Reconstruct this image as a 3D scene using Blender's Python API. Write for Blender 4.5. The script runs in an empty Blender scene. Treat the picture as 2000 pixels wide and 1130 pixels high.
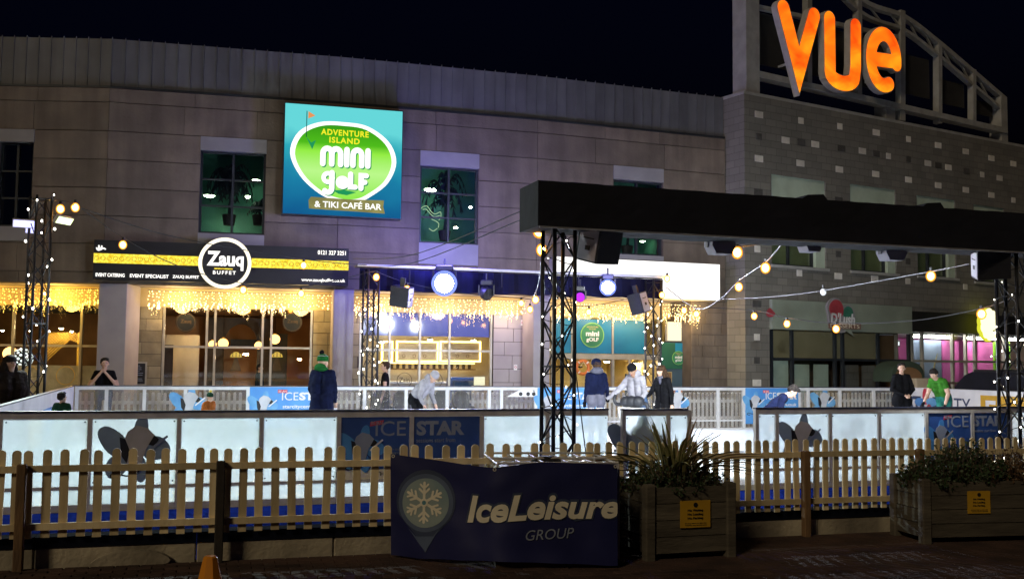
import bpy, math, random
import numpy as np
from mathutils import Vector, Matrix, noise
random.seed(7)
SC = bpy.context.scene
COL = SC.collection
rad = math.radians

# ------------------------------------------------------------------ camera
CAMZ, FPX, PITCH, ROLL = 1.85, 2000.0, math.atan(138.5/2000.0), rad(0.60)
_F = Vector((0, math.cos(PITCH), math.sin(PITCH)))
_R0 = Vector((1, 0, 0)); _U0 = Vector((0, -math.sin(PITCH), math.cos(PITCH)))
_R = _R0*math.cos(ROLL) + _U0*math.sin(ROLL)
_U = _U0*math.cos(ROLL) - _R0*math.sin(ROLL)
CAMP = Vector((0, 0, CAMZ))
cam_data = bpy.data.cameras.new('camera')
cam = bpy.data.objects.new('camera', cam_data); COL.objects.link(cam)
cam_data.sensor_width = 36.0; cam_data.lens = 36.0*FPX/2000.0
cam_data.clip_start = 0.1; cam_data.clip_end = 600
m = Matrix.Identity(4)
for i in range(3):
    m[i][0], m[i][1], m[i][2], m[i][3] = _R[i], _U[i], -_F[i], CAMP[i]
cam.matrix_world = m
SC.camera = cam

# ------------------------------------------------------------------ night sky, one soft sun for the street light behind the camera
world = bpy.data.worlds.new('World'); SC.world = world; world.use_nodes = True
wn = world.node_tree.nodes; wl = world.node_tree.links
for n in list(wn): wn.remove(n)
wo = wn.new('ShaderNodeOutputWorld'); wb = wn.new('ShaderNodeBackground'); ws = wn.new('ShaderNodeTexSky')
ws.sky_type = 'NISHITA'; ws.sun_disc = False
SUN_EL, SUN_AZ = rad(34), rad(212)      # azimuth measured from +Y, clockwise
ws.sun_elevation = rad(-3.0); ws.sun_rotation = SUN_AZ
wt = wn.new('ShaderNodeMix'); wt.data_type = 'RGBA'; wt.blend_type = 'MULTIPLY'; wt.inputs[0].default_value = 1.0; wt.inputs[7].default_value = (0.16, 0.26, 1.0, 1)
wl.new(ws.outputs[0], wt.inputs[6]); wl.new(wt.outputs[2], wb.inputs[0]); wb.inputs[1].default_value = 0.06
wl.new(wb.outputs[0], wo.inputs[0])
sd = bpy.data.lights.new('street_glow', 'SUN'); sd.energy = 0.62; sd.angle = rad(9); sd.color = (1.0, 0.80, 0.52)
so = bpy.data.objects.new('street_glow', sd); COL.objects.link(so)
_sv = Vector((math.sin(SUN_AZ)*math.cos(SUN_EL), math.cos(SUN_AZ)*math.cos(SUN_EL), math.sin(SUN_EL)))
so.rotation_euler = (-_sv).to_track_quat('-Z', 'Y').to_euler()
SC.view_settings.view_transform = 'Standard'; SC.view_settings.look = 'None'
SC.view_settings.exposure = 0.0; SC.view_settings.gamma = 1.0
SC.view_settings.use_curve_mapping = False
SC.render.engine = 'CYCLES'
SC.cycles.use_denoising = True
SC.cycles.max_bounces = 8; SC.cycles.transparent_max_bounces = 16
SC.cycles.sample_clamp_indirect = 3.0
SC.cycles.caustics_reflective = False; SC.cycles.caustics_refractive = False

# ------------------------------------------------------------------ pixel of the 2000 x 1130 photograph -> place in the world
def ray(px, py): return (_F*FPX + _R*(px-1000) + _U*(565-py)).normalized()
def at(px, py, Y):
    d = ray(px, py); return CAMP + d*(Y/d.y)
def at_z(px, py, z):
    d = ray(px, py); return CAMP + d*((z-CAMZ)/d.z)

class Frame:
    """x along a wall, y away from the camera, z up"""
    def __init__(s, o, ang):
        s.o = Vector((o[0], o[1], 0)); s.ang = ang
        s.u = Vector((math.cos(ang), math.sin(ang), 0)); s.v = Vector((-math.sin(ang), math.cos(ang), 0))
    def w(s, x, y, z=0): return s.o + s.u*x + s.v*y + Vector((0, 0, z))
    def px(s, px, py, y=0.0):
        d = ray(px, py); c = CAMP - s.o
        t = (y - c.dot(s.v))/d.dot(s.v); p = c + d*t
        return p.dot(s.u), (CAMP + d*t).z
    def x(s, px, y=0.0, py=650): return s.px(px, py, y)[0]
    def z(s, px, py, y=0.0): return s.px(px, py, y)[1]

RK = Frame((0, 13.9), rad(18))                 # the rink: near barrier y=0, far barrier y=RD
RD, UL, UR = 11.5, -6.48, 15.9
ZB = 8.88
def knot(px, py):
    p = at_z(px, py, ZB); return Vector((p.x, p.y, 0))
KN = [knot(-420, 157), knot(215, 168.5), knot(665, 199.5), knot(1050, 231.5), knot(1416, 268.5)]
SEG = []; SEGL = []
for a, b in zip(KN[:-1], KN[1:]):
    d = b-a; SEG.append(Frame(a, math.atan2(d.y, d.x))); SEGL.append(d.length)
_c = at(1455, 500, 31.0)
RB = Frame((_c.x, _c.y), rad(31))

# ------------------------------------------------------------------ materials
MATS = {}
def _base(name):
    m = bpy.data.materials.new(name); m.use_nodes = True
    nt = m.node_tree
    for n in list(nt.nodes): nt.nodes.remove(n)
    o = nt.nodes.new('ShaderNodeOutputMaterial')
    MATS[name] = m
    return m, nt, o
def pm(name, c, c2=None, scale=4.0, rough=0.7, bump=0.0, metal=0.0, rnd=0.0, detail=5.0, bscale=None, spec=0.5, stretch=None, streak=0.0):
    m, nt, o = _base(name); N = nt.nodes.new; L = nt.links.new
    b = N('ShaderNodeBsdfPrincipled'); L(b.outputs[0], o.inputs[0])
    b.inputs['Roughness'].default_value = rough; b.inputs['Metallic'].default_value = metal
    b.inputs['Specular IOR Level'].default_value = spec
    c2 = c2 or tuple(x*0.72 for x in c)
    g = N('ShaderNodeNewGeometry'); vec = g.outputs['Position']
    if stretch:
        mp = N('ShaderNodeMapping'); mp.inputs['Scale'].default_value = stretch
        L(vec, mp.inputs[0]); vec = mp.outputs[0]
    t = N('ShaderNodeTexNoise'); t.inputs['Scale'].default_value = scale; t.inputs['Detail'].default_value = detail
    L(vec, t.inputs['Vector'])
    r = N('ShaderNodeMapRange'); r.inputs[1].default_value = 0.35; r.inputs[2].default_value = 0.65
    L(t.outputs['Fac'], r.inputs[0])
    mx = N('ShaderNodeMix'); mx.data_type = 'RGBA'
    mx.inputs[6].default_value = (*c, 1); mx.inputs[7].default_value = (*c2, 1)
    L(r.outputs[0], mx.inputs[0]); out = mx.outputs[2]
    if rnd:
        oi = N('ShaderNodeObjectInfo'); h = N('ShaderNodeHueSaturation')
        mr = N('ShaderNodeMapRange'); mr.inputs[3].default_value = 1-rnd; mr.inputs[4].default_value = 1+rnd
        L(oi.outputs['Random'], mr.inputs[0]); L(mr.outputs[0], h.inputs['Value']); L(out, h.inputs['Color']); out = h.outputs[0]
    if streak:                                  # rain streaks and soot running down the face
        sm = N('ShaderNodeMapping'); sm.inputs['Scale'].default_value = (2.6, 2.6, 0.22); L(g.outputs['Position'], sm.inputs[0])
        sn = N('ShaderNodeTexNoise'); sn.inputs['Scale'].default_value = 1.0; sn.inputs['Detail'].default_value = 7; L(sm.outputs[0], sn.inputs['Vector'])
        sr = N('ShaderNodeMapRange'); sr.inputs[1].default_value = 0.38; sr.inputs[2].default_value = 0.66; sr.inputs[3].default_value = 1.0+streak*0.35; sr.inputs[4].default_value = 1.0-streak
        L(sn.outputs['Fac'], sr.inputs[0]); sh = N('ShaderNodeHueSaturation'); L(sr.outputs[0], sh.inputs['Value']); L(out, sh.inputs['Color']); out = sh.outputs[0]
    L(out, b.inputs['Base Color'])
    if bump:
        t2 = N('ShaderNodeTexNoise'); t2.inputs['Scale'].default_value = bscale or scale*6; t2.inputs['Detail'].default_value = 4
        L(vec, t2.inputs['Vector'])
        bp = N('ShaderNodeBump'); bp.inputs['Strength'].default_value = bump; bp.inputs['Distance'].default_value = 0.02
        L(t2.outputs['Fac'], bp.inputs['Height']); L(bp.outputs[0], b.inputs['Normal'])
    return m
def em(name, c, strength=1.0, c2=None, scale=3.0, sample=True):
    m, nt, o = _base(name); N = nt.nodes.new; L = nt.links.new
    e = N('ShaderNodeEmission'); e.inputs[0].default_value = (*c, 1); e.inputs[1].default_value = strength
    if c2:
        g = N('ShaderNodeNewGeometry'); t = N('ShaderNodeTexNoise'); t.inputs['Scale'].default_value = scale
        L(g.outputs['Position'], t.inputs['Vector'])
        r = N('ShaderNodeMapRange'); r.inputs[1].default_value = 0.36; r.inputs[2].default_value = 0.64; L(t.outputs['Fac'], r.inputs[0])
        mx = N('ShaderNodeMix'); mx.data_type = 'RGBA'
        mx.inputs[6].default_value = (*c, 1); mx.inputs[7].default_value = (*c2, 1)
        L(r.outputs[0], mx.inputs[0]); L(mx.outputs[2], e.inputs[0])
    L(e.outputs[0], o.inputs[0])
    if not sample: m.cycles.emission_sampling = 'NONE'
    return m
def glass(name, tint=(1, 1, 1), refl=0.06, frost=0.0, frostc=(0.8, 0.85, 0.85), fscale=1.5, f0=0.35, f1=0.75):
    """clear sheet: straight-through light, a little mirror, and a milky share that glows with what lights it"""
    m, nt, o = _base(name); N = nt.nodes.new; L = nt.links.new
    tr = N('ShaderNodeBsdfTransparent'); tr.inputs[0].default_value = (*tint, 1)
    gl = N('ShaderNodeBsdfGlossy'); gl.inputs['Roughness'].default_value = 0.04; gl.inputs[0].default_value = (0.9, 0.9, 0.9, 1)
    mx = N('ShaderNodeMixShader'); mx.inputs[0].default_value = refl
    L(tr.outputs[0], mx.inputs[1]); L(gl.outputs[0], mx.inputs[2]); out = mx.outputs[0]
    if frost:
        tl = N('ShaderNodeBsdfTranslucent'); tl.inputs[0].default_value = (*frostc, 1)
        df = N('ShaderNodeBsdfDiffuse'); df.inputs[0].default_value = (*frostc, 1)
        m1 = N('ShaderNodeMixShader'); m1.inputs[0].default_value = 0.25; L(tl.outputs[0], m1.inputs[1]); L(df.outputs[0], m1.inputs[2])
        g = N('ShaderNodeNewGeometry'); t = N('ShaderNodeTexNoise'); t.inputs['Scale'].default_value = fscale; t.inputs['Detail'].default_value = 6
        L(g.outputs['Position'], t.inputs['Vector'])
        r = N('ShaderNodeMapRange'); r.inputs[1].default_value = f0; r.inputs[2].default_value = f1
        r.inputs[3].default_value = frost*0.74; r.inputs[4].default_value = min(1, frost*1.3)
        L(t.outputs['Fac'], r.inputs[0])
        m2 = N('ShaderNodeMixShader'); L(r.outputs[0], m2.inputs[0]); L(out, m2.inputs[1]); L(m1.outputs[0], m2.inputs[2]); out = m2.outputs[0]
    L(out, o.inputs[0])
    return m
def brickmat(name, c1, c2, mortar, bw, bh, fr, bump=0.4, rough=0.85):
    """fine masonry relief on a wall too far off to pick its blocks apart; coordinates run along the wall (object x, z)"""
    m, nt, o = _base(name); N = nt.nodes.new; L = nt.links.new
    b = N('ShaderNodeBsdfPrincipled'); L(b.outputs[0], o.inputs[0]); b.inputs['Roughness'].default_value = rough
    tc = N('ShaderNodeTexCoord'); sp = N('ShaderNodeSeparateXYZ'); cb = N('ShaderNodeCombineXYZ'); ad = N('ShaderNodeMath')
    L(tc.outputs['Object'], sp.inputs[0]); L(sp.outputs[0], ad.inputs[0]); L(sp.outputs[1], ad.inputs[1])
    L(ad.outputs[0], cb.inputs[0]); L(sp.outputs[2], cb.inputs[1])
    t = N('ShaderNodeTexBrick'); L(cb.outputs[0], t.inputs['Vector'])
    t.inputs['Color1'].default_value = (*c1, 1); t.inputs['Color2'].default_value = (*c2, 1); t.inputs['Mortar'].default_value = (*mortar, 1)
    t.inputs['Scale'].default_value = 1.0; t.inputs['Brick Width'].default_value = bw; t.inputs['Row Height'].default_value = bh
    t.inputs['Mortar Size'].default_value = 0.009; t.inputs['Bias'].default_value = 0.0
    n = N('ShaderNodeTexNoise'); n.inputs['Scale'].default_value = 0.8; n.inputs['Detail'].default_value = 6; L(cb.outputs[0], n.inputs['Vector'])
    r = N('ShaderNodeMapRange'); r.inputs[3].default_value = 0.7; r.inputs[4].default_value = 1.2; L(n.outputs['Fac'], r.inputs[0])
    h = N('ShaderNodeHueSaturation'); L(r.outputs[0], h.inputs['Value']); L(t.outputs[0], h.inputs['Color']); L(h.outputs[0], b.inputs['Base Color'])
    bp = N('ShaderNodeBump'); bp.inputs['Strength'].default_value = bump; bp.inputs['Distance'].default_value = 0.015; bp.invert = True
    L(t.outputs['Fac'], bp.inputs['Height']); L(bp.outputs[0], b.inputs['Normal'])
    return m

# ------------------------------------------------------------------ mesh building
class MB:
    def __init__(s): s.v = []; s.f = []; s.mi = []
    def add(s, vs, fs, mi=0):
        b = len(s.v); s.v += [tuple(p) for p in vs]
        for f in fs: s.f.append(tuple(i+b for i in f)); s.mi.append(mi)
        return s
    def box(s, x0, x1, y0, y1, z0, z1, mi=0):
        vs = [(x0,y0,z0),(x1,y0,z0),(x1,y1,z0),(x0,y1,z0),(x0,y0,z1),(x1,y0,z1),(x1,y1,z1),(x0,y1,z1)]
        return s.add(vs, [(0,3,2,1),(4,5,6,7),(0,1,5,4),(1,2,6,5),(2,3,7,6),(3,0,4,7)], mi)
    def cbox(s, x0, x1, y0, y1, z0, z1, c=0.01, mi=0):
        """box with its four upright edges and top edges chamfered"""
        def ring(i, z): return [(x0+i+c,y0+i,z),(x1-i-c,y0+i,z),(x1-i,y0+i+c,z),(x1-i,y1-i-c,z),(x1-i-c,y1-i,z),(x0+i+c,y1-i,z),(x0+i,y1-i-c,z),(x0+i,y0+i+c,z)]
        vs = ring(0,z0)+ring(0,z1-c)+ring(c*0.7,z1)
        fs = [tuple(range(7,-1,-1)), tuple(range(16,24))]
        for k in (0, 8):
            for i in range(8): j = (i+1) % 8; fs.append((k+i,k+j,k+8+j,k+8+i))
        return s.add(vs, fs, mi)
    def prism(s, pts, y0, y1, mi=0):
        """outline in x,z (anticlockwise seen from the front) pushed from y0 (front) to y1"""
        n = len(pts)
        a = sum(pts[i][0]*pts[(i+1)%n][1]-pts[(i+1)%n][0]*pts[i][1] for i in range(n))
        if a < 0: pts = pts[::-1]
        vs = [(p[0],y0,p[1]) for p in pts]+[(p[0],y1,p[1]) for p in pts]
        fs = [tuple(range(n)), tuple(range(2*n-1,n-1,-1))]
        for i in range(n): j = (i+1) % n; fs.append((j,i,n+i,n+j))
        return s.add(vs, fs, mi)
    def tube(s, pts, r, n=8, mi=0, cap=True):
        pts = [Vector(p) for p in pts]; k = len(pts)
        rs = r if isinstance(r, (list, tuple)) else [r]*k
        vs = []; prev = None
        for i, p in enumerate(pts):
            t = (pts[min(i+1,k-1)]-pts[max(i-1,0)]).normalized()
            if prev is None:
                a = Vector((0,0,1)) if abs(t.z) < 0.9 else Vector((1,0,0))
                nx = t.cross(a).normalized()
            else:
                nx = (prev - t*prev.dot(t)).normalized()
            prev = nx; ny = t.cross(nx)
            for q in range(n):
                w = 2*math.pi*q/n; vs.append(p + nx*(rs[i]*math.cos(w)) + ny*(rs[i]*math.sin(w)))
        fs = []
        for i in range(k-1):
            for q in range(n):
                j = (q+1) % n; fs.append((i*n+q, i*n+j, (i+1)*n+j, (i+1)*n+q))
        if cap: fs += [tuple(range(n-1,-1,-1)), tuple(range((k-1)*n, k*n))]
        return s.add(vs, fs, mi)
    def ell(s, c, r, seg=12, rings=8, R=None, mi=0):
        c = Vector(c); vs = []; fs = []
        for i in range(rings+1):
            th = math.pi*i/rings
            for j in range(seg):
                ph = 2*math.pi*j/seg
                p = Vector((r[0]*math.sin(th)*math.cos(ph), r[1]*math.sin(th)*math.sin(ph), r[2]*math.cos(th)))
                if R is not None: p = R @ p
                vs.append(c+p)
        for i in range(rings):
            for j in range(seg):
                k = (j+1) % seg
                if i == 0: fs.append((j, seg+j, seg+k))
                elif i == rings-1: fs.append((i*seg+j, (i+1)*seg+j, i*seg+k))
                else: fs.append((i*seg+j, (i+1)*seg+j, (i+1)*seg+k, i*seg+k))
        return s.add(vs, fs, mi)
    def lathe(s, prof, n=16, c=(0,0,0), mi=0):
        vs = []; fs = []
        for r, z in prof:
            for q in range(n):
                w = 2*math.pi*q/n; vs.append((c[0]+r*math.cos(w), c[1]+r*math.sin(w), c[2]+z))
        for i in range(len(prof)-1):
            for q in range(n):
                j = (q+1) % n; fs.append((i*n+q, i*n+j, (i+1)*n+j, (i+1)*n+q))
        fs += [tuple(range(n-1,-1,-1)), tuple(range((len(prof)-1)*n, len(prof)*n))]
        return s.add(vs, fs, mi)
    def disc(s, cx, cz, r, y0, y1, n=28, mi=0, rz=None):
        return s.prism([(cx+r*math.cos(2*math.pi*i/n), cz+(rz or r)*math.sin(2*math.pi*i/n)) for i in range(n)], y0, y1, mi)
    def ring(s, cx, cz, r0, r1, y0, y1, n=40, mi=0, sx=1.0):
        vs = []; fs = []
        for y in (y0, y1):
            for r in (r0, r1):
                for i in range(n):
                    w = 2*math.pi*i/n; vs.append((cx+sx*r*math.cos(w), y, cz+r*math.sin(w)))
        for i in range(n):
            j = (i+1) % n
            fs += [(i,n+i,n+j,j)[::-1], (2*n+i,2*n+j,3*n+j,3*n+i)[::-1], (n+i,3*n+i,3*n+j,n+j)[::-1], (i,j,2*n+j,2*n+i)[::-1]]
        return s.add(vs, fs, mi)
    def mesh(s, name):
        me = bpy.data.meshes.new(name); me.from_pydata(s.v, [], s.f); me.update(); return me
    def build(s, name, mats, parent=None, loc=(0,0,0), rz=0.0, smooth=False, rot=None, flat_ok=True):
        me = s.mesh(name)
        if not isinstance(mats, (list, tuple)): mats = [mats]
        for q in mats: me.materials.append(MATS[q] if isinstance(q, str) else q)
        if len(mats) > 1: me.polygons.foreach_set('material_index', s.mi)
        if smooth: me.polygons.foreach_set('use_smooth', [True]*len(me.polygons))
        return link(name, me, parent, loc, rz, rot)
def link(name, me, parent=None, loc=(0,0,0), rz=0.0, rot=None):
    o = bpy.data.objects.new(name, me); COL.objects.link(o); o.parent = parent
    o.location = loc; o.rotation_euler = rot if rot is not None else (0, 0, rz)
    return o
def tag(o, label=None, cat=None, group=None, kind=None):
    if label: o['label'] = label
    if cat: o['category'] = cat
    if group: o['group'] = group
    if kind: o['kind'] = kind
    return o
def T(name, label, cat, loc=(0,0,0), rz=0.0, group=None, rot=None):
    o = link(name, None, None, loc, rz, rot); o.empty_display_size = 0.1
    return tag(o, label, cat, group)
def TF(name, label, cat, fr, x=0, y=0, z=0, group=None):
    return T(name, label, cat, fr.w(x, y, z), fr.ang, group)
def dup(root, loc, rz=None, label=None):
    r = root.copy(); COL.objects.link(r); r.location = loc
    if rz is not None: r.rotation_euler = (0, 0, rz)
    if label: r['label'] = label
    for ch in list(root.children):
        c = ch.copy(); COL.objects.link(c); c.parent = r
        for g in list(ch.children):
            d = g.copy(); COL.objects.link(d); d.parent = c
    return r

def stroke(path, w, cap=6):
    """outline of a thick line with round ends: one polygon"""
    P = [Vector((p[0], p[1])) for p in path]; P = [p for i, p in enumerate(P) if i == 0 or (p-P[i-1]).length > 1e-5]; n = len(P); hw = w/2
    Lf = []; Rt = []
    for i in range(n):
        if i == 0: t = (P[1]-P[0]).normalized(); m_ = Vector((-t.y, t.x)); k = 1
        elif i == n-1: t = (P[-1]-P[-2]).normalized(); m_ = Vector((-t.y, t.x)); k = 1
        else:
            t0 = (P[i]-P[i-1]).normalized(); t1 = (P[i+1]-P[i]).normalized()
            n0 = Vector((-t0.y, t0.x)); n1 = Vector((-t1.y, t1.x)); m_ = (n0+n1)
            m_ = m_.normalized() if m_.length > 1e-6 else n0
            k = 1/max(0.3, m_.dot(n0))
        Lf.append(P[i]+m_*hw*k); Rt.append(P[i]-m_*hw*k)
    def arc(c, a0):
        return [c+Vector((math.cos(a0-math.pi*j/cap), math.sin(a0-math.pi*j/cap)))*hw for j in range(1, cap)]
    te = P[-1]-P[-2]; ts = P[0]-P[1]
    out = Lf + arc(P[-1], math.atan2(te.y, te.x)+math.pi/2) + Rt[::-1] + arc(P[0], math.atan2(ts.y, ts.x)+math.pi/2)
    return [(p.x, p.y) for p in out]
def spline(pts, sub=6):
    """Catmull-Rom through points (any dimension), open"""
    P = [np.array(p, float) for p in pts]; out = []
    for i in range(len(P)-1):
        p0 = P[max(i-1,0)]; p1 = P[i]; p2 = P[i+1]; p3 = P[min(i+2,len(P)-1)]
        for k in range(sub):
            t = k/sub; out.append(0.5*((2*p1)+(-p0+p2)*t+(2*p0-5*p1+4*p2-p3)*t*t+(-p0+3*p1-3*p2+p3)*t**3))
    out.append(P[-1]); return [tuple(p) for p in out]
def closed(pts, sub=5):
    n = len(pts); P = [np.array(p, float) for p in pts]; out = []
    for i in range(n):
        p0, p1, p2, p3 = P[i-1], P[i], P[(i+1)%n], P[(i+2)%n]
        for k in range(sub):
            t = k/sub; out.append(0.5*((2*p1)+(-p0+p2)*t+(2*p0-5*p1+4*p2-p3)*t*t+(-p0+3*p1-3*p2+p3)*t**3))
    return [tuple(p) for p in out]

TXT = {}
def text(name, body, mat, parent, x0, x1, z0, z1, y, depth=0.004, bold=0.0, shear=0.0, space=1.0, rows=None, res=3):
    """lettering standing in the x,z plane, fitted to the box x0..x1, z0..z1, its face at y"""
    key = (body, bold, shear, space, res)
    if key not in TXT:
        cu = bpy.data.curves.new('lettering', 'FONT'); cu.body = body; cu.align_x = 'LEFT'; cu.size = 1.0
        cu.offset = bold; cu.shear = shear; cu.space_character = space; cu.resolution_u = res; cu.extrude = 0.5
        ob = bpy.data.objects.new('lettering', cu); COL.objects.link(ob)
        bpy.context.view_layer.update()
        me = bpy.data.meshes.new_from_object(ob.evaluated_get(bpy.context.evaluated_depsgraph_get()))
        bpy.data.objects.remove(ob)
        co = np.empty(len(me.vertices)*3); me.vertices.foreach_get('co', co); co = co.reshape(-1, 3)
        lo = co.min(0); hi = co.max(0); co = (co-lo)/(hi-lo)
        TXT[key] = (me, co)
    src, co = TXT[key]; me = src.copy(); me.name = name; me.materials.clear()
    v = np.empty_like(co); v[:,0] = x0+co[:,0]*(x1-x0); v[:,2] = z0+co[:,1]*(z1-z0); v[:,1] = y+(1-co[:,2])*depth
    me.vertices.foreach_set('co', v.ravel()); me.update()
    me.materials.append(MATS[mat]); me.polygons.foreach_set('material_index', [0]*len(me.polygons))
    return link(name, me, parent)
# ------------------------------------------------------------------ the palette
pm('asphalt', (0.045,0.043,0.042), (0.025,0.024,0.024), 3, 0.8, 0.3)
pm('paver', (0.085,0.050,0.040), (0.045,0.030,0.027), 2.5, 0.85, 0.5, rnd=0.35, bscale=60, spec=0.25)
pm('paver_joint', (0.022,0.020,0.018), None, 6, 0.95)
pm('paving_far', (0.16,0.15,0.14), (0.10,0.095,0.09), 1.2, 0.8, 0.2)
pm('carpet', (0.022,0.055,0.44), (0.016,0.042,0.36), 9, 1.0, 0.4, bscale=150, spec=0.0)
pm('concrete', (0.50,0.44,0.33), (0.30,0.26,0.20), 2.2, 0.9, 0.5, rnd=0.12, bscale=25, streak=0.4)
pm('black_trim', (0.008,0.010,0.020), None, 4, 1.0, spec=0.03)
pm('picket', (0.86,0.72,0.45), (0.66,0.53,0.31), 7, 0.75, 0.25, rnd=0.24, stretch=(1,1,0.25), bscale=40)
pm('picket_post', (0.22,0.13,0.06), (0.11,0.065,0.035), 9, 0.8, 0.4, rnd=0.2, stretch=(1,1,0.2))
pm('picket_dark', (0.040,0.033,0.028), None, 8, 0.8, 0.3)
pm('picket_white', (0.72,0.70,0.66), (0.55,0.53,0.50), 5, 0.7, rnd=0.1)
pm('planter_wood', (0.125,0.108,0.080), (0.07,0.06,0.046), 6, 0.97, 0.5, rnd=0.2, stretch=(0.3,0.3,1.5), bscale=30)
pm('soil', (0.03,0.022,0.016), None, 12, 1.0, 0.6)
pm('sign_yellow', (0.62,0.36,0.02), (0.50,0.28,0.02), 4, 0.55)
pm('ink', (0.015,0.013,0.012), None, 5, 0.6)
pm('ice', (0.84,0.90,0.92), (0.76,0.83,0.87), 0.9, 0.22, 0.12, bscale=9)
pm('alu', (0.62,0.59,0.56), (0.48,0.46,0.44), 6, 0.55, 0.1)
pm('alu_white', (0.70,0.71,0.74), (0.58,0.59,0.62), 5, 0.45)
pm('hoarding_white', (0.78,0.79,0.82), (0.66,0.67,0.71), 2, 0.55)
pm('barrier_cap', (0.035,0.04,0.07), None, 6, 0.5)
glass('acrylic', (0.97,0.99,1.0), 0.03, frost=0.66, frostc=(0.90,1.0,0.99), fscale=1.4)
glass('acrylic_clear', (0.97,0.98,1.0), 0.05, frost=0.10, frostc=(0.8,0.86,0.9), fscale=2.5)
glass('shop_glass', (0.94,0.96,0.96), 0.07)
glass('frost_glass', (0.9,0.9,0.85), 0.05, frost=0.6, frostc=(0.75,0.72,0.62), fscale=3)
glass('tint_glass', (0.66,0.74,0.74), 0.08)
pm('banner_blue', (0.035,0.10,0.36), (0.022,0.07,0.27), 2.2, 0.5)
pm('banner_lightblue', (0.10,0.34,0.72), (0.06,0.24,0.60), 1.2, 0.5)
pm('banner_navy', (0.014,0.018,0.105), (0.010,0.013,0.078), 1.6, 0.6, 0.15, bscale=5)
pm('print_white', (0.78,0.78,0.80), (0.70,0.70,0.74), 3, 0.55)
pm('print_cream', (0.88,0.82,0.66), (0.76,0.71,0.58), 3, 0.55)
pm('print_pale', (0.30,0.34,0.44), (0.24,0.28,0.38), 3, 0.55)
pm('print_teal', (0.12,0.30,0.36), (0.08,0.22,0.27), 3, 0.5)
pm('print_halo', (0.05,0.07,0.14), None, 3, 0.55)
pm('print_red', (0.62,0.05,0.08), (0.50,0.03,0.06), 3, 0.5)
pm('print_blue', (0.10,0.28,0.62), (0.06,0.18,0.45), 2, 0.5)
pm('star_blue', (0.16,0.42,0.72), (0.08,0.26,0.55), 3, 0.45)
pm('star_back', (0.28,0.38,0.50), (0.20,0.28,0.38), 3, 0.6)
pm('boot_white', (0.55,0.57,0.62), (0.44,0.46,0.52), 4, 0.5)
pm('boot_back', (0.52,0.49,0.48), (0.42,0.40,0.39), 4, 0.6)
pm('near_black', (0.012,0.012,0.016), None, 4, 0.6)
pm('truss_metal', (0.045,0.047,0.055), (0.03,0.03,0.036), 9, 0.38, 0.1, metal=0.6)
pm('cloth_black', (0.008,0.009,0.020), (0.005,0.006,0.013), 2, 0.95, 0.5, bscale=4)
pm('cloth_edge', (0.30,0.30,0.33), None, 4, 0.8)
pm('speaker_black', (0.016,0.017,0.024), None, 6, 0.6, 0.1)
pm('speaker_side', (0.42,0.40,0.48), (0.34,0.32,0.40), 3, 0.55)
pm('grille', (0.020,0.022,0.032), None, 40, 0.5, 0.6, metal=0.3, bscale=200)
pm('lamp_body', (0.02,0.02,0.026), None, 5, 0.45)
pm('cable_black', (0.012,0.012,0.013), None, 5, 0.6)
pm('cable_pale', (0.12,0.12,0.14), None, 5, 0.6)
# building
pm('stone_panel', (0.190,0.150,0.120), (0.140,0.111,0.090), 1.6, 0.85, 0.35, rnd=0.12, bscale=14, streak=0.24)
pm('stone_joint', (0.10,0.077,0.063), None, 3, 0.95)
pm('stone_block', (0.36,0.31,0.20), (0.25,0.21,0.14), 2.6, 0.88, 0.35, rnd=0.22, bscale=18)
pm('seam_metal', (0.135,0.135,0.148), (0.11,0.11,0.122), 1.4, 0.6, rnd=0.10, streak=0.22)
pm('lintel', (0.30,0.285,0.30), (0.25,0.24,0.26), 2, 0.7)
pm('render_lilac', (0.40,0.37,0.40), (0.34,0.31,0.345), 1.5, 0.8)
pm('soffit', (0.62,0.50,0.28), (0.55,0.43,0.23), 2, 0.8)
pm('win_frame', (0.025,0.030,0.038), None, 4, 0.45)
pm('mullion', (0.46,0.43,0.38), (0.36,0.34,0.30), 4, 0.4, metal=0.3)
brickmat('block_wall', (0.215,0.203,0.182), (0.165,0.156,0.142), (0.115,0.109,0.10), 0.45, 0.225, 0.5)
pm('block_pale', (0.80,0.77,0.72), (0.66,0.63,0.60), 5, 0.85, rnd=0.15)
pm('block_dark', (0.085,0.08,0.078), None, 5, 0.85, rnd=0.2)
pm('vue_steel', (0.42,0.42,0.42), (0.32,0.32,0.32), 3, 0.55)
pm('vue_back', (0.030,0.028,0.028), None, 2, 0.7)
pm('letter_return', (0.55,0.53,0.52), (0.45,0.43,0.42), 4, 0.5)
pm('reveal_green', (0.52,0.62,0.52), (0.43,0.52,0.43), 2, 0.7)
pm('blind_green', (0.20,0.24,0.11), (0.15,0.18,0.085), 1.2, 0.8)
# rooms
pm('room_brown', (0.24,0.13,0.06), (0.17,0.09,0.04), 1.5, 0.8)
pm('room_orange', (0.46,0.22,0.08), (0.38,0.17,0.06), 1.5, 0.7)
pm('room_cream', (0.60,0.50,0.38), (0.50,0.41,0.31), 1.5, 0.7)
pm('room_dark', (0.045,0.040,0.035), None, 2, 0.8)
pm('room_teal', (0.07,0.25,0.18), (0.045,0.17,0.14), 0.9, 0.8)
pm('room_yellow', (0.66,0.52,0.20), (0.58,0.45,0.17), 1.2, 0.7)
pm('room_floor', (0.16,0.12,0.09), None, 2, 0.4)
pm('room_pink', (0.72,0.16,0.48), (0.62,0.12,0.42), 2, 0.6)
pm('room_lime', (0.28,0.66,0.04), (0.22,0.55,0.03), 2, 0.6)
pm('room_bluegrey', (0.20,0.26,0.36), (0.14,0.18,0.27), 1.4, 0.6)
pm('lattice_gold', (0.62,0.40,0.06), (0.52,0.32,0.05), 4, 0.45)
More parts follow.
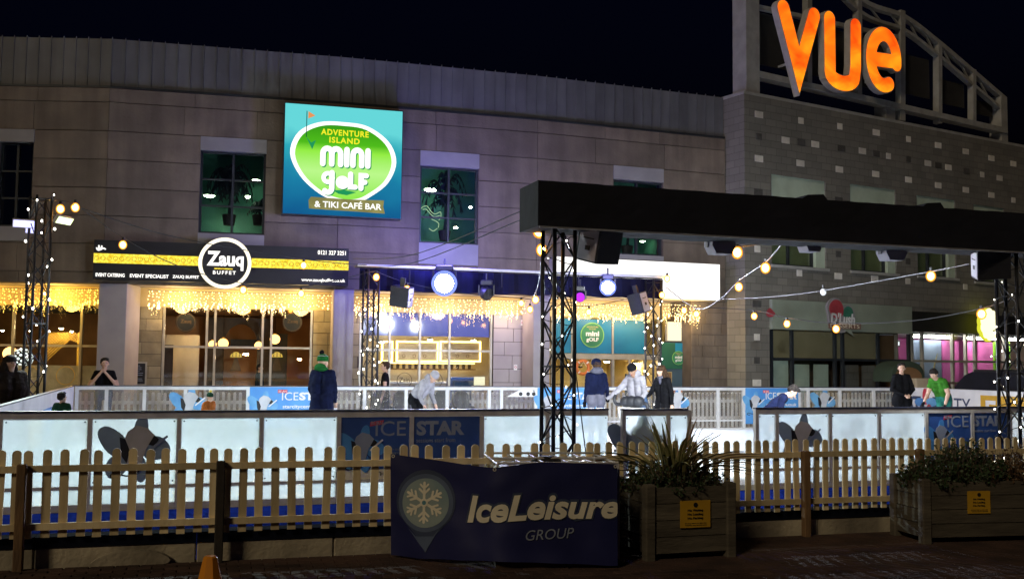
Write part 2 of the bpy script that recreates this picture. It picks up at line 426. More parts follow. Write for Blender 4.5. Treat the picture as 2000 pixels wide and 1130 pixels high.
pm('wood_dark', (0.07,0.045,0.03), None, 8, 0.5)
pm('leaf_dark', (0.045,0.085,0.03), (0.025,0.05,0.02), 9, 0.6, rnd=0.2)
pm('leaf_olive', (0.30,0.29,0.12), (0.19,0.17,0.07), 8, 0.55, rnd=0.3)
pm('leaf_bronze', (0.26,0.15,0.07), (0.15,0.09,0.05), 8, 0.55, rnd=0.3)
pm('palm_leaf', (0.015,0.03,0.03), None, 6, 0.7)
pm('door_teal', (0.015,0.20,0.36), (0.01,0.14,0.28), 1.2, 0.4)
pm('poster_green', (0.02,0.10,0.06), (0.015,0.11,0.07), 1.2, 0.5)
pm('poster_slate', (0.05,0.09,0.13), None, 2, 0.5)
pm('poster_orange', (0.62,0.20,0.04), (0.52,0.15,0.03), 3, 0.5)
pm('print_green', (0.03,0.20,0.10), None, 2, 0.5)
pm('print_lime', (0.22,0.48,0.12), None, 2, 0.5)
pm('print_sand', (0.50,0.42,0.20), None, 4, 0.5)
pm('life_ring', (0.75,0.22,0.05), (0.62,0.17,0.04), 4, 0.5)
pm('dlush_green', (0.29,0.33,0.275), (0.24,0.28,0.23), 1.5, 0.6)
pm('dlush_red', (0.45,0.06,0.08), None, 3, 0.5)
pm('dlush_dgreen', (0.05,0.20,0.14), None, 3, 0.5)
pm('dlush_brown', (0.24,0.13,0.10), None, 3, 0.5)
pm('cone_orange', (0.80,0.30,0.02), (0.66,0.23,0.015), 3, 0.5)
pm('tank_white', (0.62,0.64,0.68), (0.5,0.52,0.57), 2, 0.5)
# light givers
em('bulb_warm', (1.0,0.58,0.16), 60)
em('bulb_fairy', (1.0,0.95,0.82), 14, sample=False)
em('icicle_gold', (1.0,0.58,0.09), 6.0, sample=False)
em('icicle_white', (1.0,0.68,0.26), 6.0, sample=False)
em('stage_white', (0.86,0.93,1.0), 160)
em('stage_white_small', (0.92,0.95,1.0), 90)
em('stage_purple', (0.45,0.03,0.80), 1.6)
em('flood_white', (0.90,0.93,1.0), 40)
em('flood_green', (0.80,1.0,0.45), 3.0)
em('flood_blue', (0.55,0.55,1.0), 2.0)
em('sign_text', (1.0,0.97,0.92), 1.6)
em('sign_ring', (1.0,0.92,0.72), 1.5)
em('sign_gold', (1.0,0.86,0.10), 1.3, (0.75,0.50,0.02), 16)
em('white_box', (1.0,0.98,0.95), 1.5)
em('cream_box', (1.0,0.93,0.62), 1.25)
em('yellow_cloud', (1.0,0.95,0.50), 1.7)
em('cloud_rim', (0.85,0.85,0.05), 0.9)
em('room_lamp', (1.0,0.70,0.33), 620)
em('room_lamp_white', (1.0,0.86,0.62), 170)
em('room_lamp_green', (0.75,1.0,0.65), 26)
em('pendant', (1.0,0.50,0.14), 5)
em('mosaic_lamp', (0.90,1.0,0.95), 1.6)
em('mosaic_gold', (1.0,0.66,0.12), 0.9)
em('led_yellow', (1.0,0.74,0.24), 6)
em('green_exit', (0.3,1.0,0.4), 1.0)

em('golf_white', (1.0,1.0,0.95), 1.25)
em('golf_yellow', (0.95,0.90,0.03), 1.0)
em('golf_dark', (0.01,0.10,0.06), 0.7)
em('golf_green', (0.02,0.42,0.14), 0.75)
em('golf_orange', (0.95,0.36,0.12), 0.85)
em('golf_plank', (0.42,0.40,0.14), 0.75, (0.30,0.28,0.10), 4)
em('neon_lime', (0.65,0.95,0.55), 0.8)
em('screen_white', (0.95,0.97,1.0), 1.6)
# the printed sea and sky of the golf sign, lit from behind (pale above, deep blue at the foot)
m_, nt_, o_ = _base('golf_sea')
e_ = nt_.nodes.new('ShaderNodeEmission'); tc_ = nt_.nodes.new('ShaderNodeTexCoord'); sp_ = nt_.nodes.new('ShaderNodeSeparateXYZ')
nz_ = nt_.nodes.new('ShaderNodeTexNoise'); nz_.inputs['Scale'].default_value = 1.1
ad_ = nt_.nodes.new('ShaderNodeMath'); ad_.operation = 'MULTIPLY_ADD'; ad_.inputs[1].default_value = 0.9
cr_ = nt_.nodes.new('ShaderNodeValToRGB'); mr_ = nt_.nodes.new('ShaderNodeMapRange')
mr_.inputs[1].default_value = 0.0; mr_.inputs[2].default_value = 2.9
nt_.links.new(tc_.outputs['Object'], sp_.inputs[0]); nt_.links.new(tc_.outputs['Object'], nz_.inputs['Vector'])
nt_.links.new(nz_.outputs['Fac'], ad_.inputs[0]); nt_.links.new(sp_.outputs[2], ad_.inputs[2]); nt_.links.new(ad_.outputs[0], mr_.inputs[0])
nt_.links.new(mr_.outputs[0], cr_.inputs[0])
cr_.color_ramp.elements[0].position = 0.12; cr_.color_ramp.elements[0].color = (0.006,0.10,0.28,1)
cr_.color_ramp.elements[1].position = 0.97; cr_.color_ramp.elements[1].color = (0.14,0.72,0.74,1)
q_ = cr_.color_ramp.elements.new(0.5); q_.color = (0.012,0.22,0.40,1)
q_ = cr_.color_ramp.elements.new(0.80); q_.color = (0.03,0.42,0.52,1)
nt_.links.new(cr_.outputs[0], e_.inputs[0]); nt_.links.new(e_.outputs[0], o_.inputs[0]); e_.inputs[1].default_value = 0.95
# flame-coloured print on the cinema letters
m_, nt_, o_ = _base('vue_flame')
e_ = nt_.nodes.new('ShaderNodeEmission'); tc_ = nt_.nodes.new('ShaderNodeTexCoord'); mp_ = nt_.nodes.new('ShaderNodeMapping')
mp_.inputs['Scale'].default_value = (0.55,0.55,1.1); mp_.inputs['Rotation'].default_value = (0,0.5,0)
nz_ = nt_.nodes.new('ShaderNodeTexNoise'); nz_.inputs['Scale'].default_value = 1.0; nz_.inputs['Detail'].default_value = 3; nz_.inputs['Distortion'].default_value = 0.6
cr_ = nt_.nodes.new('ShaderNodeValToRGB')
nt_.links.new(tc_.outputs['Object'], mp_.inputs[0]); nt_.links.new(mp_.outputs[0], nz_.inputs['Vector']); nt_.links.new(nz_.outputs['Fac'], cr_.inputs[0])
cr_.color_ramp.elements[0].position = 0.30; cr_.color_ramp.elements[0].color = (0.70,0.05,0.003,1)
cr_.color_ramp.elements[1].position = 0.70; cr_.color_ramp.elements[1].color = (1.0,0.42,0.012,1)
q_ = cr_.color_ramp.elements.new(0.48); q_.color = (1.0,0.17,0.006,1)
nt_.links.new(cr_.outputs[0], e_.inputs[0]); nt_.links.new(e_.outputs[0], o_.inputs[0]); e_.inputs[1].default_value = 1.35

# amber shell of the festoon globes: the bulbs' orange halo painted as its own glow
m_, nt_, o_ = _base('globe_halo')
a_ = nt_.nodes.new('ShaderNodeBsdfTransparent'); b_ = nt_.nodes.new('ShaderNodeEmission'); c_ = nt_.nodes.new('ShaderNodeMixShader')
a_.inputs[0].default_value = (1.0,0.72,0.36,1); b_.inputs[0].default_value = (1.0,0.40,0.05,1); b_.inputs[1].default_value = 1.5; c_.inputs[0].default_value = 0.55
nt_.links.new(a_.outputs[0], c_.inputs[1]); nt_.links.new(b_.outputs[0], c_.inputs[2]); nt_.links.new(c_.outputs[0], o_.inputs[0])
m_.cycles.emission_sampling = 'NONE'
pm('upper_blue', (0.10,0.12,0.50), (0.07,0.09,0.40), 1.2, 0.4)
pm('shop_blind', (0.42,0.34,0.19), (0.34,0.28,0.15), 1.2, 0.8)
em('strip_white', (1.0,0.96,0.86), 42)
em('cafe_lamp', (1.0,0.84,0.58), 420)
pm('hood_green', (0.05,0.075,0.05), (0.035,0.05,0.035), 2, 0.7)
pm('badge_slate', (0.11,0.15,0.25), (0.08,0.11,0.19), 3, 0.5)
pm('badge_disc', (0.30,0.37,0.37), (0.14,0.25,0.31), 2.2, 0.5)
pm('valance', (0.008,0.008,0.030), (0.005,0.005,0.020), 2, 0.95, spec=0.1)
em('stage_halo', (0.22,0.30,1.0), 1.5)  # blue glow round the stage lenses, put in as emissive colour
pm('webbing', (0.05,0.05,0.065), None, 8, 0.8)
# the printed green of the golf sign: deep at the head, pale lime across the middle
m_, nt_, o_ = _base('golf_lime')
e_ = nt_.nodes.new('ShaderNodeEmission'); tc_ = nt_.nodes.new('ShaderNodeTexCoord'); sp_ = nt_.nodes.new('ShaderNodeSeparateXYZ'); mr_ = nt_.nodes.new('ShaderNodeMapRange'); cr_ = nt_.nodes.new('ShaderNodeValToRGB')
mr_.inputs[1].default_value = 0.3; mr_.inputs[2].default_value = 2.55
nt_.links.new(tc_.outputs['Object'], sp_.inputs[0]); nt_.links.new(sp_.outputs[2], mr_.inputs[0]); nt_.links.new(mr_.outputs[0], cr_.inputs[0])
cr_.color_ramp.elements[0].position = 0.0; cr_.color_ramp.elements[0].color = (0.22,0.80,0.02,1)
cr_.color_ramp.elements[1].position = 1.0; cr_.color_ramp.elements[1].color = (0.03,0.30,0.008,1)
q_ = cr_.color_ramp.elements.new(0.40); q_.color = (0.50,0.95,0.26,1)
q_ = cr_.color_ramp.elements.new(0.64); q_.color = (0.30,0.85,0.06,1)
q_ = cr_.color_ramp.elements.new(0.74); q_.color = (0.08,0.50,0.012,1)
nt_.links.new(cr_.outputs[0], e_.inputs[0]); nt_.links.new(e_.outputs[0], o_.inputs[0]); e_.inputs[1].default_value = 1.0
# ------------------------------------------------------------------ ground
g = MB(); g.add([(-150,-60,0),(150,-60,0),(150,260,0),(-150,260,0)], [(0,1,2,3)])
tag(g.build('ground', 'asphalt'), kind='structure')
FN = Frame((0, 10.03), rad(16.5))             # the picket fence line
# block paving in front of the fence: the 300 pavers that show largest are pieces, the rest one mass
pav = MB(); pav.box(-9, 11, -4.2, 0.03, 0.004, 0.030)
pavement = tag(pav.build('pavement', 'paver_joint', None, FN.o, FN.ang), kind='structure')
vis = []; rest = MB(); PW, PH = 0.205, 0.105
pvm = MB().cbox(-0.098, 0.098, -0.0485, 0.0485, 0, 0.022, 0.006).mesh('paver'); pvm.materials.append(MATS['paver'])
for j in range(26):
    for i in range(64):
        x = -5.4 + i*PW + (PW/2 if j % 2 else 0); y = -2.70 + j*PH
        w = FN.w(x, y)
        sx = 1000+2000*w.x/w.y; sy = 704+2000*1.85/w.y
        blocked = (760 < sx < 1235 and y > -1.0) or (1205 < sx < 1455 and y > -1.3)
        if -30 < sx < 2030 and sy < 1150 and not blocked: vis.append((sy, x, y))
        else: rest.box(x-0.098, x+0.098, y-0.0485, y+0.0485, 0.030, 0.0505)
vis.sort(reverse=True)
for k, (sy, x, y) in enumerate(vis):
    if k < 300:
        o = link('brick', pvm, pavement, (x, y, 0.030 + random.uniform(-0.002, 0.003))); o.rotation_euler = (random.uniform(-.012,.012), random.uniform(-.012,.012), random.uniform(-.015,.015))
    else: rest.box(x-0.098, x+0.098, y-0.0485, y+0.0485, 0.030, 0.0505)
tag(rest.build('bricks', 'paver', pavement), kind='stuff')
# blue carpet between fence and rink, paving round the rink and under the shops, ice
c = MB(); c.add([FN.w(-9,0.25,0.02), FN.w(13,0.25,0.02), RK.w(13,-0.06,0.02), RK.w(-9,-0.06,0.02)], [(0,1,2,3)])
tag(c.build('blue_carpet', 'carpet'), kind='structure')
c = MB(); c.box(UL+0.05, UR-0.05, 0.02, RD-0.02, 0.004, 0.085)
tag(c.build('ice_rink_floor', 'ice', None, RK.o, RK.ang), kind='structure')
c = MB(); c.add([RK.w(-30,RD+0.1,0.012), RK.w(UR+14,RD+0.1,0.012), RK.w(UR+14,RD+14,0.012), RK.w(-30,RD+14,0.012)], [(0,1,2,3)])
c.add([RK.w(-30,-3,0.012), RK.w(UL-0.1,-3,0.012), RK.w(UL-0.1,RD+0.1,0.012), RK.w(-30,RD+0.1,0.012)], [(0,1,2,3)])
c.add([RK.w(UR+0.1,-3,0.012), RK.w(UR+14,-3,0.012), RK.w(UR+14,RD+0.1,0.012), RK.w(UR+0.1,RD+0.1,0.012)], [(0,1,2,3)])
tag(c.build('forecourt', 'paving_far'), kind='structure')
# thin scratches of skate blades show in the gap
sc = MB()
for k in range(60):
    u = random.uniform(-5, 12); v = random.uniform(0.4, 10.5); a = random.uniform(-0.5, 0.5); l = random.uniform(0.5, 2.0)
    p = [(u+t*l*math.cos(a+0.3*t), v+t*l*math.sin(a+0.3*t), 0.0895) for t in (0, .33, .66, 1)]
    for q, r_ in zip(p[:-1], p[1:]):
        d = Vector((q[1]-r_[1], r_[0]-q[0], 0)).normalized()*0.006
        sc.add([Vector(q)-d, Vector(q)+d, Vector(r_)+d, Vector(r_)-d], [(0,1,2,3)])
so_ = sc.build('skate_scratches', 'print_pale', None, RK.o, RK.ang); tag(so_, 'fine pale blade scratches curving across the white ice', 'scratches', kind='stuff')
# ------------------------------------------------------------------ the long stone-clad building
ZG, ZR = 3.72, 10.17
ROWS = [ZG, 4.02, 4.75, 5.48, 6.21, 6.95, 7.70, 8.46, 8.84]
BL = T('shopping_centre', 'long stone-clad shopping centre with ribbed metal parapet behind the rink', 'building')
def P(fr, mb, name, mats, parent=None, **k):          # a piece of the building, set in its wall's own frame
    par = parent or BL
    if par is BL: return mb.build(name, mats, par, fr.o, fr.ang, **k)
    return mb.build(name, mats, par, **k)
WINPX = {0: [(-6, 61, 249, 277, 442, 470)], 1: [(389, 517, 266.5, 296, 457, 479)], 2: [(820, 934, 295, 326, 476, 517)], 3: [(1198, 1295, 326, 353, 498, 507)]}
WINS = {}
for k, fr in enumerate(SEG):
    ws_ = []
    for (a, b, l0, l1, g1, s1) in WINPX[k]:
        mid = (a+b)/2
        x0 = fr.px(a, 400)[0]; x1 = fr.px(b, 400)[0]
        ws_.append((x0, x1, fr.z(mid, s1), fr.z(mid, g1), fr.z(mid, l1), 7.70))
    WINS[k] = ws_
def cells(L, k, r0, r1):
    """free rectangles of one course, cut round the windows"""
    xs = [0.0]; out = []
    for (x0, x1, zs, zg, zl, zt) in WINS[k]:
        if r1 > zs+0.01 and r0 < zt-0.01:
            out.append((xs[-1], x0, r0, r1, 1))
            if r0 < zs-0.02: out.append((x0, x1, r0, zs, 0))
            if r1 > zt+0.02: out.append((x0, x1, zt, r1, 0))
            xs.append(x1)
    out.append((xs[-1], L, r0, r1, 1)); return [c for c in out if c[1]-c[0] > 0.02]
rnd_ = random.Random(3)
for k, fr in enumerate(SEG):
    L = SEGL[k]; core = MB()
    for r0, r1 in zip(ROWS[:-1], ROWS[1:]):
        for (a, b, z0, z1, full) in cells(L, k, r0, r1):
            core.box(a, b, 0.05, 0.38, z0, z1)
            n = max(1, round((b-a)/2.3)) if full else 1
            cuts = [a]+[a+(b-a)*i/n+(rnd_.uniform(-.25,.25) if n > 1 else 0) for i in range(1, n)]+[b]
            for c0, c1 in zip(cuts[:-1], cuts[1:]):
                pn = MB(); pr = rnd_.uniform(0, 0.008)
                pn.box(c0+0.006, c1-0.006, -pr, 0.052, z0+0.010, z1-0.010)
                P(fr, pn, 'stone_panel', 'stone_panel')
    P(fr, core, 'wall_core', 'stone_joint')
    # soffit slab, parapet wall, metal sheets with standing seams
    P(fr, MB().box(0, L, 0.02, 7.0, ZG, ZG+0.2) if False else MB().box(0.0, L, 0.385, 7.0, ZG+0.01, ZG+0.2), 'floor_slab', 'render_lilac')
    P(fr, MB().box(0, L, 0.0, 0.5, 8.845, 8.90), 'gutter', 'win_frame')
    P(fr, MB().box(0, L, 0.16, 7.0, 8.905, ZR-0.06), 'parapet', 'seam_metal')
    n = round(L/0.325)
    for i in range(n):
        x0, x1 = L*i/n, L*(i+1)/n
        s = MB(); s.box(x0+0.012, x1-0.002, 0.10, 0.155, 8.91, ZR)
        P(fr, s, 'metal_sheet', 'seam_metal')
        s = MB(); s.box(x0-0.009, x0+0.009, 0.080, 0.155, 8.91, ZR+0.010); s.prism([(x0-0.012, ZR+0.010), (x0+0.012, ZR+0.010), (x0+0.004, ZR+0.055)], 0.085, 0.13)
        P(fr, s, 'seam_rib', 'seam_metal')
    # windows of the upper floor
    for (x0, x1, zs, zg, zl, zt) in WINS[k]:
        wd = link('window', None, BL, fr.o, fr.ang)
        MB().box(x0-0.01, x1+0.01, -0.03, 0.30, zl, zt).build('lintel_panel', 'lintel', wd)
        MB().box(x0-0.01, x1+0.01, -0.025, 0.30, zs, zg).build('sill_panel', 'lintel', wd)
        f = MB(); t = 0.055
        f.box(x0, x0+t, 0.10, 0.2, zg, zl); f.box(x1-t, x1, 0.10, 0.2, zg, zl)
        f.box(x0+t, x1-t, 0.10, 0.2, zl-t, zl); f.box(x0+t, x1-t, 0.10, 0.2, zg, zg+t)
        xm = x0+(x1-x0)*0.5; f.box(xm-0.03, xm+0.03, 0.10, 0.2, zg+t, zl-t)
        h = zl-zg
        for q in (0.34, 0.66):
            for a, b in ((x0+t, xm-0.03), (xm+0.03, x1-t)): f.box(a, b, 0.105, 0.195, zg+h*q-0.022, zg+h*q+0.022)
        f.build('frame', 'win_frame', wd)
        for a, b in ((x0+t, xm-0.03), (xm+0.03, x1-t)):
            zz = [zg+t, zg+h*0.34-0.022, zg+h*0.34+0.022, zg+h*0.66-0.022, zg+h*0.66+0.022, zl-t]
            for i in (0, 2, 4): MB().box(a, b, 0.145, 0.152, zz[i], zz[i+1]).build('pane', 'shop_glass', wd)
# end walls and the roof
e = MB(); a = SEG[0]
e.box(-0.3, 0.0, 0.0, 7.0, 0, ZR-0.08); P(a, e, 'end_wall', 'stone_panel')

# ---- upper rooms behind the windows
def room(fr, x0, x1, y0, y1, z0, z1, wall, back=None, floor='room_floor', ceil=None):
    r = link('room', None, BL, fr.o, fr.ang); t = 0.06
    MB().box(x0, x1, y1, y1+t, z0, z1).build('back_wall', back or wall, r)
    MB().box(x0-t, x0, y0, y1+t, z0, z1).build('side_wall', wall, r)
    MB().box(x1, x1+t, y0, y1+t, z0, z1).build('side_wall', wall, r)
    MB().box(x0-t, x1+t, y0, y1+t, z1, z1+t).build('room_ceiling', ceil or wall, r)
    MB().box(x0-t, x1+t, y0, y1+t, z0-t, z0).build('room_floor', floor, r)
    return r
def disc_lamp(fr, px, py, y, r, mat, label, flat=0.35, group=None, cat='ceiling lamp', nm='ceiling_lamp'):
    if mat in ('room_lamp', 'room_lamp_white', 'cafe_lamp'): r *= 0.5
    if mat == 'room_lamp_green': r *= 0.75
    x, z = fr.px(px, py, y)
    t = TF(nm, label, cat, fr, x, y, z, group)
    MB().lathe([(r*0.3, 0.05), (r, 0.03), (r*1.05, 0.0), (r, -0.01)], 14).build('housing', 'lamp_body', t)
    MB().ell((0,0,-0.015), (r*0.95, r*0.95, r*flat), 12, 6).build('diffuser', mat, t, smooth=True)
    return t
for k, wall in ((0, 'room_dark'), (1, 'room_teal'), (2, 'room_teal'), (3, 'room_teal')):
    fr = SEG[k]
    for (x0, x1, zs, zg, zl, zt) in WINS[k]: room(fr, x0-0.9, x1+0.9, 0.39, 3.6, zs+0.05, 8.0, wall)
disc_lamp(SEG[1], 409, 381, 2.2, 0.22, 'room_lamp_green', 'oval lamp glowing in the green upstairs window, beside the palm', 0.3)
disc_lamp(SEG[1], 484, 382, 1.6, 0.10, 'room_lamp_green', 'small round lamp in the green upstairs window, on the other side of the palm', 0.9)
disc_lamp(SEG[1], 454, 423, 2.9, 0.17, 'room_lamp_white', 'low lamp behind the palm trunk in the green upstairs window', 0.3)
disc_lamp(SEG[1], 500, 351, 3.0, 0.17, 'room_lamp_green', 'faint lamp by the upper bar of the green upstairs window', 0.2)
disc_lamp(SEG[2], 841, 369, 2.8, 0.28, 'room_lamp_green', 'wide lamp high in the blue upstairs window over the cafe', 0.35)
disc_lamp(SEG[2], 919, 403, 1.8, 0.09, 'room_lamp_white', 'small round lamp at one edge of the blue upstairs window', 0.9)
disc_lamp(SEG[2], 890, 443, 2.0, 0.13, 'room_lamp_white', 'small oval lamp low in the blue upstairs window', 0.5)
disc_lamp(SEG[3], 1255, 470, 2.4, 0.12, 'room_lamp_green', 'dim lamp in the upstairs window behind the black front beam', 0.4)
def palm(fr, px, pyb, pyt, y, label, n=15, spread=0.75, rs=1):
    x, zb = fr.px(px, pyb, y); zt = fr.z(px, pyt, y)
    t = TF('potted_palm', label, 'palm', fr, x, y, zb); H = zt-zb; r = random.Random(rs)
    MB().lathe([(0.14,0),(0.19,0.28),(0.17,0.30)], 12).build('pot', 'room_dark', t)
    MB().tube([(0,0,0.25),(0.03,0,H*0.3),(-0.02,0,H*0.62)], [0.05,0.045,0.03], 7).build('trunk', 'palm_leaf', t)
    for i in range(n):
        a = 2*math.pi*i/n+r.uniform(-.2,.2); up = r.uniform(0.1, 0.38); l = spread*r.uniform(0.75, 1.1); z0 = H*r.uniform(0.45, 0.72)
        fm = MB(); prev = None
        for s in range(9):
            q = s/8; rr = l*q; zz = z0 + H*up*math.sin(q*2.6)*0.9 - H*0.22*q*q
            p = Vector((rr*math.cos(a), rr*math.sin(a), zz))
            if prev is not None:
                d = Vector((-math.sin(a), math.cos(a), 0))
                for sg in (-1, 1):
                    tip = p + d*sg*0.20*(1-0.6*q) - Vector((0,0,0.16*(1-0.4*q)))
                    fm.add([prev, p, tip], [(0,1,2)])
            prev = p
        fm.build('frond', 'palm_leaf', t)
palm(SEG[1], 447, 440, 305, 1.2, 'dark palm standing in the green lit upstairs window', 30, 0.62, 1)
palm(SEG[1], 505, 440, 380, 1.6, 'short palm at the edge of the green upstairs window', 9, 0.35, 5)
palm(SEG[2], 868, 470, 328, 1.2, 'dark palm standing in the blue upstairs window', 14, 0.75, 2)
palm(SEG[3], 1225, 498, 380, 1.3, 'dark palm in the upstairs window above the white lightbox', 12, 0.5, 3)
# line drawing stuck inside the blue window
fr = SEG[2]
def z2(px, py, y): return fr.px(px, py, y)
tt = TF('window_drawing', 'pale green line drawing of an animal on the blue upstairs window', 'sticker', fr, 0, 0, 0)
for nm, pts in (('outline', [(820,409),(826,404),(833,402),(838,407),(843,414),(850,418),(860,414),(861,423),(857,430)]),
                ('outline', [(826,409),(833,409),(840,417),(848,423),(859,421)]), ('outline', [(843,428),(852,432),(857,437),(856,444)]), ('outline', [(838,446),(846,451),(854,446)])):
    q = [z2(a, b, 0.24) for a, b in pts]
    MB().prism(stroke(spline(q, 4), 0.018, 4), 0.235, 0.240).build(nm, 'neon_lime', tt)
# ------------------------------------------------------------------ shopfronts under the stone building
YG, ZH = 1.30, 3.20                       # glazing plane, head of the glazing
blk_cache = {}
def blocks(fr, x0, x1, y0, y1, z0, z1, bw, bh, mat='stone_block', parent=None, seed=1):
    """coursed blocks, each a piece, over a recessed core"""
    r = random.Random(seed)
    P(fr, MB().box(x0, x1, y0+0.03, y1, z0, z1), 'wall_core', 'stone_joint', parent)
    n = max(1, round((z1-z0)/bh)); h = (z1-z0)/n
    for j in range(n):
        x = x0 - (bw*0.5 if j % 2 else 0) - r.uniform(0, 0.15)
        while x < x1:
            w = bw*r.uniform(0.75, 1.25); a, b = max(x0, x), min(x1, x+w); x += w
            if b-a < 0.05: continue
            P(fr, MB().box(a+0.007, b-0.007, y0-r.uniform(0, 0.01), y0+0.035, z0+j*h+0.007, z0+(j+1)*h-0.007), 'stone_block', mat, parent)
def pillar(fr, pa, pb, y0=-0.06, y1=1.0, z1=ZG-0.004):
    a = fr.x(pa, y0); b = fr.x(pb, y0)
    P(fr, MB().cbox(a, b, y0, y1, 0, z1, 0.012), 'pillar', 'render_lilac'); return a, b
def front(fr, pxs, py_tr, x_lo, x_hi, ztr2=None, zl=0.0, glassmat='shop_glass', frost_to=None, colour='mullion', y=YG):
    """glazed screen: uprights at the given pixels, one cross bar, panes between"""
    sc_ = link('shop_window', None, BL, fr.o, fr.ang)
    xs = [fr.x(p, y) for p in pxs]; ztr = fr.z(sum(pxs)/len(pxs), py_tr, y)
    for x in xs: MB().box(x-0.03, x+0.03, y-0.04, y+0.06, zl, ZH).build('mullion', colour, sc_)
    for a, b in zip(xs[:-1], xs[1:]):
        if b-a < 0.12: continue
        MB().box(a+0.03, b-0.03, y-0.03, y+0.05, ztr-0.03, ztr+0.03).build('transom', colour, sc_)
        MB().box(a+0.03, b-0.03, y, y+0.012, zl+0.05, ztr-0.03).build('pane', glassmat, sc_)
        MB().box(a+0.03, b-0.03, y, y+0.012, ztr+0.03, ZH).build('pane', glassmat, sc_)
        if frost_to: MB().box(a+0.035, b-0.035, y+0.016, y+0.020, zl+0.06, frost_to).build('frosted_film', 'frost_glass', sc_)
    return sc_, xs, ztr
def icicles(fr, x0, x1, y, ztop, label, mat='icicle_white', dens=0.075, seed=2, power=7.0, drop=0.62, tint=(1.0,0.66,0.24)):
    t = TF('icicle_lights', label, 'fairy lights', fr, x0, y, 0); r = random.Random(seed); W = x1-x0
    MB().tube([(0,0,ztop),(W*0.33,0.0,ztop-0.012),(W*0.66,0,ztop-0.01),(W,0,ztop)], 0.008, 5).build('lead_wire', 'cable_pale', t)
    b = MB(); wires = MB(); n = int(W/dens)
    for i in range(n):
        x = (i+r.uniform(.2,.8))*W/n; dz = drop*r.uniform(0.50, 1.12)*(0.72+0.4*noise.noise(Vector((x*1.3, seed, 0)))+0.2)
        wires.box(x-0.002, x+0.002, -0.002, 0.002, ztop-dz, ztop-0.006)
        z = 0.03
        while z < dz:
            s = r.uniform(0.012, 0.023)*(1.25 if 0.30 < z < 0.52 else 0.85)*(0.62 if z > 0.54 else 1)
            xx = x+r.uniform(-.03,.03); yy = r.uniform(-.02,.02); zz = ztop-z
            b.add([(xx+s,yy,zz),(xx-s,yy,zz),(xx,yy+s,zz),(xx,yy-s,zz),(xx,yy,zz+s*1.2),(xx,yy,zz-s*1.2)],
                  [(0,2,4),(2,1,4),(1,3,4),(3,0,4),(2,0,5),(1,2,5),(3,1,5),(0,3,5)])
            z += r.uniform(0.05, 0.13) if z < 0.28 else r.uniform(0.025, 0.07)
    tag(b.build('bulbs', mat, t), kind='stuff'); tag(wires.build('drop_wires', 'cable_pale', t), kind='stuff')
    for i in range(3):
        ld = bpy.data.lights.new('icicle_glow', 'POINT'); ld.energy = power*3.0; ld.color = tint; ld.shadow_soft_size = 0.25
        lo = bpy.data.objects.new('icicle_glow', ld); COL.objects.link(lo); lo.parent = t; lo.location = (W*(i+0.5)/3, -0.05, ztop-0.33)
    return t
def pendant(fr, px, py, y, r, label, mat='pendant', ztop=3.15):
    x, z = fr.px(px, py, y); t = TF('pendant_lamp', label, 'lamp', fr, x, y, z)
    MB().tube([(0,0,r*1.2),(0,0,max(r*1.4, ztop-z))], 0.008, 5).build('cord', 'cable_black', t)
    MB().lathe([(r*0.25,r*1.25),(r*0.35,r*1.0),(r*0.22,r*0.98)], 12).build('cap', 'lattice_gold', t)
    MB().ell((0,0,0), (r,r,r*0.95), 16, 10).build('globe', mat, t, smooth=True)
    return t

# ---- bay 1: restaurant, far left (dark room, golden lattice)
fr = SEG[0]; L = SEGL[0]
xa = fr.x(-330, YG)
pillar(fr, -420, -355); pillar(fr, 190, 245)
P(fr, MB().box(fr.x(-360,YG), fr.x(205,YG), YG-0.03, YG+0.1, ZH, ZG), 'bulkhead', 'soffit')
sw, xs, ztr = front(fr, [-345, -240, -110, 26, 159, 200], 673, 0, 0, frost_to=fr.z(100, 713, YG))
room(fr, fr.x(-350,YG), fr.x(206,YG), YG+0.12, 5.6, 0.06, 3.16, 'room_dark', 'room_brown')
for px, py in ((60,645),(140,646),(5,644)): disc_lamp(fr, px, py, 2.6, 0.07, 'room_lamp', {60:'small spotlight in the dark restaurant ceiling by the lit truss', 140:'small spotlight in the dark restaurant ceiling near the pillar', 5:'small spotlight in the dark restaurant ceiling at the picture edge'}[px], 0.5)
# golden lattice arch
t = TF('lattice_screen', 'golden lattice arch screen inside the dark restaurant', 'screen', fr, 0, 0, 0)
y = 3.3; x0, z1 = fr.px(92, 648, y); x1, z0 = fr.px(150, 712, y); cx, cz = fr.px(128, 712, y); rr = (x1-x0)*0.62
for i in range(26):
    for s in (-1, 1):
        p = []
        for q in range(31):
            xx = x0 + q/30*(x1-x0); zz = z1 - ((xx-x0)*s + (i-9)*0.085)
            if z0 < zz < z1 and math.hypot(xx-cx, (zz-cz)*0.75) > rr: p.append((xx, zz))
        if len(p) > 2: MB().prism(stroke([p[0], p[-1]], 0.022, 2), y+0.012*s, y+0.012*s+0.01).build('slat', 'lattice_gold', t)
MB().box(x1, x1+0.06, y-0.03, y+0.05, 0.06, z1).build('post', 'lattice_gold', t)
disc_lamp(fr, 120, 640, 3.0, 0.12, 'room_lamp', 'golden ceiling lamp lighting the lattice arch', 0.4)
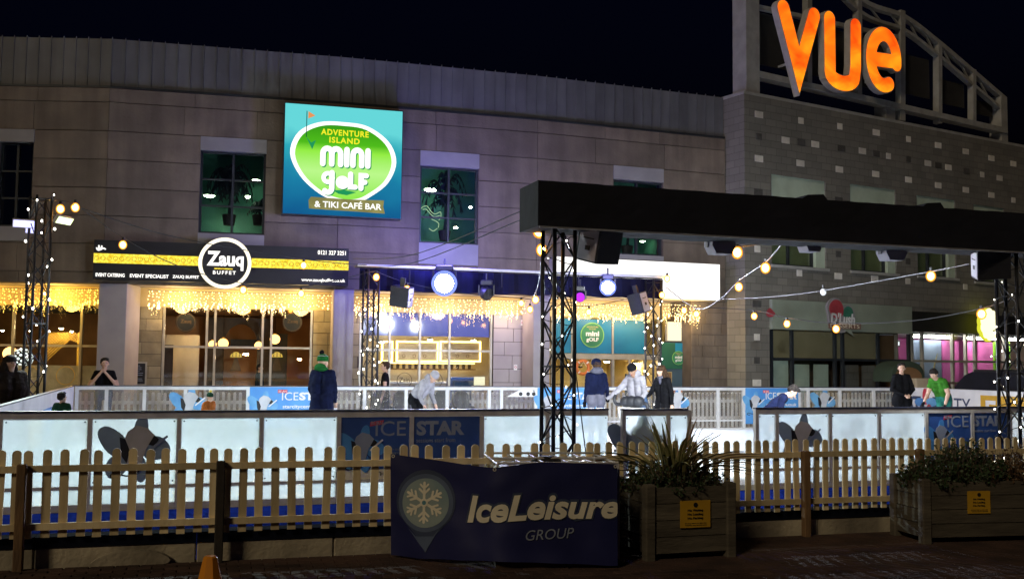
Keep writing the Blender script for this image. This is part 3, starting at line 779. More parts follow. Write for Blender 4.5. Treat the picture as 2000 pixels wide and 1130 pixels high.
# mosaic globe lamp
x, z = fr.px(44, 699, 2.4); t = TF('mosaic_lamp', 'white mosaic globe lamp glowing in the dark restaurant', 'lamp', fr, x, 2.4, z)
MB().ell((0,0,0), (0.27,0.27,0.27), 18, 12).build('globe', 'room_dark', t, smooth=True)
for i in range(70):
    th = math.acos(1-2*(i+0.5)/70); ph = i*2.39996
    d = Vector((math.sin(th)*math.cos(ph), math.sin(th)*math.sin(ph), math.cos(th)))
    R_ = d.to_track_quat('Z','Y').to_matrix(); MB().ell(d*0.268, (0.046,0.040,0.012), 7, 4, R_).build('tessera', 'mosaic_lamp', t)
pendant(fr, 20, 690, 3.2, 0.2, 'orange pendant lamp at the picture edge in the dark restaurant')
for pxx, lab in ((58, 'round frosted emblem on the restaurant window behind the lit truss'), (128, 'round frosted emblem on the restaurant window beside the pillar')):
    x, z = fr.px(pxx, 733, YG-0.05)
    t = TF('window_emblem', lab, 'sticker', fr, x, YG-0.05, z); MB().ring(0, 0, 0.235, 0.25, 0, 0.004).build('ring', 'lattice_gold', t)
icicles(fr, fr.x(-330,0.75), fr.x(190,0.75), 0.75, 3.62, 'golden icicle lights over the restaurant at the picture edge', 'icicle_gold', 0.080, 2, 26.0, 0.70, (1.0,0.58,0.10))

# ---- bay 2: buffet restaurant
fr = SEG[1]; L = SEGL[1]
pillar(fr, 650, 690)
P(fr, MB().box(fr.x(236,YG), fr.x(672,YG), YG-0.03, YG+0.1, ZH, ZG), 'bulkhead', 'soffit')
blocks(fr, fr.x(246,YG), fr.x(317,YG), YG-0.10, YG+0.12, 0, ZH-0.004, 0.62, 0.31, seed=4)
blocks(fr, fr.x(611,YG), fr.x(668,YG), YG-0.10, YG+0.12, 0, ZH-0.004, 0.62, 0.31, seed=5)
sw, xs, ztr = front(fr, [320, 404, 420, 513, 530, 608], 678, 0, 0)
room(fr, fr.x(250,YG), fr.x(662,YG), YG+0.13, 6.2, 0.06, 3.16, 'room_brown', 'room_orange')
y = 5.4                                                       # arch wall inside
x0 = fr.x(405, y); x1 = fr.x(530, y); cx, cz = fr.px(470, 672, y); ra = fr.x(503, y)-cx
arch = [(x0, 0.06), (cx-ra, 0.06), (cx-ra, cz)] + [(cx+ra*math.cos(a), cz+1.25*ra*math.sin(a)) for a in [math.pi*(1-i/16) for i in range(1, 16)]] + [(cx+ra, cz), (cx+ra, 0.06), (x1, 0.06), (x1, 3.1), (x0, 3.1)]
t = TF('arch_wall', 'dark inner wall with a pointed archway inside the buffet', 'partition', fr); MB().prism(arch, y, y+0.15).build('panel', 'wood_dark', t)
MB().box(cx-ra*0.62, cx-ra*0.62+0.9, y+0.3, y+0.34, cz-0.1, cz+0.16).build('screen', 'near_black', t)
for pxx, pyy, mt, lab in ((461,697,'mosaic_gold','golden mosaic wall lamp in the middle of the buffet'), (541,697,'mosaic_gold','golden mosaic wall lamp on the dark panel of the buffet')):
    x, z = fr.px(pxx, pyy, 4.4); t = TF('wall_lamp', lab, 'lamp', fr, x, 4.4, z)
    MB().prism([(-0.16,0.0)]+[(0.17*math.cos(a), 0.16*math.sin(a)) for a in [math.pi*(1-i/10) for i in range(11)]]+[(0.16,0)], 0, 0.05).build('shade', mt, t)
    MB().prism([(-0.04,-0.01),(0.04,-0.01),(0.16,-0.42),(-0.16,-0.42)], 0.02, 0.05).build('stand', 'wood_dark', t)
    for i in range(9): MB().disc(-0.1+0.1*(i%3), 0.03+0.045*(i//3), 0.018, -0.004, 0.0, 8).build('bead', 'wood_dark', t)
P(fr, MB().box(fr.x(530,4.5), fr.x(562,4.5), 4.46, 4.56, 0.06, 2.6), 'partition', 'room_dark')
P(fr, MB().box(fr.x(322,3.6), fr.x(390,3.6), 3.6, 3.7, 0.06, 2.5), 'partition', 'room_cream')
P(fr, MB().box(fr.x(322,3.0), fr.x(340,3.0), 2.9, 3.0, 0.06, 2.2), 'partition', 'wood_dark')
for i, (px, py, y, r, lab) in enumerate(((436,670,3.4,0.15,'round amber pendant lamp in front of the buffet archway'),(415,672,4.0,0.12,'amber pendant lamp beside the first window bar of the buffet'),(537,662,3.0,0.15,'round amber pendant lamp at the second window bar of the buffet'),(505,674,4.2,0.12,'small amber pendant lamp beyond the buffet archway'))): pendant(fr, px, py, y, r, lab)
disc_lamp(fr, 480, 690, 3.0, 0.16, 'room_lamp', 'warm ceiling spot over the buffet counter', 0.4)
disc_lamp(fr, 370, 640, 3.0, 0.10, 'room_lamp', 'warm ceiling spot over the pale buffet partition', 0.4)
disc_lamp(fr, 585, 700, 3.0, 0.12, 'room_lamp', 'warm ceiling spot over the orange end of the buffet', 0.4)
t = TF('buffet_counter', 'long low buffet counter behind the window bars', 'counter', fr, fr.x(420,3.4), 3.4, 0.06)
MB().box(0, 2.6, 0, 0.6, 0, 0.92).build('cabinet', 'wood_dark', t); MB().box(-0.03, 2.63, -0.04, 0.64, 0.92, 0.96).build('worktop', 'room_brown', t)
for pxx, lab in ((363,'dark round plaque hanging in the first buffet window'), (571,'dark round plaque hanging in the last buffet window')):
    x, z = fr.px(pxx, 629, YG+0.08); t = TF('round_plaque', lab, 'plaque', fr, x, YG+0.08, z)
    MB().disc(0, 0, 0.27, 0, 0.02).build('disc', 'near_black', t); MB().ring(0, 0, 0.235, 0.25, -0.004, 0).build('rim', 'room_brown', t)
    text('lettering', 'Zauq', 'room_brown', t, -0.14, 0.14, -0.05, 0.08, -0.006, 0.004, bold=0.01)
# menu case
x, z = fr.px(268, 728, YG-0.14); t = TF('menu_case', 'framed menu case on the stone wall beside the buffet', 'menu board', fr, x, YG-0.14, z)
MB().box(-0.24, 0.24, 0, 0.04, -0.33, 0.30).build('frame', 'mullion', t); MB().box(-0.20, 0.20, -0.006, 0, -0.29, 0.26).build('sheet', 'near_black', t)
for i in range(9): MB().box(-0.16, -0.16+0.32*random.uniform(.5,1), -0.010, -0.006, 0.19-0.05*i, 0.205-0.05*i).build('print_line', 'print_pale', t)
disc_lamp(fr, 262, 592, 0.75, 0.16, 'cafe_lamp', 'bright round downlight in the soffit beside the buffet pillar', 0.15)
icicles(fr, fr.x(286,0.75), fr.x(648,0.75), 0.75, 3.62, 'warm icicle lights over the buffet windows', 'icicle_white', 0.092, 3, 19.0, 0.66)

# ---- bay 3: dessert cafe with lit counter
fr = SEG[2]; L = SEGL[2]
pillar(fr, 1042, 1074)
P(fr, MB().box(fr.x(676,YG), fr.x(1056,YG), YG-0.03, YG+0.1, ZH, ZG), 'bulkhead', 'soffit')
blocks(fr, fr.x(678,YG), fr.x(701,YG), YG-0.10, YG+0.12, 0, ZH-0.004, 0.5, 0.31, seed=6)
blocks(fr, fr.x(962,YG), fr.x(1043,YG), YG-0.10, YG+0.12, 0, ZH-0.004, 0.75, 0.40, 'render_lilac', seed=7)
sw, xs, ztr = front(fr, [704, 761, 820, 878, 959], 684, 0, 0)
MB().box(xs[0]+0.04, xs[-1]-0.04, YG+0.07, YG+0.10, fr.z(830, 656, YG), ZH).build('upper_panel', 'upper_blue', sw)
room(fr, fr.x(680,YG), fr.x(1052,YG), YG+0.13, 5.6, 0.06, 3.16, 'room_cream', 'room_cream')
yb = 5.2
for i, (a, b) in enumerate(((748,764),(777,853),(862,936))):
    x0, z1 = fr.px(a, 668, yb); x1, z0 = fr.px(b, 704, yb)
    t = TF('lit_wall_panel', ['narrow wall panel edged in yellow light at the start of the cafe counter','wide wall panel edged in yellow light above the middle of the cafe counter','wide wall panel edged in yellow light above the end of the cafe counter'][i], 'wall panel', fr, x0, yb, z0); w = x1-x0; h = z1-z0
    MB().box(0, w, 0, 0.06, 0, h).build('panel', 'room_cream', t)
    s = 0.05; MB().box(-s,0,-0.03,0.05,-s,h+s).build('light_strip', 'led_yellow', t); MB().box(w,w+s,-0.03,0.05,-s,h+s).build('light_strip', 'led_yellow', t)
    MB().box(0,w,-0.03,0.05,h,h+s).build('light_strip', 'led_yellow', t); MB().box(0,w,-0.03,0.05,-s,0).build('light_strip', 'led_yellow', t)
    for q in range(max(1, int(w/0.35))): MB().ring(0.2+0.35*q, h*0.25, 0.04, 0.055, -0.012, 0, 14).build('hook', 'room_brown', t)
t = TF('cafe_counter', 'long pale cafe counter lit from the shelf behind it', 'counter', fr, fr.x(745,3.6), 3.6, 0.06); w = fr.x(940,3.6)-fr.x(745,3.6)
MB().box(0, w, 0, 0.6, 0, 1.05).build('cabinet', 'room_cream', t); MB().box(-0.03, w+0.03, -0.05, 0.65, 1.05, 1.10).build('worktop', 'print_white', t)
t = TF('back_shelf', 'back shelf with dark cups under a yellow light strip in the cafe', 'shelf', fr, fr.x(755,5.0), 5.0, fr.z(850,716,5.0)); w = fr.x(930,5.0)-fr.x(755,5.0)
MB().box(0, w, 0, 0.2, -0.1, -0.06).build('board', 'room_brown', t); MB().box(0, w, 0.15, 0.19, 0.10, 0.13).build('light_strip', 'led_yellow', t)
for i in range(14): MB().lathe([(0.05,-0.06),(0.06,0.08),(0.055,0.09)], 8, (0.2+i*(w-0.4)/13, 0.07, 0)).build('cup', 'wood_dark', t)
t = TF('chiller', 'blue glass display chiller at the end of the cafe counter', 'chiller', fr, fr.x(882,3.0), 3.0, 0.06); MB().cbox(0, 0.95, 0, 0.6, 0, 1.25, 0.03).build('cabinet', 'banner_blue', t); MB().box(0.05, 0.9, -0.01, 0.0, 0.4, 1.15).build('door', 'tint_glass', t)
t = TF('till', 'cream till with a dark screen beside the chiller', 'till', fr, fr.x(927,2.6), 2.6, 0.06); MB().box(0, 0.32, 0, 0.3, 0, 1.0).build('stand', 'room_cream', t); MB().box(0.02, 0.36, 0.05, 0.09, 1.02, 1.28).build('screen', 'cream_box', t)
for i, (px, py, lab) in enumerate(((745,667,'first'),(797,652,'second'),(840,662,'third'),(872,650,'fourth'),(925,664,'fifth'))):
    disc_lamp(fr, px, py, 3.4, 0.16, 'cafe_lamp', f'{lab} lamp from the lit truss along the cafe ceiling', 0.3)
for i, (pxx, lab) in enumerate(((743,'round etched emblem on the cafe window beside the lit truss'),(790,'round etched Zain emblem in the middle of the cafe window'),(850,'round etched emblem on the cafe window behind the skater in white'))):
    x, z = fr.px(pxx, 742, YG-0.05); t = TF('window_emblem', lab, 'sticker', fr, x, YG-0.05, z)
    MB().ring(0, 0, 0.205, 0.22, 0, 0.004).build('ring', 'wood_dark', t); text('lettering', 'Zain', 'wood_dark', t, -0.15, 0.15, -0.07, 0.08, 0, 0.004)
icicles(fr, fr.x(690,0.75), fr.x(1046,0.75), 0.75, 3.60, 'warm icicle lights over the cafe windows', 'icicle_white', 0.092, 5, 12.0, 0.66, (1.0,0.72,0.40))
for (px, py, w, h, lab, mt) in ((1021,630,0.11,0.17,'small pale alarm box on the grey stone wall beside the cafe','hoarding_white'),(1007,717,0.10,0.16,'no-smoking notice on the grey stone wall beside the cafe','hoarding_white')):
    x, z = fr.px(px, py, YG-0.13); t = TF('wall_notice', lab, 'notice', fr, x, YG-0.13, z); MB().box(-w/2,w/2,0,0.02,-h/2,h/2).build('plate', mt, t); MB().ring(0,0.01,0.025,0.036,-0.004,0,16).build('symbol', 'print_red', t)

# ---- bay 4: golf entrance
fr = SEG[3]; L = SEGL[3]
P(fr, MB().box(fr.x(1060,YG), fr.x(1352,YG), YG-0.03, YG+0.1, ZH, ZG), 'bulkhead', 'soffit')
x_l, x_r = fr.x(1351, -0.02), L+0.25
blocks(fr, x_l, x_r, 0.0, 1.3, 0, ZG-0.006, 0.55, 0.33, 'stone_panel', seed=9)
sw, xs, ztr = front(fr, [1078, 1117, 1196, 1260, 1286], 698, 0, 0)
for a, b in zip(xs[:-2], xs[1:-1]): MB().box(a+0.04, b-0.04, YG-0.022, YG-0.008, fr.z(1180,690,YG), fr.z(1180,624,YG)).build('teal_panel', 'door_teal', sw)
MB().box(xs[0], xs[-1], YG-0.06, YG-0.043, fr.z(1180,700,YG)-0.02, fr.z(1180,691,YG)).build('door_head', 'mullion', sw)
for p in (1166, 1196, 1228): x = fr.x(p, YG); MB().box(x-0.035, x+0.035, YG-0.08, YG-0.045, 0.02, fr.z(p,702,YG)).build('door_stile', 'mullion', sw)
room(fr, fr.x(1064,YG), fr.x(1300,YG), YG+0.13, 5.5, 0.06, 3.16, 'room_yellow', 'room_yellow')
disc_lamp(fr, 1185, 705, 3.0, 0.2, 'room_lamp', 'warm lamp inside the golf entrance doors', 0.3)
disc_lamp(fr, 1240, 708, 3.2, 0.2, 'room_lamp', 'warm lamp deep inside the golf entrance, nearer the poster', 0.3)
t = TF('folded_screen', 'dark notice stand just inside the golf doors', 'notice stand', fr, fr.x(1222,2.2), 2.2, 0.06); MB().box(0,0.45,0,0.05,0.1,1.4).build('panel', 'poster_slate', t); MB().box(0.02,0.43,-0.2,0.25,0,0.1).build('base', 'near_black', t)
def golf_badge(t, x, z, r, y, full=True):
    MB().disc(x, z, r, y, y+0.01, 32, rz=r*0.97).build('badge_rim', 'print_lime', t)
    MB().disc(x, z, r*0.92, y-0.006, y-0.001, 32, rz=r*0.89).build('badge', 'print_green', t)
    text('lettering', 'mini', 'print_white', t, x-r*0.56, x+r*0.56, z-r*0.08, z+r*0.30, y-0.012, 0.004, bold=0.035)
    text('lettering', 'gOLF', 'print_white', t, x-r*0.52, x+r*0.52, z-r*0.56, z-r*0.18, y-0.012, 0.004, bold=0.035)
    text('lettering', 'ADVENTURE', 'print_sand', t, x-r*0.5, x+r*0.5, z+r*0.56, z+r*0.68, y-0.012, 0.004, bold=0.02)
    text('lettering', 'ISLAND', 'print_sand', t, x-r*0.28, x+r*0.28, z+r*0.40, z+r*0.52, y-0.012, 0.004, bold=0.02)
x, z = fr.px(1157, 654, YG-0.05); t = TF('door_badge', 'round green mini golf badge on the teal panel over the doors', 'sign', fr, x, YG-0.05, z); golf_badge(t, 0, 0, 0.40, 0)
x, z = fr.px(1138, 717, YG-0.30); t = TF('life_ring', 'orange life ring hanging beside the golf entrance', 'life ring', fr, x, YG-0.30, z)
lr = MB()
for i in range(24):
    a0, a1 = 2*math.pi*i/24, 2*math.pi*(i+1)/24
    lr.tube([(0.2*math.cos(a0),0,0.2*math.sin(a0)),(0.2*math.cos(a1),0,0.2*math.sin(a1))], 0.05, 8, cap=False)
lr.build('ring', 'life_ring', t, smooth=True)
for a in (45,135,225,315): a = rad(a); MB().tube([(0.17*math.cos(a)-0.02*math.sin(a),-0.058,0.17*math.sin(a)),(0.24*math.cos(a)-0.0,-0.052,0.24*math.sin(a))], 0.022, 6).build('band', 'print_white', t)
MB().tube([(-0.10,-0.06,0.02),(0,-0.06,0.17),(0.10,-0.06,0.02)], 0.008, 5).build('rope', 'print_cream', t)
MB().box(-0.02, 0.02, 0.05, 0.28, -0.01, 0.03).build('bracket', 'near_black', t)
# golf poster wall and cream lightbox
y = 0.55; x0 = fr.x(1292, y); x1 = fr.x(1350, y)
t = TF('golf_poster_board', 'tall teal and green poster board beside the golf entrance', 'poster board', fr, x0, y, 0.06); w = x1-x0; zt = fr.z(1320, 668, y)-0.06
MB().box(0, w, 0, 0.08, 0, zt).build('board', 'poster_slate', t)
MB().box(0.01, w-0.01, -0.012, -0.002, zt*0.66, zt-0.02).build('poster', 'poster_green', t); MB().box(w*0.45, w-0.012, -0.018, -0.013, zt*0.72, zt-0.025).build('poster', 'door_teal', t)
golf_badge(t, w*0.55, zt*0.80, 0.22, -0.032)
for (a, b, c_, d) in ((0.06, 0.34, 0.47, 0.62), (0.70, 0.97, 0.47, 0.62), (0.36, 0.62, 0.10, 0.18)):
    MB().box(w*a, w*b, -0.014, -0.004, zt*c_, zt*d).build('picture_frame', 'print_sand', t); MB().box(w*a+0.02, w*b-0.02, -0.020, -0.015, zt*c_+0.02, zt*d-0.02).build('picture', 'room_brown', t)
MB().box(w*0.34, w*0.80, -0.016, -0.006, zt*0.29, zt*0.40).build('arrow_board', 'poster_orange', t); text('lettering', 'THIS WAY', 'print_cream', t, w*0.42, w*0.74, zt*0.325, zt*0.365, -0.020, 0.003, bold=0.02)
t = TF('cream_lightbox', 'blank cream lightbox glowing above the poster board', 'lightbox', fr, fr.x(1303,0.6), 0.6, fr.z(1325,666,0.6)); w = fr.x(1348,0.6)-fr.x(1303,0.6); h = fr.z(1325,628,0.6)-fr.z(1325,666,0.6)
MB().box(0, w, 0, 0.12, 0, h).build('case', 'mullion', t); MB().box(0.015, w-0.015, -0.01, 0, 0.015, h-0.015).build('face', 'cream_box', t)
icicles(fr, fr.x(1080,0.75), fr.x(1262,0.75), 0.75, 3.58, 'warm icicle lights over the golf entrance doors', 'icicle_white', 0.082, 6, 10.0, 0.60, (1.0,0.72,0.40))
icicles(fr, fr.x(1290,-0.12), fr.x(1368,-0.12), -0.12, 3.60, 'bright icicle lights under the white lightbox beside the poster board', 'icicle_white', 0.07, 7, 12.0, 0.72, (1.0,0.70,0.30))
# ------------------------------------------------------------------ big lit signs on the stone building
fr = SEG[1]
GF = Frame(SEG[2].w(0, -0.45)[:2], (SEG[1].ang+SEG[2].ang)/2)        # golf sign plane, just in front of the wall
x0, zb = GF.px(550, 420); x1, zt = GF.px(788, 217); zb = (GF.z(550,419)+GF.z(786,428))/2; zt = (GF.z(552,200)+GF.z(788,216))/2
W, H = x1-x0, zt-zb
t = TF('golf_sign', 'big square lit sign for adventure island mini golf on the stone wall', 'sign', GF, x0, 0, zb)
MB().box(0, W, 0.0, 0.34, 0, H).build('case', 'win_frame', t)
MB().box(0.025, W-0.025, -0.012, -0.002, 0.025, H-0.025).build('face', 'golf_sea', t)
def gp(px, py):                                                       # picture point -> sign coordinates
    a, b = GF.px(px, py); return a-x0, b-zb
def egg(s, dz=0): # rounded shield outline
    pts = [(0.50,0.855),(0.70,0.83),(0.88,0.70),(0.945,0.52),(0.88,0.33),(0.74,0.20),(0.62,0.135),(0.46,0.135),(0.30,0.20),(0.14,0.35),(0.055,0.55),(0.12,0.74),(0.29,0.84)]
    return closed([((0.5+(a-0.5)*s)*W, (0.5+(b-0.5)*s+dz)*H) for a, b in pts], 5)
MB().prism(egg(1.0), -0.022, -0.014).build('white_border', 'golf_white', t)
MB().prism(egg(0.91, -0.002), -0.030, -0.024).build('green_field', 'golf_lime', t)
text('lettering', 'ADVENTURE', 'golf_yellow', t, 0.305*W, 0.705*W, 0.728*H, 0.783*H, -0.036, 0.004, bold=0.03, space=1.15)
text('lettering', 'ISLAND', 'golf_yellow', t, 0.375*W, 0.63*W, 0.660*H, 0.714*H, -0.036, 0.004, bold=0.03, space=1.15)
# 'mini' and 'gOLF' in fat rounded strokes
def fat(paths, ox, oz, sx, sz, w, y, mat, nm='letter'):
    for i, p in enumerate(paths):
        MB().prism(stroke([(ox+a*sx, oz+b*sz) for a, b in p], w, 5), y-0.0006*i, y+0.005-0.0006*i).build(nm, mat, t)
def arcp(cx, cz, r, a0, a1, n=10, sq=1.0): return [(cx+r*math.cos(rad(a0+(a1-a0)*i/n)), cz+sq*r*math.sin(rad(a0+(a1-a0)*i/n))) for i in range(n+1)]
mini = [[(0,0),(0,0.62)]+arcp(0.30,0.62,0.30,180,0,8)+[(0.60,0)], [(0.60,0.5)]+arcp(0.90,0.62,0.30,180,0,8)+[(1.20,0)],
        [(1.62,0),(1.62,0.92)], [(2.04,0),(2.04,0.62)]+arcp(2.34,0.62,0.30,180,0,8)+[(2.64,0)], [(3.06,0),(3.06,0.92)]]
for dx, dz, yy, mt in ((0.028, -0.028, -0.034, 'golf_green'), (0, 0, -0.042, 'golf_white')):
    fat(mini, 0.325*W+dx, 0.468*H+dz, 0.123*W, 0.152*H, 0.046*W, yy, mt)
    golf = [[(0.60,0.98),(0.60,0.10)]+arcp(0.32,0.06,0.28,0,-140,8), [(1.95,0.95),(1.95,0.18),(2.3,0.18)], [(2.72,0.12),(2.72,0.9),(3.1,0.9)], [(2.72,0.5),(3.0,0.5)]]
    fat(golf, 0.335*W+dx, 0.245*H+dz, 0.115*W, 0.150*H, 0.044*W, yy, mt)
    MB().ring(0.335*W+0.32*0.115*W+dx, 0.245*H+0.66*0.150*H+dz, 0.018*W, 0.056*W, yy-0.002, yy+0.003, 24).build('letter', mt, t)
    MB().disc(0.492*W+dx, 0.308*H+dz, 0.056*W, yy-0.003, yy+0.003, 28).build('ball', mt, t)
MB().prism([(0.41*W,0.235*H),(0.46*W,0.205*H),(0.53*W,0.195*H),(0.61*W,0.225*H),(0.52*W,0.24*H)], -0.033, -0.0315).build('shadow_shape', 'golf_green', t)
MB().prism(stroke([(0.185*W,0.93*H),(0.185*W,0.70*H)], 0.020, 3), -0.040, -0.034).build('flag_pole', 'golf_dark', t)
MB().prism([(0.197*W,0.93*H),(0.255*W,0.895*H),(0.197*W,0.865*H)], -0.040, -0.034).build('flag', 'golf_orange', t)
MB().prism([(0.185*W,0.70*H),(0.235*W,0.59*H),(0.265*W,0.675*H),(0.225*W,0.65*H)], -0.040, -0.034).build('pennant', 'golf_green', t)
MB().prism([(0.215*W,0.135*H),(0.235*W,0.165*H),(0.55*W,0.158*H),(0.845*W,0.165*H),(0.84*W,0.105*H),(0.855*W,0.045*H),(0.60*W,0.052*H),(0.40*W,0.055*H),(0.22*W,0.06*H)], -0.046, -0.036).build('plank', 'golf_plank', t)
text('lettering', '& TIKI CAFÉ BAR', 'golf_white', t, 0.265*W, 0.825*W, 0.075*H, 0.145*H, -0.052, 0.004, bold=0.02)

# buffet fascia
fr = SEG[1]; yf = -0.28
x0 = fr.x(183, yf, 500); x1 = fr.x(681, yf, 500); zb = (fr.z(183,546,yf)+fr.z(680,558,yf))/2; zt = (fr.z(183,467,yf)+fr.z(680,486,yf))/2
t = TF('buffet_sign', 'long black Zauq buffet fascia sign with a glowing gold lattice band', 'sign', fr, x0, yf, zb); W, H = x1-x0, zt-zb
MB().box(0, W, 0, 0.27, 0, H).build('case', 'near_black', t)
cx = 0.502*W; R = 0.66*H; cz = 0.50*H
za, zb_ = 0.42*H, 0.66*H
for a, b in ((0.0, cx-R), (cx+R, W)):
    MB().box(a, b, -0.010, -0.002, za, zb_).build('gold_band', 'sign_gold', t)
    n = int((b-a)/0.15)
    for i in range(n): # interlaced openwork over the lit band
        q = a+(i+0.5)*(b-a)/n
        MB().ring(q, (za+zb_)/2, 0.050, 0.057, -0.016, -0.011, 12).build('openwork', 'near_black', t)
MB().disc(cx, cz, R, -0.10, -0.012, 44).build('roundel', 'near_black', t)
MB().ring(cx, cz, R*0.86, R, -0.125, -0.10, 48).build('lit_ring', 'sign_ring', t)
text('lettering', 'Zauq', 'sign_text', t, cx-R*0.68, cx+R*0.70, cz-R*0.28, cz+R*0.46, -0.115, 0.012, bold=0.035)
text('lettering', 'BUFFET', 'sign_text', t, cx-R*0.44, cx+R*0.42, cz-R*0.44, cz-R*0.30, -0.113, 0.01, bold=0.02, space=1.35)
MB().box(cx-R*0.40, cx+R*0.30, -0.112, -0.102, cz-R*0.24, cz-R*0.20).build('underline', 'sign_gold', t)
for (a, b, z0, z1, s) in ((0.010,0.118,0.075,0.165,'EVENT CATERING'),(0.138,0.285,0.075,0.165,'EVENT SPECIALIST'),(0.300,0.402,0.075,0.165,'ZAUQ BUFFET'),(0.872,0.988,0.815,0.93,'0121 327 3251'),(0.808,0.988,0.075,0.185,'www.zauqbuffet.co.uk')):
    text('lettering', s, 'sign_text', t, a*W, b*W, z0*H, z1*H, -0.012, 0.008, bold=0.022)
hs = [spline([(0.010*W,0.79*H),(0.016*W,0.74*H),(0.026*W,0.76*H),(0.034*W,0.79*H),(0.042*W,0.77*H)], 4), [(0.018*W,0.77*H),(0.018*W,0.85*H)], [(0.026*W,0.78*H),(0.029*W,0.84*H)]]
for i, p in enumerate(hs): MB().prism(stroke(p, 0.035, 4), -0.012-0.0008*i, -0.004-0.0008*i).build('script_mark', 'sign_text', t)
# blank white lightbox over the golf entrance
fr = SEG[3]; yf = -0.55
x0 = fr.x(1086, yf, 540); x1 = fr.x(1406, yf, 540); zb = fr.z(1400, 587, yf); zt = (fr.z(1086,500,yf)+fr.z(1406,516,yf))/2
t = TF('white_lightbox', 'wide blank white lightbox glowing over the golf entrance', 'lightbox', fr, x0, yf, zb)
MB().box(0, x1-x0, 0, 0.54, 0, zt-zb).build('case', 'mullion', t)
MB().box(0.01, x1-x0-0.01, -0.012, -0.002, 0.01, zt-zb-0.01).build('face', 'white_box', t)
# ------------------------------------------------------------------ cinema building on the right
BR = T('cinema_building', 'grey blockwork cinema building with scattered pale and dark blocks', 'building')
ZRR = RB.z(1470, 186)
RL = 22.0
def PR(mb, name, mats, parent=None, **k):
    return mb.build(name, mats, BR, RB.o, RB.ang, **k) if parent is None else mb.build(name, mats, parent, **k)
RWIN = []
for (a, b, top, glz, sill) in ((1507,1613,347,388,520), (1661,1750,365,402,531), (1791,1866,386,420,540), (1902,1962,403,433,551)):
    m_ = (a+b)/2; RWIN.append((RB.x(a,0,430), RB.x(b,0,430), RB.z(m_,sill), RB.z(m_,glz), RB.z(m_,top)))
ZS = RB.z(1640, 593)                              # top of the shop fascias
x_d0 = RB.x(1503); x_d1 = RB.x(1776); x_p1 = RB.x(2150)
w = MB(); zs = [ZS, min(q[2] for q in RWIN), max(q[4] for q in RWIN), ZRR]
w.box(0, RL, 0, 0.4, zs[2], ZRR); w.box(0, RL, 0, 0.4, ZS, zs[1])
xs = [0]
for q in RWIN:
    w.box(xs[-1], q[0], 0, 0.4, zs[1], zs[2]); xs.append(q[1])
    if q[2]-zs[1] > 0.01: w.box(q[0], q[1], 0, 0.4, zs[1], q[2])
    if zs[2]-q[4] > 0.01: w.box(q[0], q[1], 0, 0.4, q[4], zs[2])
w.box(xs[-1], RL, 0, 0.4, zs[1], zs[2])
w.box(0, x_d0, 0, 0.4, 0, ZS)
PR(w, 'wall', 'block_wall')
PR(MB().box(0.0, 0.4, 0.401, 7, 0, ZRR-0.003), 'side_wall', 'block_wall')
PR(MB().box(0.0, RL, 0.01, 7.0, ZRR+0.002, ZRR+0.10), 'roof', 'vue_steel')
PR(MB().box(0.41, RL, 0.42, 7.0, ZS, ZS+0.15), 'floor_slab', 'render_lilac')
for i, (x0, x1, z0, zg, z1) in enumerate(RWIN):
    wd = link('window', None, BR, RB.o, RB.ang)
    MB().box(x0, x1, 0.05, 0.3, zg, z1).build('head_panel', 'reveal_green', wd)
    xr = x1-(x1-x0)*0.17
    MB().box(xr, x1, 0.06, 0.3, z0, zg).build('side_panel', 'reveal_green', wd)
    MB().box(x0, xr, 0.30, 0.34, z0, zg).build('blind', 'blind_green', wd)
    MB().box(x0, xr, 0.22, 0.228, z0, zg).build('pane', 'shop_glass', wd)
    f = MB()
    for q in (0, 0.44, 0.97): a = x0+(xr-x0)*q; f.box(a, a+0.06+(0.06 if q > 0.9 else 0), 0.17, 0.27, z0, zg)
    f.box(x0, xr, 0.175, 0.265, zg-0.05, zg); f.box(x0, xr, 0.175, 0.265, z0, z0+0.06)
    f.build('frame', 'win_frame', wd)
    MB().box(x0-0.05, x1+0.08, -0.07, 0.17, z0-0.09, z0-0.004).build('sill', 'vue_steel', wd)
for (mt, nm, lst) in (('block_pale', 'pale_block', [(1482,224),(1534,274),(1592,282),(1482,310),(1564,236),(1640,247),(1711,259),(1774,272),(1684,295),(1735,305),(1563,319),(1639,331),(1710,340),(1774,351),(1812,319),(1852,327),(1832,284),(1886,296),(1936,309),(1918,341),(1952,348),(1979,320),(1832,362),(1886,371),(1936,381),(1979,391),(1479,486),(1561,533),(1637,539),(1708,544),(1773,549),(1885,560),(1478,658),(1478,747)]),
                      ('block_dark', 'dark_block', [(1482,267),(1565,278),(1481,375),(1643,290),(1711,300),(1774,311),(1832,323),(1887,334),(1638,391),(1637,496),(1773,510),(1478,593),(1478,703)])):
    for (px, py) in lst:
        x, z = RB.px(px, py, 0); wv = 0.30 if (px*7+py) % 3 else 0.19
        if not (0.25 < x < RL): continue
        PR(MB().box(x-wv/2-0.02, x+wv/2+0.02, -0.018, 0.01, z-0.10, z+0.10), nm, mt)
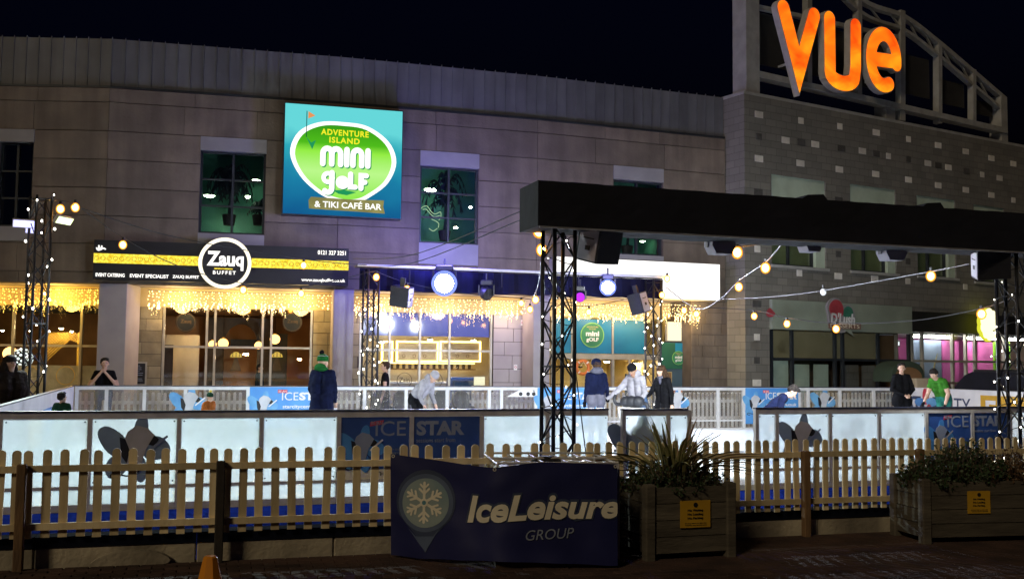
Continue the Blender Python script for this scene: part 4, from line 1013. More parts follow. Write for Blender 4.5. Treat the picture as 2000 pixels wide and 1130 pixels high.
# ---- steel sign frame on the roof
VF = Frame(RB.w(0, 0.25)[:2], RB.ang)
t = TF('sign_frame', 'grey steel roof frame with a bowed top carrying the cinema letters', 'sign frame', VF, 0, 0, ZRR+0.1)
def v(px, py): a, b = VF.px(px, py); return a, b-ZRR-0.1
def beam(name, a, b, w, y0=0, y1=0.28, mat='vue_steel'):
    A = Vector(v(*a)); B = Vector(v(*b)); d = (B-A).normalized(); n = Vector((-d.y, d.x))*w/2
    MB().prism([tuple(A-n), tuple(B-n), tuple(B+n), tuple(A+n)], y0, y1).build(name, mat, t)
xa, _ = v(1453, 100); xb, _ = v(1479, 100)
MB().box(xa, xb, -0.1, 0.5, -0.1, v(1460,-60)[1]).build('corner_post', 'vue_steel', t)
beam('rail', (1480,145), (1966,256), 0.20, -0.05, 0.30)
beam('rail', (1480,10), (1765,72), 0.14, 0.10, 0.25)
beam('rail', (1480,-150), (1700,-30), 0.16, 0.10, 0.25)
for px, a, b, w in ((1583,-100,165,0.20),(1681,-40,185,0.20),(1765,20,235,0.24),(1838,80,240,0.20),(1905,135,246,0.18)): beam('upright', (px,b), (px,a), w, 0.02, 0.26)
a_, z_ = v(1955, 195); b_, _ = v(1967, 195); MB().box(a_, b_, 0, 0.5, -0.1, v(1960,188)[1]).build('end_post', 'vue_steel', t)
x_, _ = v(1735, 205); MB().box(x_-0.12, x_+0.35, 0.0, 0.5, -0.099, v(1745,205)[1]).build('foot', 'vue_steel', t)
arc = spline([(1600,-95),(1686,-2),(1768,31),(1832,78),(1903,138),(1966,192)], 6)
for (off, w) in ((0, 0.16), (26, 0.11)):
    q = [v(px, py+off) for px, py in arc]
    MB().prism(stroke(q, w, 3), 0.03, 0.24).build('bowed_chord', 'vue_steel', t)
for i in range(1, len(arc)-4, 3):
    A = v(*arc[i]); B = v(arc[i+2][0], arc[i+2][1]+26); MB().prism(stroke([A, B], 0.05, 3), 0.1, 0.16).build('lattice_bar', 'vue_steel', t)
for (p0, p1, a, b) in ((1482,1575,15,138),(1592,1672,40,158),(1690,1755,60,178),(1775,1830,100,190),(1846,1898,150,208),(1912,1953,190,226)):
    x0, zt = v(p0, a); x1, zb = v(p1, b); MB().box(x0, x1, 0.30, 0.34, zb, zt).build('mesh_panel', 'vue_back', t)
# ---- letters
yl = -0.42
VL = Frame(RB.w(0, 0.25+yl)[:2], RB.ang)
def vl(px, py): return VL.px(px, py)
def letter(name, label, paths, wpx, extra=None):
    pts0 = [vl(*p) for p in paths[0]]; ox = min(p[0] for p in pts0); oz = min(p[1] for p in pts0)
    t = TF(name, label, 'sign letter', VL, ox, 0, oz)
    s = (vl(1610,100)[0]-vl(1510,100)[0])/100
    for i, p in enumerate(paths):
        q = [(a-ox, b-oz) for a, b in [vl(*c) for c in p]]
        MB().prism(stroke(q, wpx*s*1.10, 10), 0.0-0.001*i, 0.24).build('return', 'letter_return', t)
        MB().prism(stroke(q, wpx*s*0.98, 10), -0.014-0.001*i, -0.004-0.001*i).build('face', 'vue_flame', t)
    for i in range(2): MB().box(0.3+i*0.5, 0.36+i*0.5, 0.24, 0.55, 0.15, 0.21).build('bracket', 'vue_steel', t)
letter('letter_v', 'glowing orange letter V of the roof sign', [[(1530,16),(1561,137),(1590,31)]], 22.5)
ub = [(1622+ (1670-1622)*0.5 - 24*math.cos(a), 140+18*math.sin(a)+0.20*(24-24*math.cos(a))) for a in [math.pi*i/10 for i in range(11)]]
letter('letter_u', 'glowing orange letter U of the roof sign', [[(1620,37),(1621,120)]+[(a-1, b) for a, b in ub]+[(1671,130),(1671,51)]], 22)
ec = (1726, 117); ep = []
for i in range(25):
    a = rad(-5+(300)*i/24); ep.append((ec[0]+25*math.cos(a), ec[1]+(7 if True else 0)*0+ (ec[0]+25*math.cos(a)-ec[0])*0.20 - 50*math.sin(a)))
eb = [(1703,107+8),(1749,121)]
letter('letter_e', 'glowing orange letter E of the roof sign, its tail unlit', [ep, eb], 21)

# ---- dessert shop (closed)
t = TF('dessert_fascia', "pale green shop fascia reading D'Lush with a heart logo", 'sign', RB, x_d0, -0.12, 0)
zf0 = (RB.z(1510,641,-0.12)+RB.z(1770,652,-0.12))/2; W = x_d1-x_d0
MB().box(0, W, 0, 0.25, zf0, ZS+0.02).build('panel', 'dlush_green', t)
def fp(px, py): a, b = RB.px(px, py, -0.2); return a-x_d0, b
def pt_list(l): return [fp(*p) for p in l]
MB().prism(closed(pt_list([(1617,612),(1615,596),(1624,583),(1638,583),(1646,596),(1657,595),(1667,605),(1668,622),(1664,640),(1640,650),(1622,640)]), 4), -0.10, -0.02).build('heart_back', 'lintel', t)
MB().prism(closed(pt_list([(1620,610),(1619,596),(1627,586),(1638,587),(1645,598),(1645,614),(1632,622)]), 4), -0.112, -0.102).build('heart_half', 'dlush_red', t)
MB().prism(closed(pt_list([(1646,606),(1653,598),(1662,602),(1665,614),(1656,622),(1647,618)]), 4), -0.112, -0.102).build('heart_half', 'dlush_dgreen', t)
a, b = fp(1621,632), fp(1668,612)
text('lettering', "D'Lush", 'print_white', t, a[0], b[0], a[1], b[1], -0.122, 0.008, bold=0.03, shear=0.15)
a, b = fp(1617,641), fp(1680,632); MB().box(a[0], b[0], -0.116, -0.103, a[1], b[1]).build('ribbon', 'dlush_brown', t)
text('lettering', 'DESSERTS', 'print_cream', t, a[0]+0.08, b[0]-0.08, a[1]+0.03, b[1]-0.03, -0.122, 0.005)
MB().prism(pt_list([(1645,642),(1660,642),(1667,657)]), -0.108, -0.10).build('ribbon_tail', 'dlush_green', t)
MB().prism(closed(pt_list([(1500,610),(1506,601),(1512,606),(1517,612),(1512,618),(1503,618)]), 4), -0.02, -0.008).build('side_logo', 'dlush_red', t)
ys = 0.35
def rfront(name, label, pxs, py_tr, ztop, colour, gl, parent=None):
    q = link(name, None, BR, RB.o, RB.ang); xs = [RB.x(p, ys) for p in pxs]; zt_ = RB.z(sum(pxs)/len(pxs), py_tr, ys)
    for x in xs: MB().box(x-0.04, x+0.04, ys-0.05, ys+0.06, 0, ztop).build('mullion', colour, q)
    for a, b in zip(xs[:-1], xs[1:]):
        MB().box(a+0.04, b-0.04, ys-0.04, ys+0.05, zt_-0.04, zt_+0.04).build('transom', colour, q)
        MB().box(a+0.04, b-0.04, ys, ys+0.012, 0.04, zt_-0.04).build('pane', gl, q); MB().box(a+0.04, b-0.04, ys, ys+0.012, zt_+0.04, ztop).build('pane', gl, q)
    return q, xs, zt_
q, xs, zt_ = rfront('shop_window', '', [1506, 1546, 1630, 1645, 1714, 1774], 702, zf0, 'win_frame', 'shop_glass')
for a, b, top in ((1508,1539,704),(1551,1580,711),(1588,1617,711),(1648,1676,712),(1682,1708,713)):
    x0 = RB.x(a, ys+0.05); x1 = RB.x(b, ys+0.05); MB().box(x0, x1, ys+0.05, ys+0.055, 0.05, RB.z((a+b)/2, top, ys+0.05)).build('frosted_film', 'reveal_green' if a < 1640 else 'block_wall', q)
def rroom(x0, x1, y0, y1, z1, wall, back):
    r = link('room', None, BR, RB.o, RB.ang)
    MB().box(x0, x1, y1, y1+0.06, 0.01, z1).build('back_wall', back, r); MB().box(x0-0.05, x0, y0, y1, 0.01, z1).build('side_wall', wall, r)
    MB().box(x1, x1+0.05, y0, y1, 0.01, z1).build('side_wall', wall, r); MB().box(x0, x1, y0, y1, z1, z1+0.06).build('room_ceiling', 'hoarding_white', r)
    return r
PR(MB().box(RB.x(1508,ys+0.1), RB.x(1712,ys+0.1), ys+0.09, ys+0.10, RB.z(1600,702,ys), zf0), 'blind', 'shop_blind')
rroom(x_d0+0.1, x_d1-0.15, ys+0.2, 5, 2.85, 'room_brown', 'room_brown')
x, z = RB.px(1690, 672, 1.6)
t = TF('menu_screen', 'lit menu screen inside the closed dessert shop', 'screen', RB, RB.x(1742,1.2), 1.2, RB.z(1742,670,1.2)); MB().box(-0.42,0.42,0,0.06,-0.12,0.12).build('case', 'near_black', t); MB().box(-0.38,-0.02,-0.01,0,-0.09,0.09).build('display', 'screen_white', t); MB().box(0.08,0.38,-0.01,0,-0.07,0.06).build('display', 'screen_white', t)
# ---- bright pink and lime shop
z_f = RB.z(1880, 651)
t = TF('dark_fascia', 'unlit dark shop fascia over the pink and lime shop', 'sign', RB, x_d1+0.02, -0.10, z_f); MB().box(0, x_p1-x_d1, 0, 0.3, 0, ZS-0.12-z_f).build('panel', 'near_black', t)
PR(MB().box(x_d1, RL, 0.02, 0.4, ZS-0.12, ZS-0.002), 'lintel_strip', 'block_wall')
q, xs, zt_ = rfront('shop_window', '', [1780, 1800, 1859, 1885, 1903, 1960, 2040, 2120], 706, z_f, 'mullion', 'shop_glass')
rroom(x_d1+0.05, x_p1, ys+0.15, 4.6, z_f-0.05, 'room_cream', 'room_pink')
for (a, b, y, mt, nm) in ((1780,1799,1.2,'room_bluegrey','blue_panel'),(1803,1838,1.0,'room_bluegrey','blue_panel'),(1840,1856,1.1,'room_pink','pink_panel'),(1864,1872,1.6,'room_pink','pink_panel'),(1887,1900,1.3,'room_pink','pink_panel'),(1910,1938,1.4,'room_pink','pink_panel'),(1941,1951,0.9,'room_lime','lime_panel'),(1966,1972,0.9,'room_lime','lime_panel')):
    x0 = RB.x(a, y); x1 = RB.x(b, y); t = TF('display_panel', {1780:'pale blue display panel by the edge of the pink shop',1803:'wide blue grey display panel with a flame in the pink shop',1840:'pink panel next to the flame picture',1864:'thin pink panel behind the second bar of the pink shop',1887:'bright pink door panel in the middle of the pink shop',1910:'widest pink panel above the counter papers',1941:'wide lime green panel under the glowing cloud sign',1966:'thin lime green panel seen through the right-hand truss'}[a], 'display panel', RB, x0, y, 0.02)
    MB().box(0, x1-x0, 0, 0.05, 0, 2.72).build(nm, mt, t)
    if a == 1803:
        w_ = x1-x0
        for s in ((0.2,0.9,1.35,0.55),(0.35,0.7,1.1,0.25)): MB().prism([(w_*s[0],1.0),(w_*s[0]+0.12,0.9),(w_*(s[0]+s[3]),0.9+s[2])], -0.02, -0.005).build('flame', 'print_sand', t)
for i, (a, b, lab) in enumerate(((1782,1800,'first'),(1806,1858,'second'),(1888,1902,'third'),(1908,1950,'fourth'),(1970,2030,'fifth'))):
    x0 = RB.x(a, 0.75); x1 = RB.x(b, 0.75); t = TF('strip_light', f'{lab} white strip light from the dessert shop side, at the pink shop ceiling', 'strip light', RB, x0, 0.75, z_f-0.12); MB().box(0, x1-x0, 0, 0.10, 0.03, 0.07).build('batten', 'hoarding_white', t); MB().box(0, x1-x0, 0.0, 0.10, -0.04, 0.028).build('tube', 'strip_white', t)
t = TF('counter_papers', 'white leaflets standing on the pink shop counter', 'leaflets', RB, RB.x(1908,0.7), 0.7, 1.0)
for i in range(3): MB().box(0.30*i*1.3, 0.30*i*1.3+0.30, 0.02*i, 0.02*i+0.01, 0, 0.28-0.05*i).build('sheet', 'print_white', t)
t = TF('shop_counter', 'dark counter along the pink shop window', 'counter', RB, RB.x(1860,0.9), 0.65, 0.01); MB().box(0, 3.4, 0, 0.5, 0, 0.98).build('cabinet', 'near_black', t)
x, z = RB.px(1932, 633, -0.5)
t = TF('cloud_sign', 'blazing yellow white cloud-shaped sign on the pink shop fascia', 'sign', RB, x, -0.5, z)
cl = [(0.40*(1+0.10*abs(math.sin(5*a)))*math.cos(a)*1.1, 0.52*(1+0.10*abs(math.sin(5*a)))*math.sin(a)) for a in [2*math.pi*i/60 for i in range(60)]]
MB().prism([(a*1.08+0.03, b*1.05-0.02) for a, b in cl], 0.02, 0.16).build('rim', 'cloud_rim', t); MB().prism(cl, -0.04, 0.015).build('face', 'yellow_cloud', t)
# ------------------------------------------------------------------ rink barriers
ZT, ZM0, ZM1, ZK = 1.20, 0.275, 0.315, 0.10
def emblem(par, cx, cz, s, y, star, boot, dark='near_black', blade='boot_back', names=True):
    """rounded star with an ice skate across it"""
    arms = [[(-.05,.25),(.02,.80),(.20,1.0),(.36,.86),(.36,.2)], [(-.25,.30),(-.70,.66),(-.98,.62),(-1.02,.36),(-.72,-.12),(-.30,-.25)], [(.30,.30),(.72,.36),(1.0,.10),(1.0,-.18),(.66,-.34),(.30,-.25)],
            [(.05,-.25),(.30,-.30),(.40,-.72),(.25,-1.0),(.02,-.86),(-.18,-.5)], [(-.30,-.15),(-.05,-.35),(-.35,-.80),(-.66,-.86),(-.80,-.60),(-.66,-.25)]]
    for i, a in enumerate(arms):
        MB().prism(closed([(cx+p[0]*s, cz+p[1]*s) for p in a], 4), y-0.0015*i, y+0.004-0.0015*i).build('star_arm', star, par)
    y -= 0.010
    MB().prism([(cx+p[0]*s, cz+p[1]*s) for p in ((-.20,.52),(.05,.70),(.36,.62),(.58,.40),(.34,.0),(.22,-.45),(-.05,-.62),(-.22,-.40),(-.14,-.05),(-.28,.30))], y, y+0.005).build('skate_boot', boot, par)
    MB().prism([(cx+p[0]*s, cz+p[1]*s) for p in ((-.42,.36),(-.26,.30),(-.12,-.05),(-.20,-.42),(-.36,-.20))], y-0.003, y+0.002).build('boot_tongue', dark, par)
    MB().prism([(cx+p[0]*s, cz+p[1]*s) for p in ((.56,.40),(.70,.28),(.58,.08),(.40,.12))], y-0.003, y+0.002).build('boot_heel', dark, par)
    MB().prism(stroke([(cx+.92*s, cz+.36*s), (cx+.42*s, cz-.06*s)], 0.075*s, 4), y-0.006, y-0.004).build('skate_blade', blade, par)
    MB().prism(stroke(spline([(cx+.20*s,cz-.62*s),(cx-.10*s,cz-.80*s),(cx-.55*s,cz-.72*s),(cx-.62*s,cz-.84*s),(cx-.40*s,cz-.88*s)], 4), 0.045*s, 4), y-0.006, y-0.004).build('lace', dark, par)
def panel(root, u0, u1, y, kind, frame='alu', pane='acrylic', post=0.055, bolts=True, zt=ZT):
    p = link('panel', None, root); f = MB(); h = post/2
    f.box(u0-h, u0+h, y-0.035, y+0.035, 0.0, zt-0.02); f.box(u0+h, u1-h, y-0.033, y+0.033, zt-0.095, zt-0.021)
    f.box(u0+h, u1-h, y-0.030, y+0.030, ZM0, ZM1); f.box(u0+h, u1-h, y-0.040, y+0.040, 0.0, ZK)
    f.build('frame', frame, p)
    MB().box(u0-h, u1-h, y-0.045, y+0.045, zt-0.019, zt).build('top_cap', 'barrier_cap', p)
    if kind in ('clear', 'emblem', 'emblem_far'):
        MB().box(u0+h, u1-h, y-0.004, y+0.004, ZM1, zt-0.096).build('pane', pane, p)
        if bolts:
            for a in (u0+h+0.03, u1-h-0.03):
                for z in (ZM1+0.04, zt-0.13): MB().disc(a, z, 0.010, y-0.012, y-0.005, 8).build('bolt', 'near_black', p)
    MB().box(u0+h, u1-h, y-0.006, y+0.006, ZK, ZM0).build('kick_board', pane, p)
    return p
near = TF('rink_barrier', 'long near barrier of frosted panels along the front of the ice', 'barrier', RK)
npx = [-175, 0, 175, 349, 510, 661, 803, 940, 1068, 1190]
kinds = ['clear','clear','emblem','clear','clear','ice','star','clear','clear']
nus = [RK.x(p, 0, 860) for p in npx]
for k, (a, b) in enumerate(zip(nus[:-1], nus[1:])):
    p = panel(near, a, b, 0, kinds[k])
    w = b-a
    if kinds[k] == 'emblem':
        cx, cz = RK.px(262, 876, -0.03); emblem(p, cx, cz, 0.40, -0.022, 'star_back', 'boot_back', 'near_black', 'print_pale')
    if kinds[k] in ('ice', 'star'):
        MB().box(a+0.03, b-0.03, -0.012, 0.004, ZM1+0.12, ZT-0.098).build('banner', 'banner_blue', p)
        MB().box(a+0.03, b-0.03, -0.012, 0.004, ZM1, ZM1+0.119).build('banner_foot', 'print_cream', p)
        if kinds[k] == 'ice':
            text('lettering', 'ICE', 'print_pale', p, a+w*0.50, a+w*0.92, ZT-0.34, ZT-0.15, -0.018, 0.004)
            MB().prism([(a+w*0.42,ZT-0.215),(a+w*0.60,ZT-0.19),(a+w*0.61,ZT-0.135),(a+w*0.43,ZT-0.16)], -0.018, -0.013).build('red_tag', 'print_red', p)
            text('lettering', 'BE AN', 'print_pale', p, a+w*0.435, a+w*0.595, ZT-0.195, ZT-0.15, -0.023, 0.004)
            emblem(p, a+w*0.30, ZT-0.50, 0.30, -0.018, 'banner_lightblue', 'print_pale', 'near_black', 'print_white')
            text('lettering', 'THE ROCK', 'ink', p, a+w*0.52, b-w*0.05, ZM1+0.035, ZM1+0.09, -0.017, 0.004)
            for i in range(3): text('lettering', ['EVERY SESSION','BOOK ONLINE NOW','FROM 10AM'][i], 'print_pale', p, a+w*0.66, a+w*(0.90-0.05*i), ZT-0.53-0.045*i, ZT-0.505-0.045*i, -0.018, 0.004)
        else:
            text('lettering', 'STAR', 'print_pale', p, a+w*0.07, a+w*0.75, ZT-0.34, ZT-0.15, -0.018, 0.004, bold=0.045)
            text('lettering', 'sessions start from', 'print_pale', p, a+w*0.07, a+w*0.62, ZT-0.43, ZT-0.375, -0.018, 0.004)
            text('lettering', 'adults and juniors', 'print_pale', p, a+w*0.07, a+w*0.70, ZT-0.70, ZT-0.64, -0.018, 0.004)
gate = TF('rink_gate', 'rink gate panel at the end of the near barrier beside the opening', 'gate', RK)
gu = [RK.x(1217,-0.14,860), RK.x(1304,-0.14,860), RK.x(1345,-0.14,860)]
for a, b in zip(gu[:-1], gu[1:]): p = panel(gate, a, b, -0.14, 'clear')
MB().box(gu[-1]-0.0275, gu[-1]+0.0275, -0.175, -0.105, 0, ZT-0.02).build('end_post', 'alu', gate)
p = link('emblem', None, gate); emblem(p, RK.x(1246,-0.12,860), 0.70, 0.43, -0.085, 'star_back', 'boot_back')
nr = TF('rink_barrier', 'near barrier of frosted panels beyond the opening, with the dark star banner', 'barrier', RK)
rpx = [1477, 1516, 1620, 1716, 1808, 1898, 1972, 2056, 2140]
rus = [RK.x(q, 0, 860) for q in rpx]
for k, (a, b) in enumerate(zip(rus[:-1], rus[1:])):
    kd = ['clear','emblem','clear','clear','ice','star','clear','clear'][k]; p = panel(nr, a, b, 0, kd); w = b-a
    if kd == 'emblem': cx, cz = RK.px(1563, 856, -0.03); emblem(p, cx, cz, 0.37, -0.022, 'star_back', 'boot_back', 'near_black', 'print_pale')
    if kd in ('ice', 'star'):
        MB().box(a+0.03, b-0.03, -0.012, 0.004, ZM1, ZT-0.098).build('banner', 'banner_blue', p)
        if kd == 'ice':
            text('lettering', 'ICE', 'print_pale', p, a+w*0.46, a+w*0.92, ZT-0.32, ZT-0.14, -0.018, 0.004)
            MB().prism([(a+w*0.38,ZT-0.20),(a+w*0.55,ZT-0.18),(a+w*0.56,ZT-0.125),(a+w*0.39,ZT-0.145)], -0.018, -0.013).build('red_tag', 'print_red', p)
            text('lettering', 'BE AN', 'print_pale', p, a+w*0.395, a+w*0.545, ZT-0.18, ZT-0.14, -0.023, 0.004)
            emblem(p, a+w*0.27, ZT-0.47, 0.27, -0.018, 'banner_lightblue', 'print_pale')
        else:
            text('lettering', 'STAR', 'print_pale', p, a+w*0.04, a+w*0.80, ZT-0.31, ZT-0.14, -0.018, 0.004, bold=0.045)
            text('lettering', 'sessions start from', 'print_pale', p, a+w*0.04, a+w*0.62, ZT-0.40, ZT-0.355, -0.018, 0.004)
# far barrier: clear panels in white frames
far = TF('rink_barrier', 'far barrier of clear panels in white frames with light blue banners', 'barrier', RK)
fpx = [150, 208, 282, 362, 411, 484, 655, 712, 793, 873, 955, 979, 1046, 1166, 1255, 1326, 1402, 1452, 1560, 1578, 1640, 1706, 1776]
fus = [RK.x(q, RD, 775) for q in fpx]
for k, (a, b) in enumerate(zip(fus[:-1], fus[1:])):
    ban = fpx[k] in (484, 1046, 1452)
    p = panel(far, a, b, RD, 'ban' if ban else 'clear', 'alu_white', 'acrylic_clear', 0.075, bolts=False); w = b-a
    if ban:
        w = fus[6]-fus[5] if False else (b-a); ww = 1.55; a0 = a+0.04
        MB().box(a0, b-0.04, RD-0.04, RD-0.008, ZK+0.1, ZT-0.03).build('banner', 'banner_lightblue', p); y = RD-0.046
        ww = b-a0
        text('lettering', 'ICE', 'print_white', p, a0+ww*0.37, a0+ww*0.56, ZT-0.34, ZT-0.15, y, 0.005)
        text('lettering', 'STAR', 'print_white', p, a0+ww*0.57, a0+ww*0.95, ZT-0.34, ZT-0.15, y, 0.005, bold=0.05)
        MB().box(a0+ww*0.32, a0+ww*0.43, y, y+0.005, ZT-0.165, ZT-0.09).build('red_tag', 'print_red', p); text('lettering', 'BE AN', 'print_white', p, a0+ww*0.33, a0+ww*0.42, ZT-0.15, ZT-0.105, y-0.005, 0.004)
        text('lettering', 'starcitycentre.co.uk', 'print_white', p, a0+ww*0.38, a0+ww*0.94, ZT-0.55, ZT-0.44, y, 0.005, bold=0.02)
        emblem(p, a0+ww*0.15, ZT-0.46, 0.34, y, 'star_blue', 'boot_white', 'near_black', 'print_white')
for i, (px, nm) in enumerate(((367,'emblem'),(1608,'emblem'),(1320,'emblem'))):
    e = link('emblem', None, far); cx, cz = RK.px(px, 790, RD-0.05); emblem(e, cx, ZT-0.42, 0.40, RD-0.03, 'star_blue', 'boot_white', 'near_black', 'print_white')
e = link('white_print', None, far); cx, cz = RK.px(1021, 765, RD-0.05)
MB().prism([(cx-0.42,cz-0.12),(cx-0.1,cz+0.04),(cx+0.25,cz+0.06),(cx+0.42,cz-0.12)], RD-0.03, RD-0.02).build('white_shape', 'print_white', e)
for dx in (-0.05, 0.15, 0.3): MB().disc(cx+dx, cz-0.05, 0.05, RD-0.036, RD-0.031, 14).build('dot', 'near_black', e)
# left hoarding
LB = Frame(RK.w(UL, 0)[:2], rad(108)); n = 9
lh = TF('side_hoarding', 'white side hoarding with coloured squares along the end of the ice', 'barrier', LB)
for i in range(n):
    a, b = RD*i/n, RD*(i+1)/n
    MB().box(a+0.004, b-0.004, -0.02, 0.02, 0.02, ZT-0.02).build('board', 'hoarding_white', lh)
    MB().box(a, b, -0.04, 0.04, ZT-0.019, ZT).build('top_cap', 'barrier_cap', lh)
for (p0, p1, mt, zz) in ((58, 84, 'sign_yellow', ZT-0.30), (87, 104, 'print_blue', ZT-0.28), (106, 122, 'print_red', ZT-0.26)):
    a = LB.x(p0, -0.03, 780); b = LB.x(p1, -0.03, 780); MB().box(min(a,b), max(a,b), -0.028, -0.021, 0.35, zz).build('colour_square', mt, lh)
# right hoarding with the centre's name
HB = Frame(RK.w(UR, RD)[:2], rad(-72)); hl = RD+1
rh = TF('side_hoarding', 'white hoarding lettered STAR CITY with a yellow block', 'barrier', HB)
for i in range(8):
    a, b = hl*i/8, hl*(i+1)/8
    MB().box(a+0.003, b-0.003, -0.02, 0.02, 0.02, ZT-0.02).build('board', 'hoarding_white', rh); MB().box(a, b, -0.035, 0.035, ZT-0.019, ZT).build('top_cap', 'alu_white', rh)
def hx(px): return HB.x(px, -0.03, 785)
def hz(px, py): return HB.z(px, py, -0.03)
zt_ = ZT-0.24; zb_ = zt_-0.42
text('lettering', 'ST', 'print_halo', rh, hx(1772), hx(1798), zb_, zt_, -0.028, 0.006, bold=0.04)
text('lettering', 'R', 'print_halo', rh, hx(1821), hx(1836), zb_, zt_, -0.028, 0.006, bold=0.04)
text('lettering', 'CITY', 'print_halo', rh, hx(1838), hx(1895), zb_, zt_, -0.028, 0.006)
cx = hx(1808); cz = (zb_+zt_)/2
for i, (dx, dz, ax, az, mt) in enumerate(((0,0.22,0.13,0.24,'print_red'),(-0.24,0.04,0.22,0.12,'print_blue'),(0.24,0.06,0.22,0.12,'star_blue'),(0.14,-0.2,0.12,0.2,'dlush_red'),(-0.14,-0.2,0.12,0.2,'print_halo'))): MB().disc(cx+dx, cz+dz, ax, -0.030-0.002*i, -0.024-0.002*i, 18, rz=az).build('logo_petal', mt, rh)
a, b = hx(1915), hx(2060); MB().box(a, b, -0.030, -0.022, 0.1, ZT-0.13).build('yellow_block', 'sign_yellow', rh)
text('lettering', 'Fo', 'print_white', rh, hx(1925), hx(1972), 0.35, ZT-0.26, -0.036, 0.006, bold=0.02)
# white picket fence between the rink and the shops
YF = RD+1.35
pk = MB().prism([(-0.035,0.02),(0.035,0.02),(0.035,0.97),(0.02,1.0),(-0.02,1.0),(-0.035,0.97)], -0.012, 0.012).mesh('picket'); pk.materials.append(MATS['picket_white'])
for s, (a, b, lab) in enumerate(((150,480,'white picket fence in front of the buffet, behind the far barrier'),(490,860,'white picket fence in front of the cafe, behind the far barrier'),(880,1300,'white picket fence in front of the golf entrance, behind the far barrier'),(1310,1790,'white picket fence in front of the dessert shop, behind the far barrier'))):
    u0, u1 = RK.x(a, YF, 790), RK.x(b, YF, 790); t = TF('picket_fence', lab, 'fence', RK, u0, YF, 0); L_ = u1-u0
    for z in (0.25, 0.72): MB().box(0, L_, 0.013, 0.05, z, z+0.08).build('rail', 'picket_white', t)
    for i in range(int(L_/0.135)): link('picket', pk, t, (0.06+0.135*i, 0, random.uniform(-.01,.01)))
# dark hooded seats along the far barrier
for (px, w, lab) in ((748,0.46,'first dark hooded seat, under the walking man in black'),(792,0.46,'second dark hooded seat, beside the skater in white'),(868,0.40,'third dark hooded seat, past the skater in white'),(908,0.42,'fourth dark hooded seat, nearest the grey stone wall')):
    u, z = RK.px(px, 766, RD+0.75); t = TF('hooded_seat', lab, 'seat', RK, u, RD+0.75, 0.012, 'hooded seats behind the far barrier')
    sh = [(-w/2,0.05),(w/2,0.05),(w/2*1.02,0.72),(w/2*0.86,0.95),(w/2*0.45,1.04),(-w/2*0.45,1.04),(-w/2*0.86,0.95),(-w/2*1.02,0.72)]
    MB().prism(sh, 0.30, 0.42).build('shell', 'speaker_black', t); MB().prism([(a*1.0,b) for a, b in sh[:2]]+[(w/2,0.45),(-w/2,0.45)], -0.1, 0.298).build('seat_box', 'speaker_black', t)
    for sx in (-1, 1): MB().cbox(sx*w/2-0.03, sx*w/2+0.03, -0.1, 0.29, 0.451, 0.66, 0.01).build('arm', 'speaker_black', t)
# things outside the right-hand end
t = TF('arched_kiosk', 'small kiosk with a rounded green hood in front of the dessert shop', 'kiosk', RK, RK.x(1757,RD+2.2,740), RD+2.2, 0.012)
MB().prism([(-0.62,1.30),(-0.60,1.55)]+[(0.6*math.cos(a), 1.55+0.40*math.sin(a)) for a in [math.pi*(1-i/12) for i in range(1,12)]]+[(0.60,1.55),(0.62,1.30)], -0.4, 0.5).build('hood', 'hood_green', t)
MB().prism([(-0.5,1.30),(-0.5,1.5)]+[(0.48*math.cos(a), 1.5+0.26*math.sin(a)) for a in [math.pi*(1-i/10) for i in range(1,10)]]+[(0.5,1.5),(0.5,1.30)], -0.42, -0.405).build('hood_face', 'room_brown', t)
MB().box(-0.6, 0.6, -0.35, 0.45, 0.5, 0.95).build('counter', 'wood_dark', t)
for sx in (-0.55, 0.55):
    for yy in (-0.3, 0.4): MB().box(sx-0.03, sx+0.03, yy-0.03, yy+0.03, 0.0, 0.5 if abs(sx) < 0.5 else 0.499).build('leg', 'near_black', t); MB().box(sx-0.025, sx+0.025, yy-0.025, yy+0.025, 0.951, 1.30).build('post', 'near_black', t)
t = TF('beige_cabinet', 'beige serving cabinet beside the arched kiosk', 'cabinet', RK, RK.x(1818,RD+1.5,745), RD+1.5, 0.012)
MB().cbox(-0.55, 0.45, 0, 0.6, 0.08, 1.42, 0.02).build('body', 'room_cream', t); MB().box(-0.5, 0.4, -0.015, -0.001, 0.2, 1.3).build('door', 'room_cream', t)
for sx in (-0.45, 0.35): MB().lathe([(0.05,0),(0.05,0.08)], 10, (sx, 0.3, 0)).build('caster', 'near_black', t)
uu = HB.x(1945, 1.4, 750); t = TF('covered_stall', 'low stall under a black cover beyond the lettered hoarding', 'stall', HB, uu, 1.4, 0.012)
MB().prism([(-1.25,0.0),(1.5,0.0),(1.5,1.52),(1.2,1.66),(-0.55,1.66),(-0.85,1.55),(-1.25,1.22)], -0.3, 0.8).build('cover', 'cloth_black', t); MB().box(-0.6, 1.2, -0.2, 0.7, 1.661, 1.72).build('lid', 'near_black', t)
t = TF('wood_bench', 'dark wooden picnic table by the pink shop window', 'table', HB, HB.x(1868,1.6,745), 1.6, 0.012)
MB().box(-0.7, 0.7, 0, 0.7, 1.28, 1.34).build('table_top', 'wood_dark', t)
for sx in (-0.5, 0.5):
    for sg in (-1, 1): MB().tube([(sx,0.35-0.3*sg,0),(sx,0.35+0.2*sg,1.28)], 0.04, 6).build('leg', 'wood_dark', t)
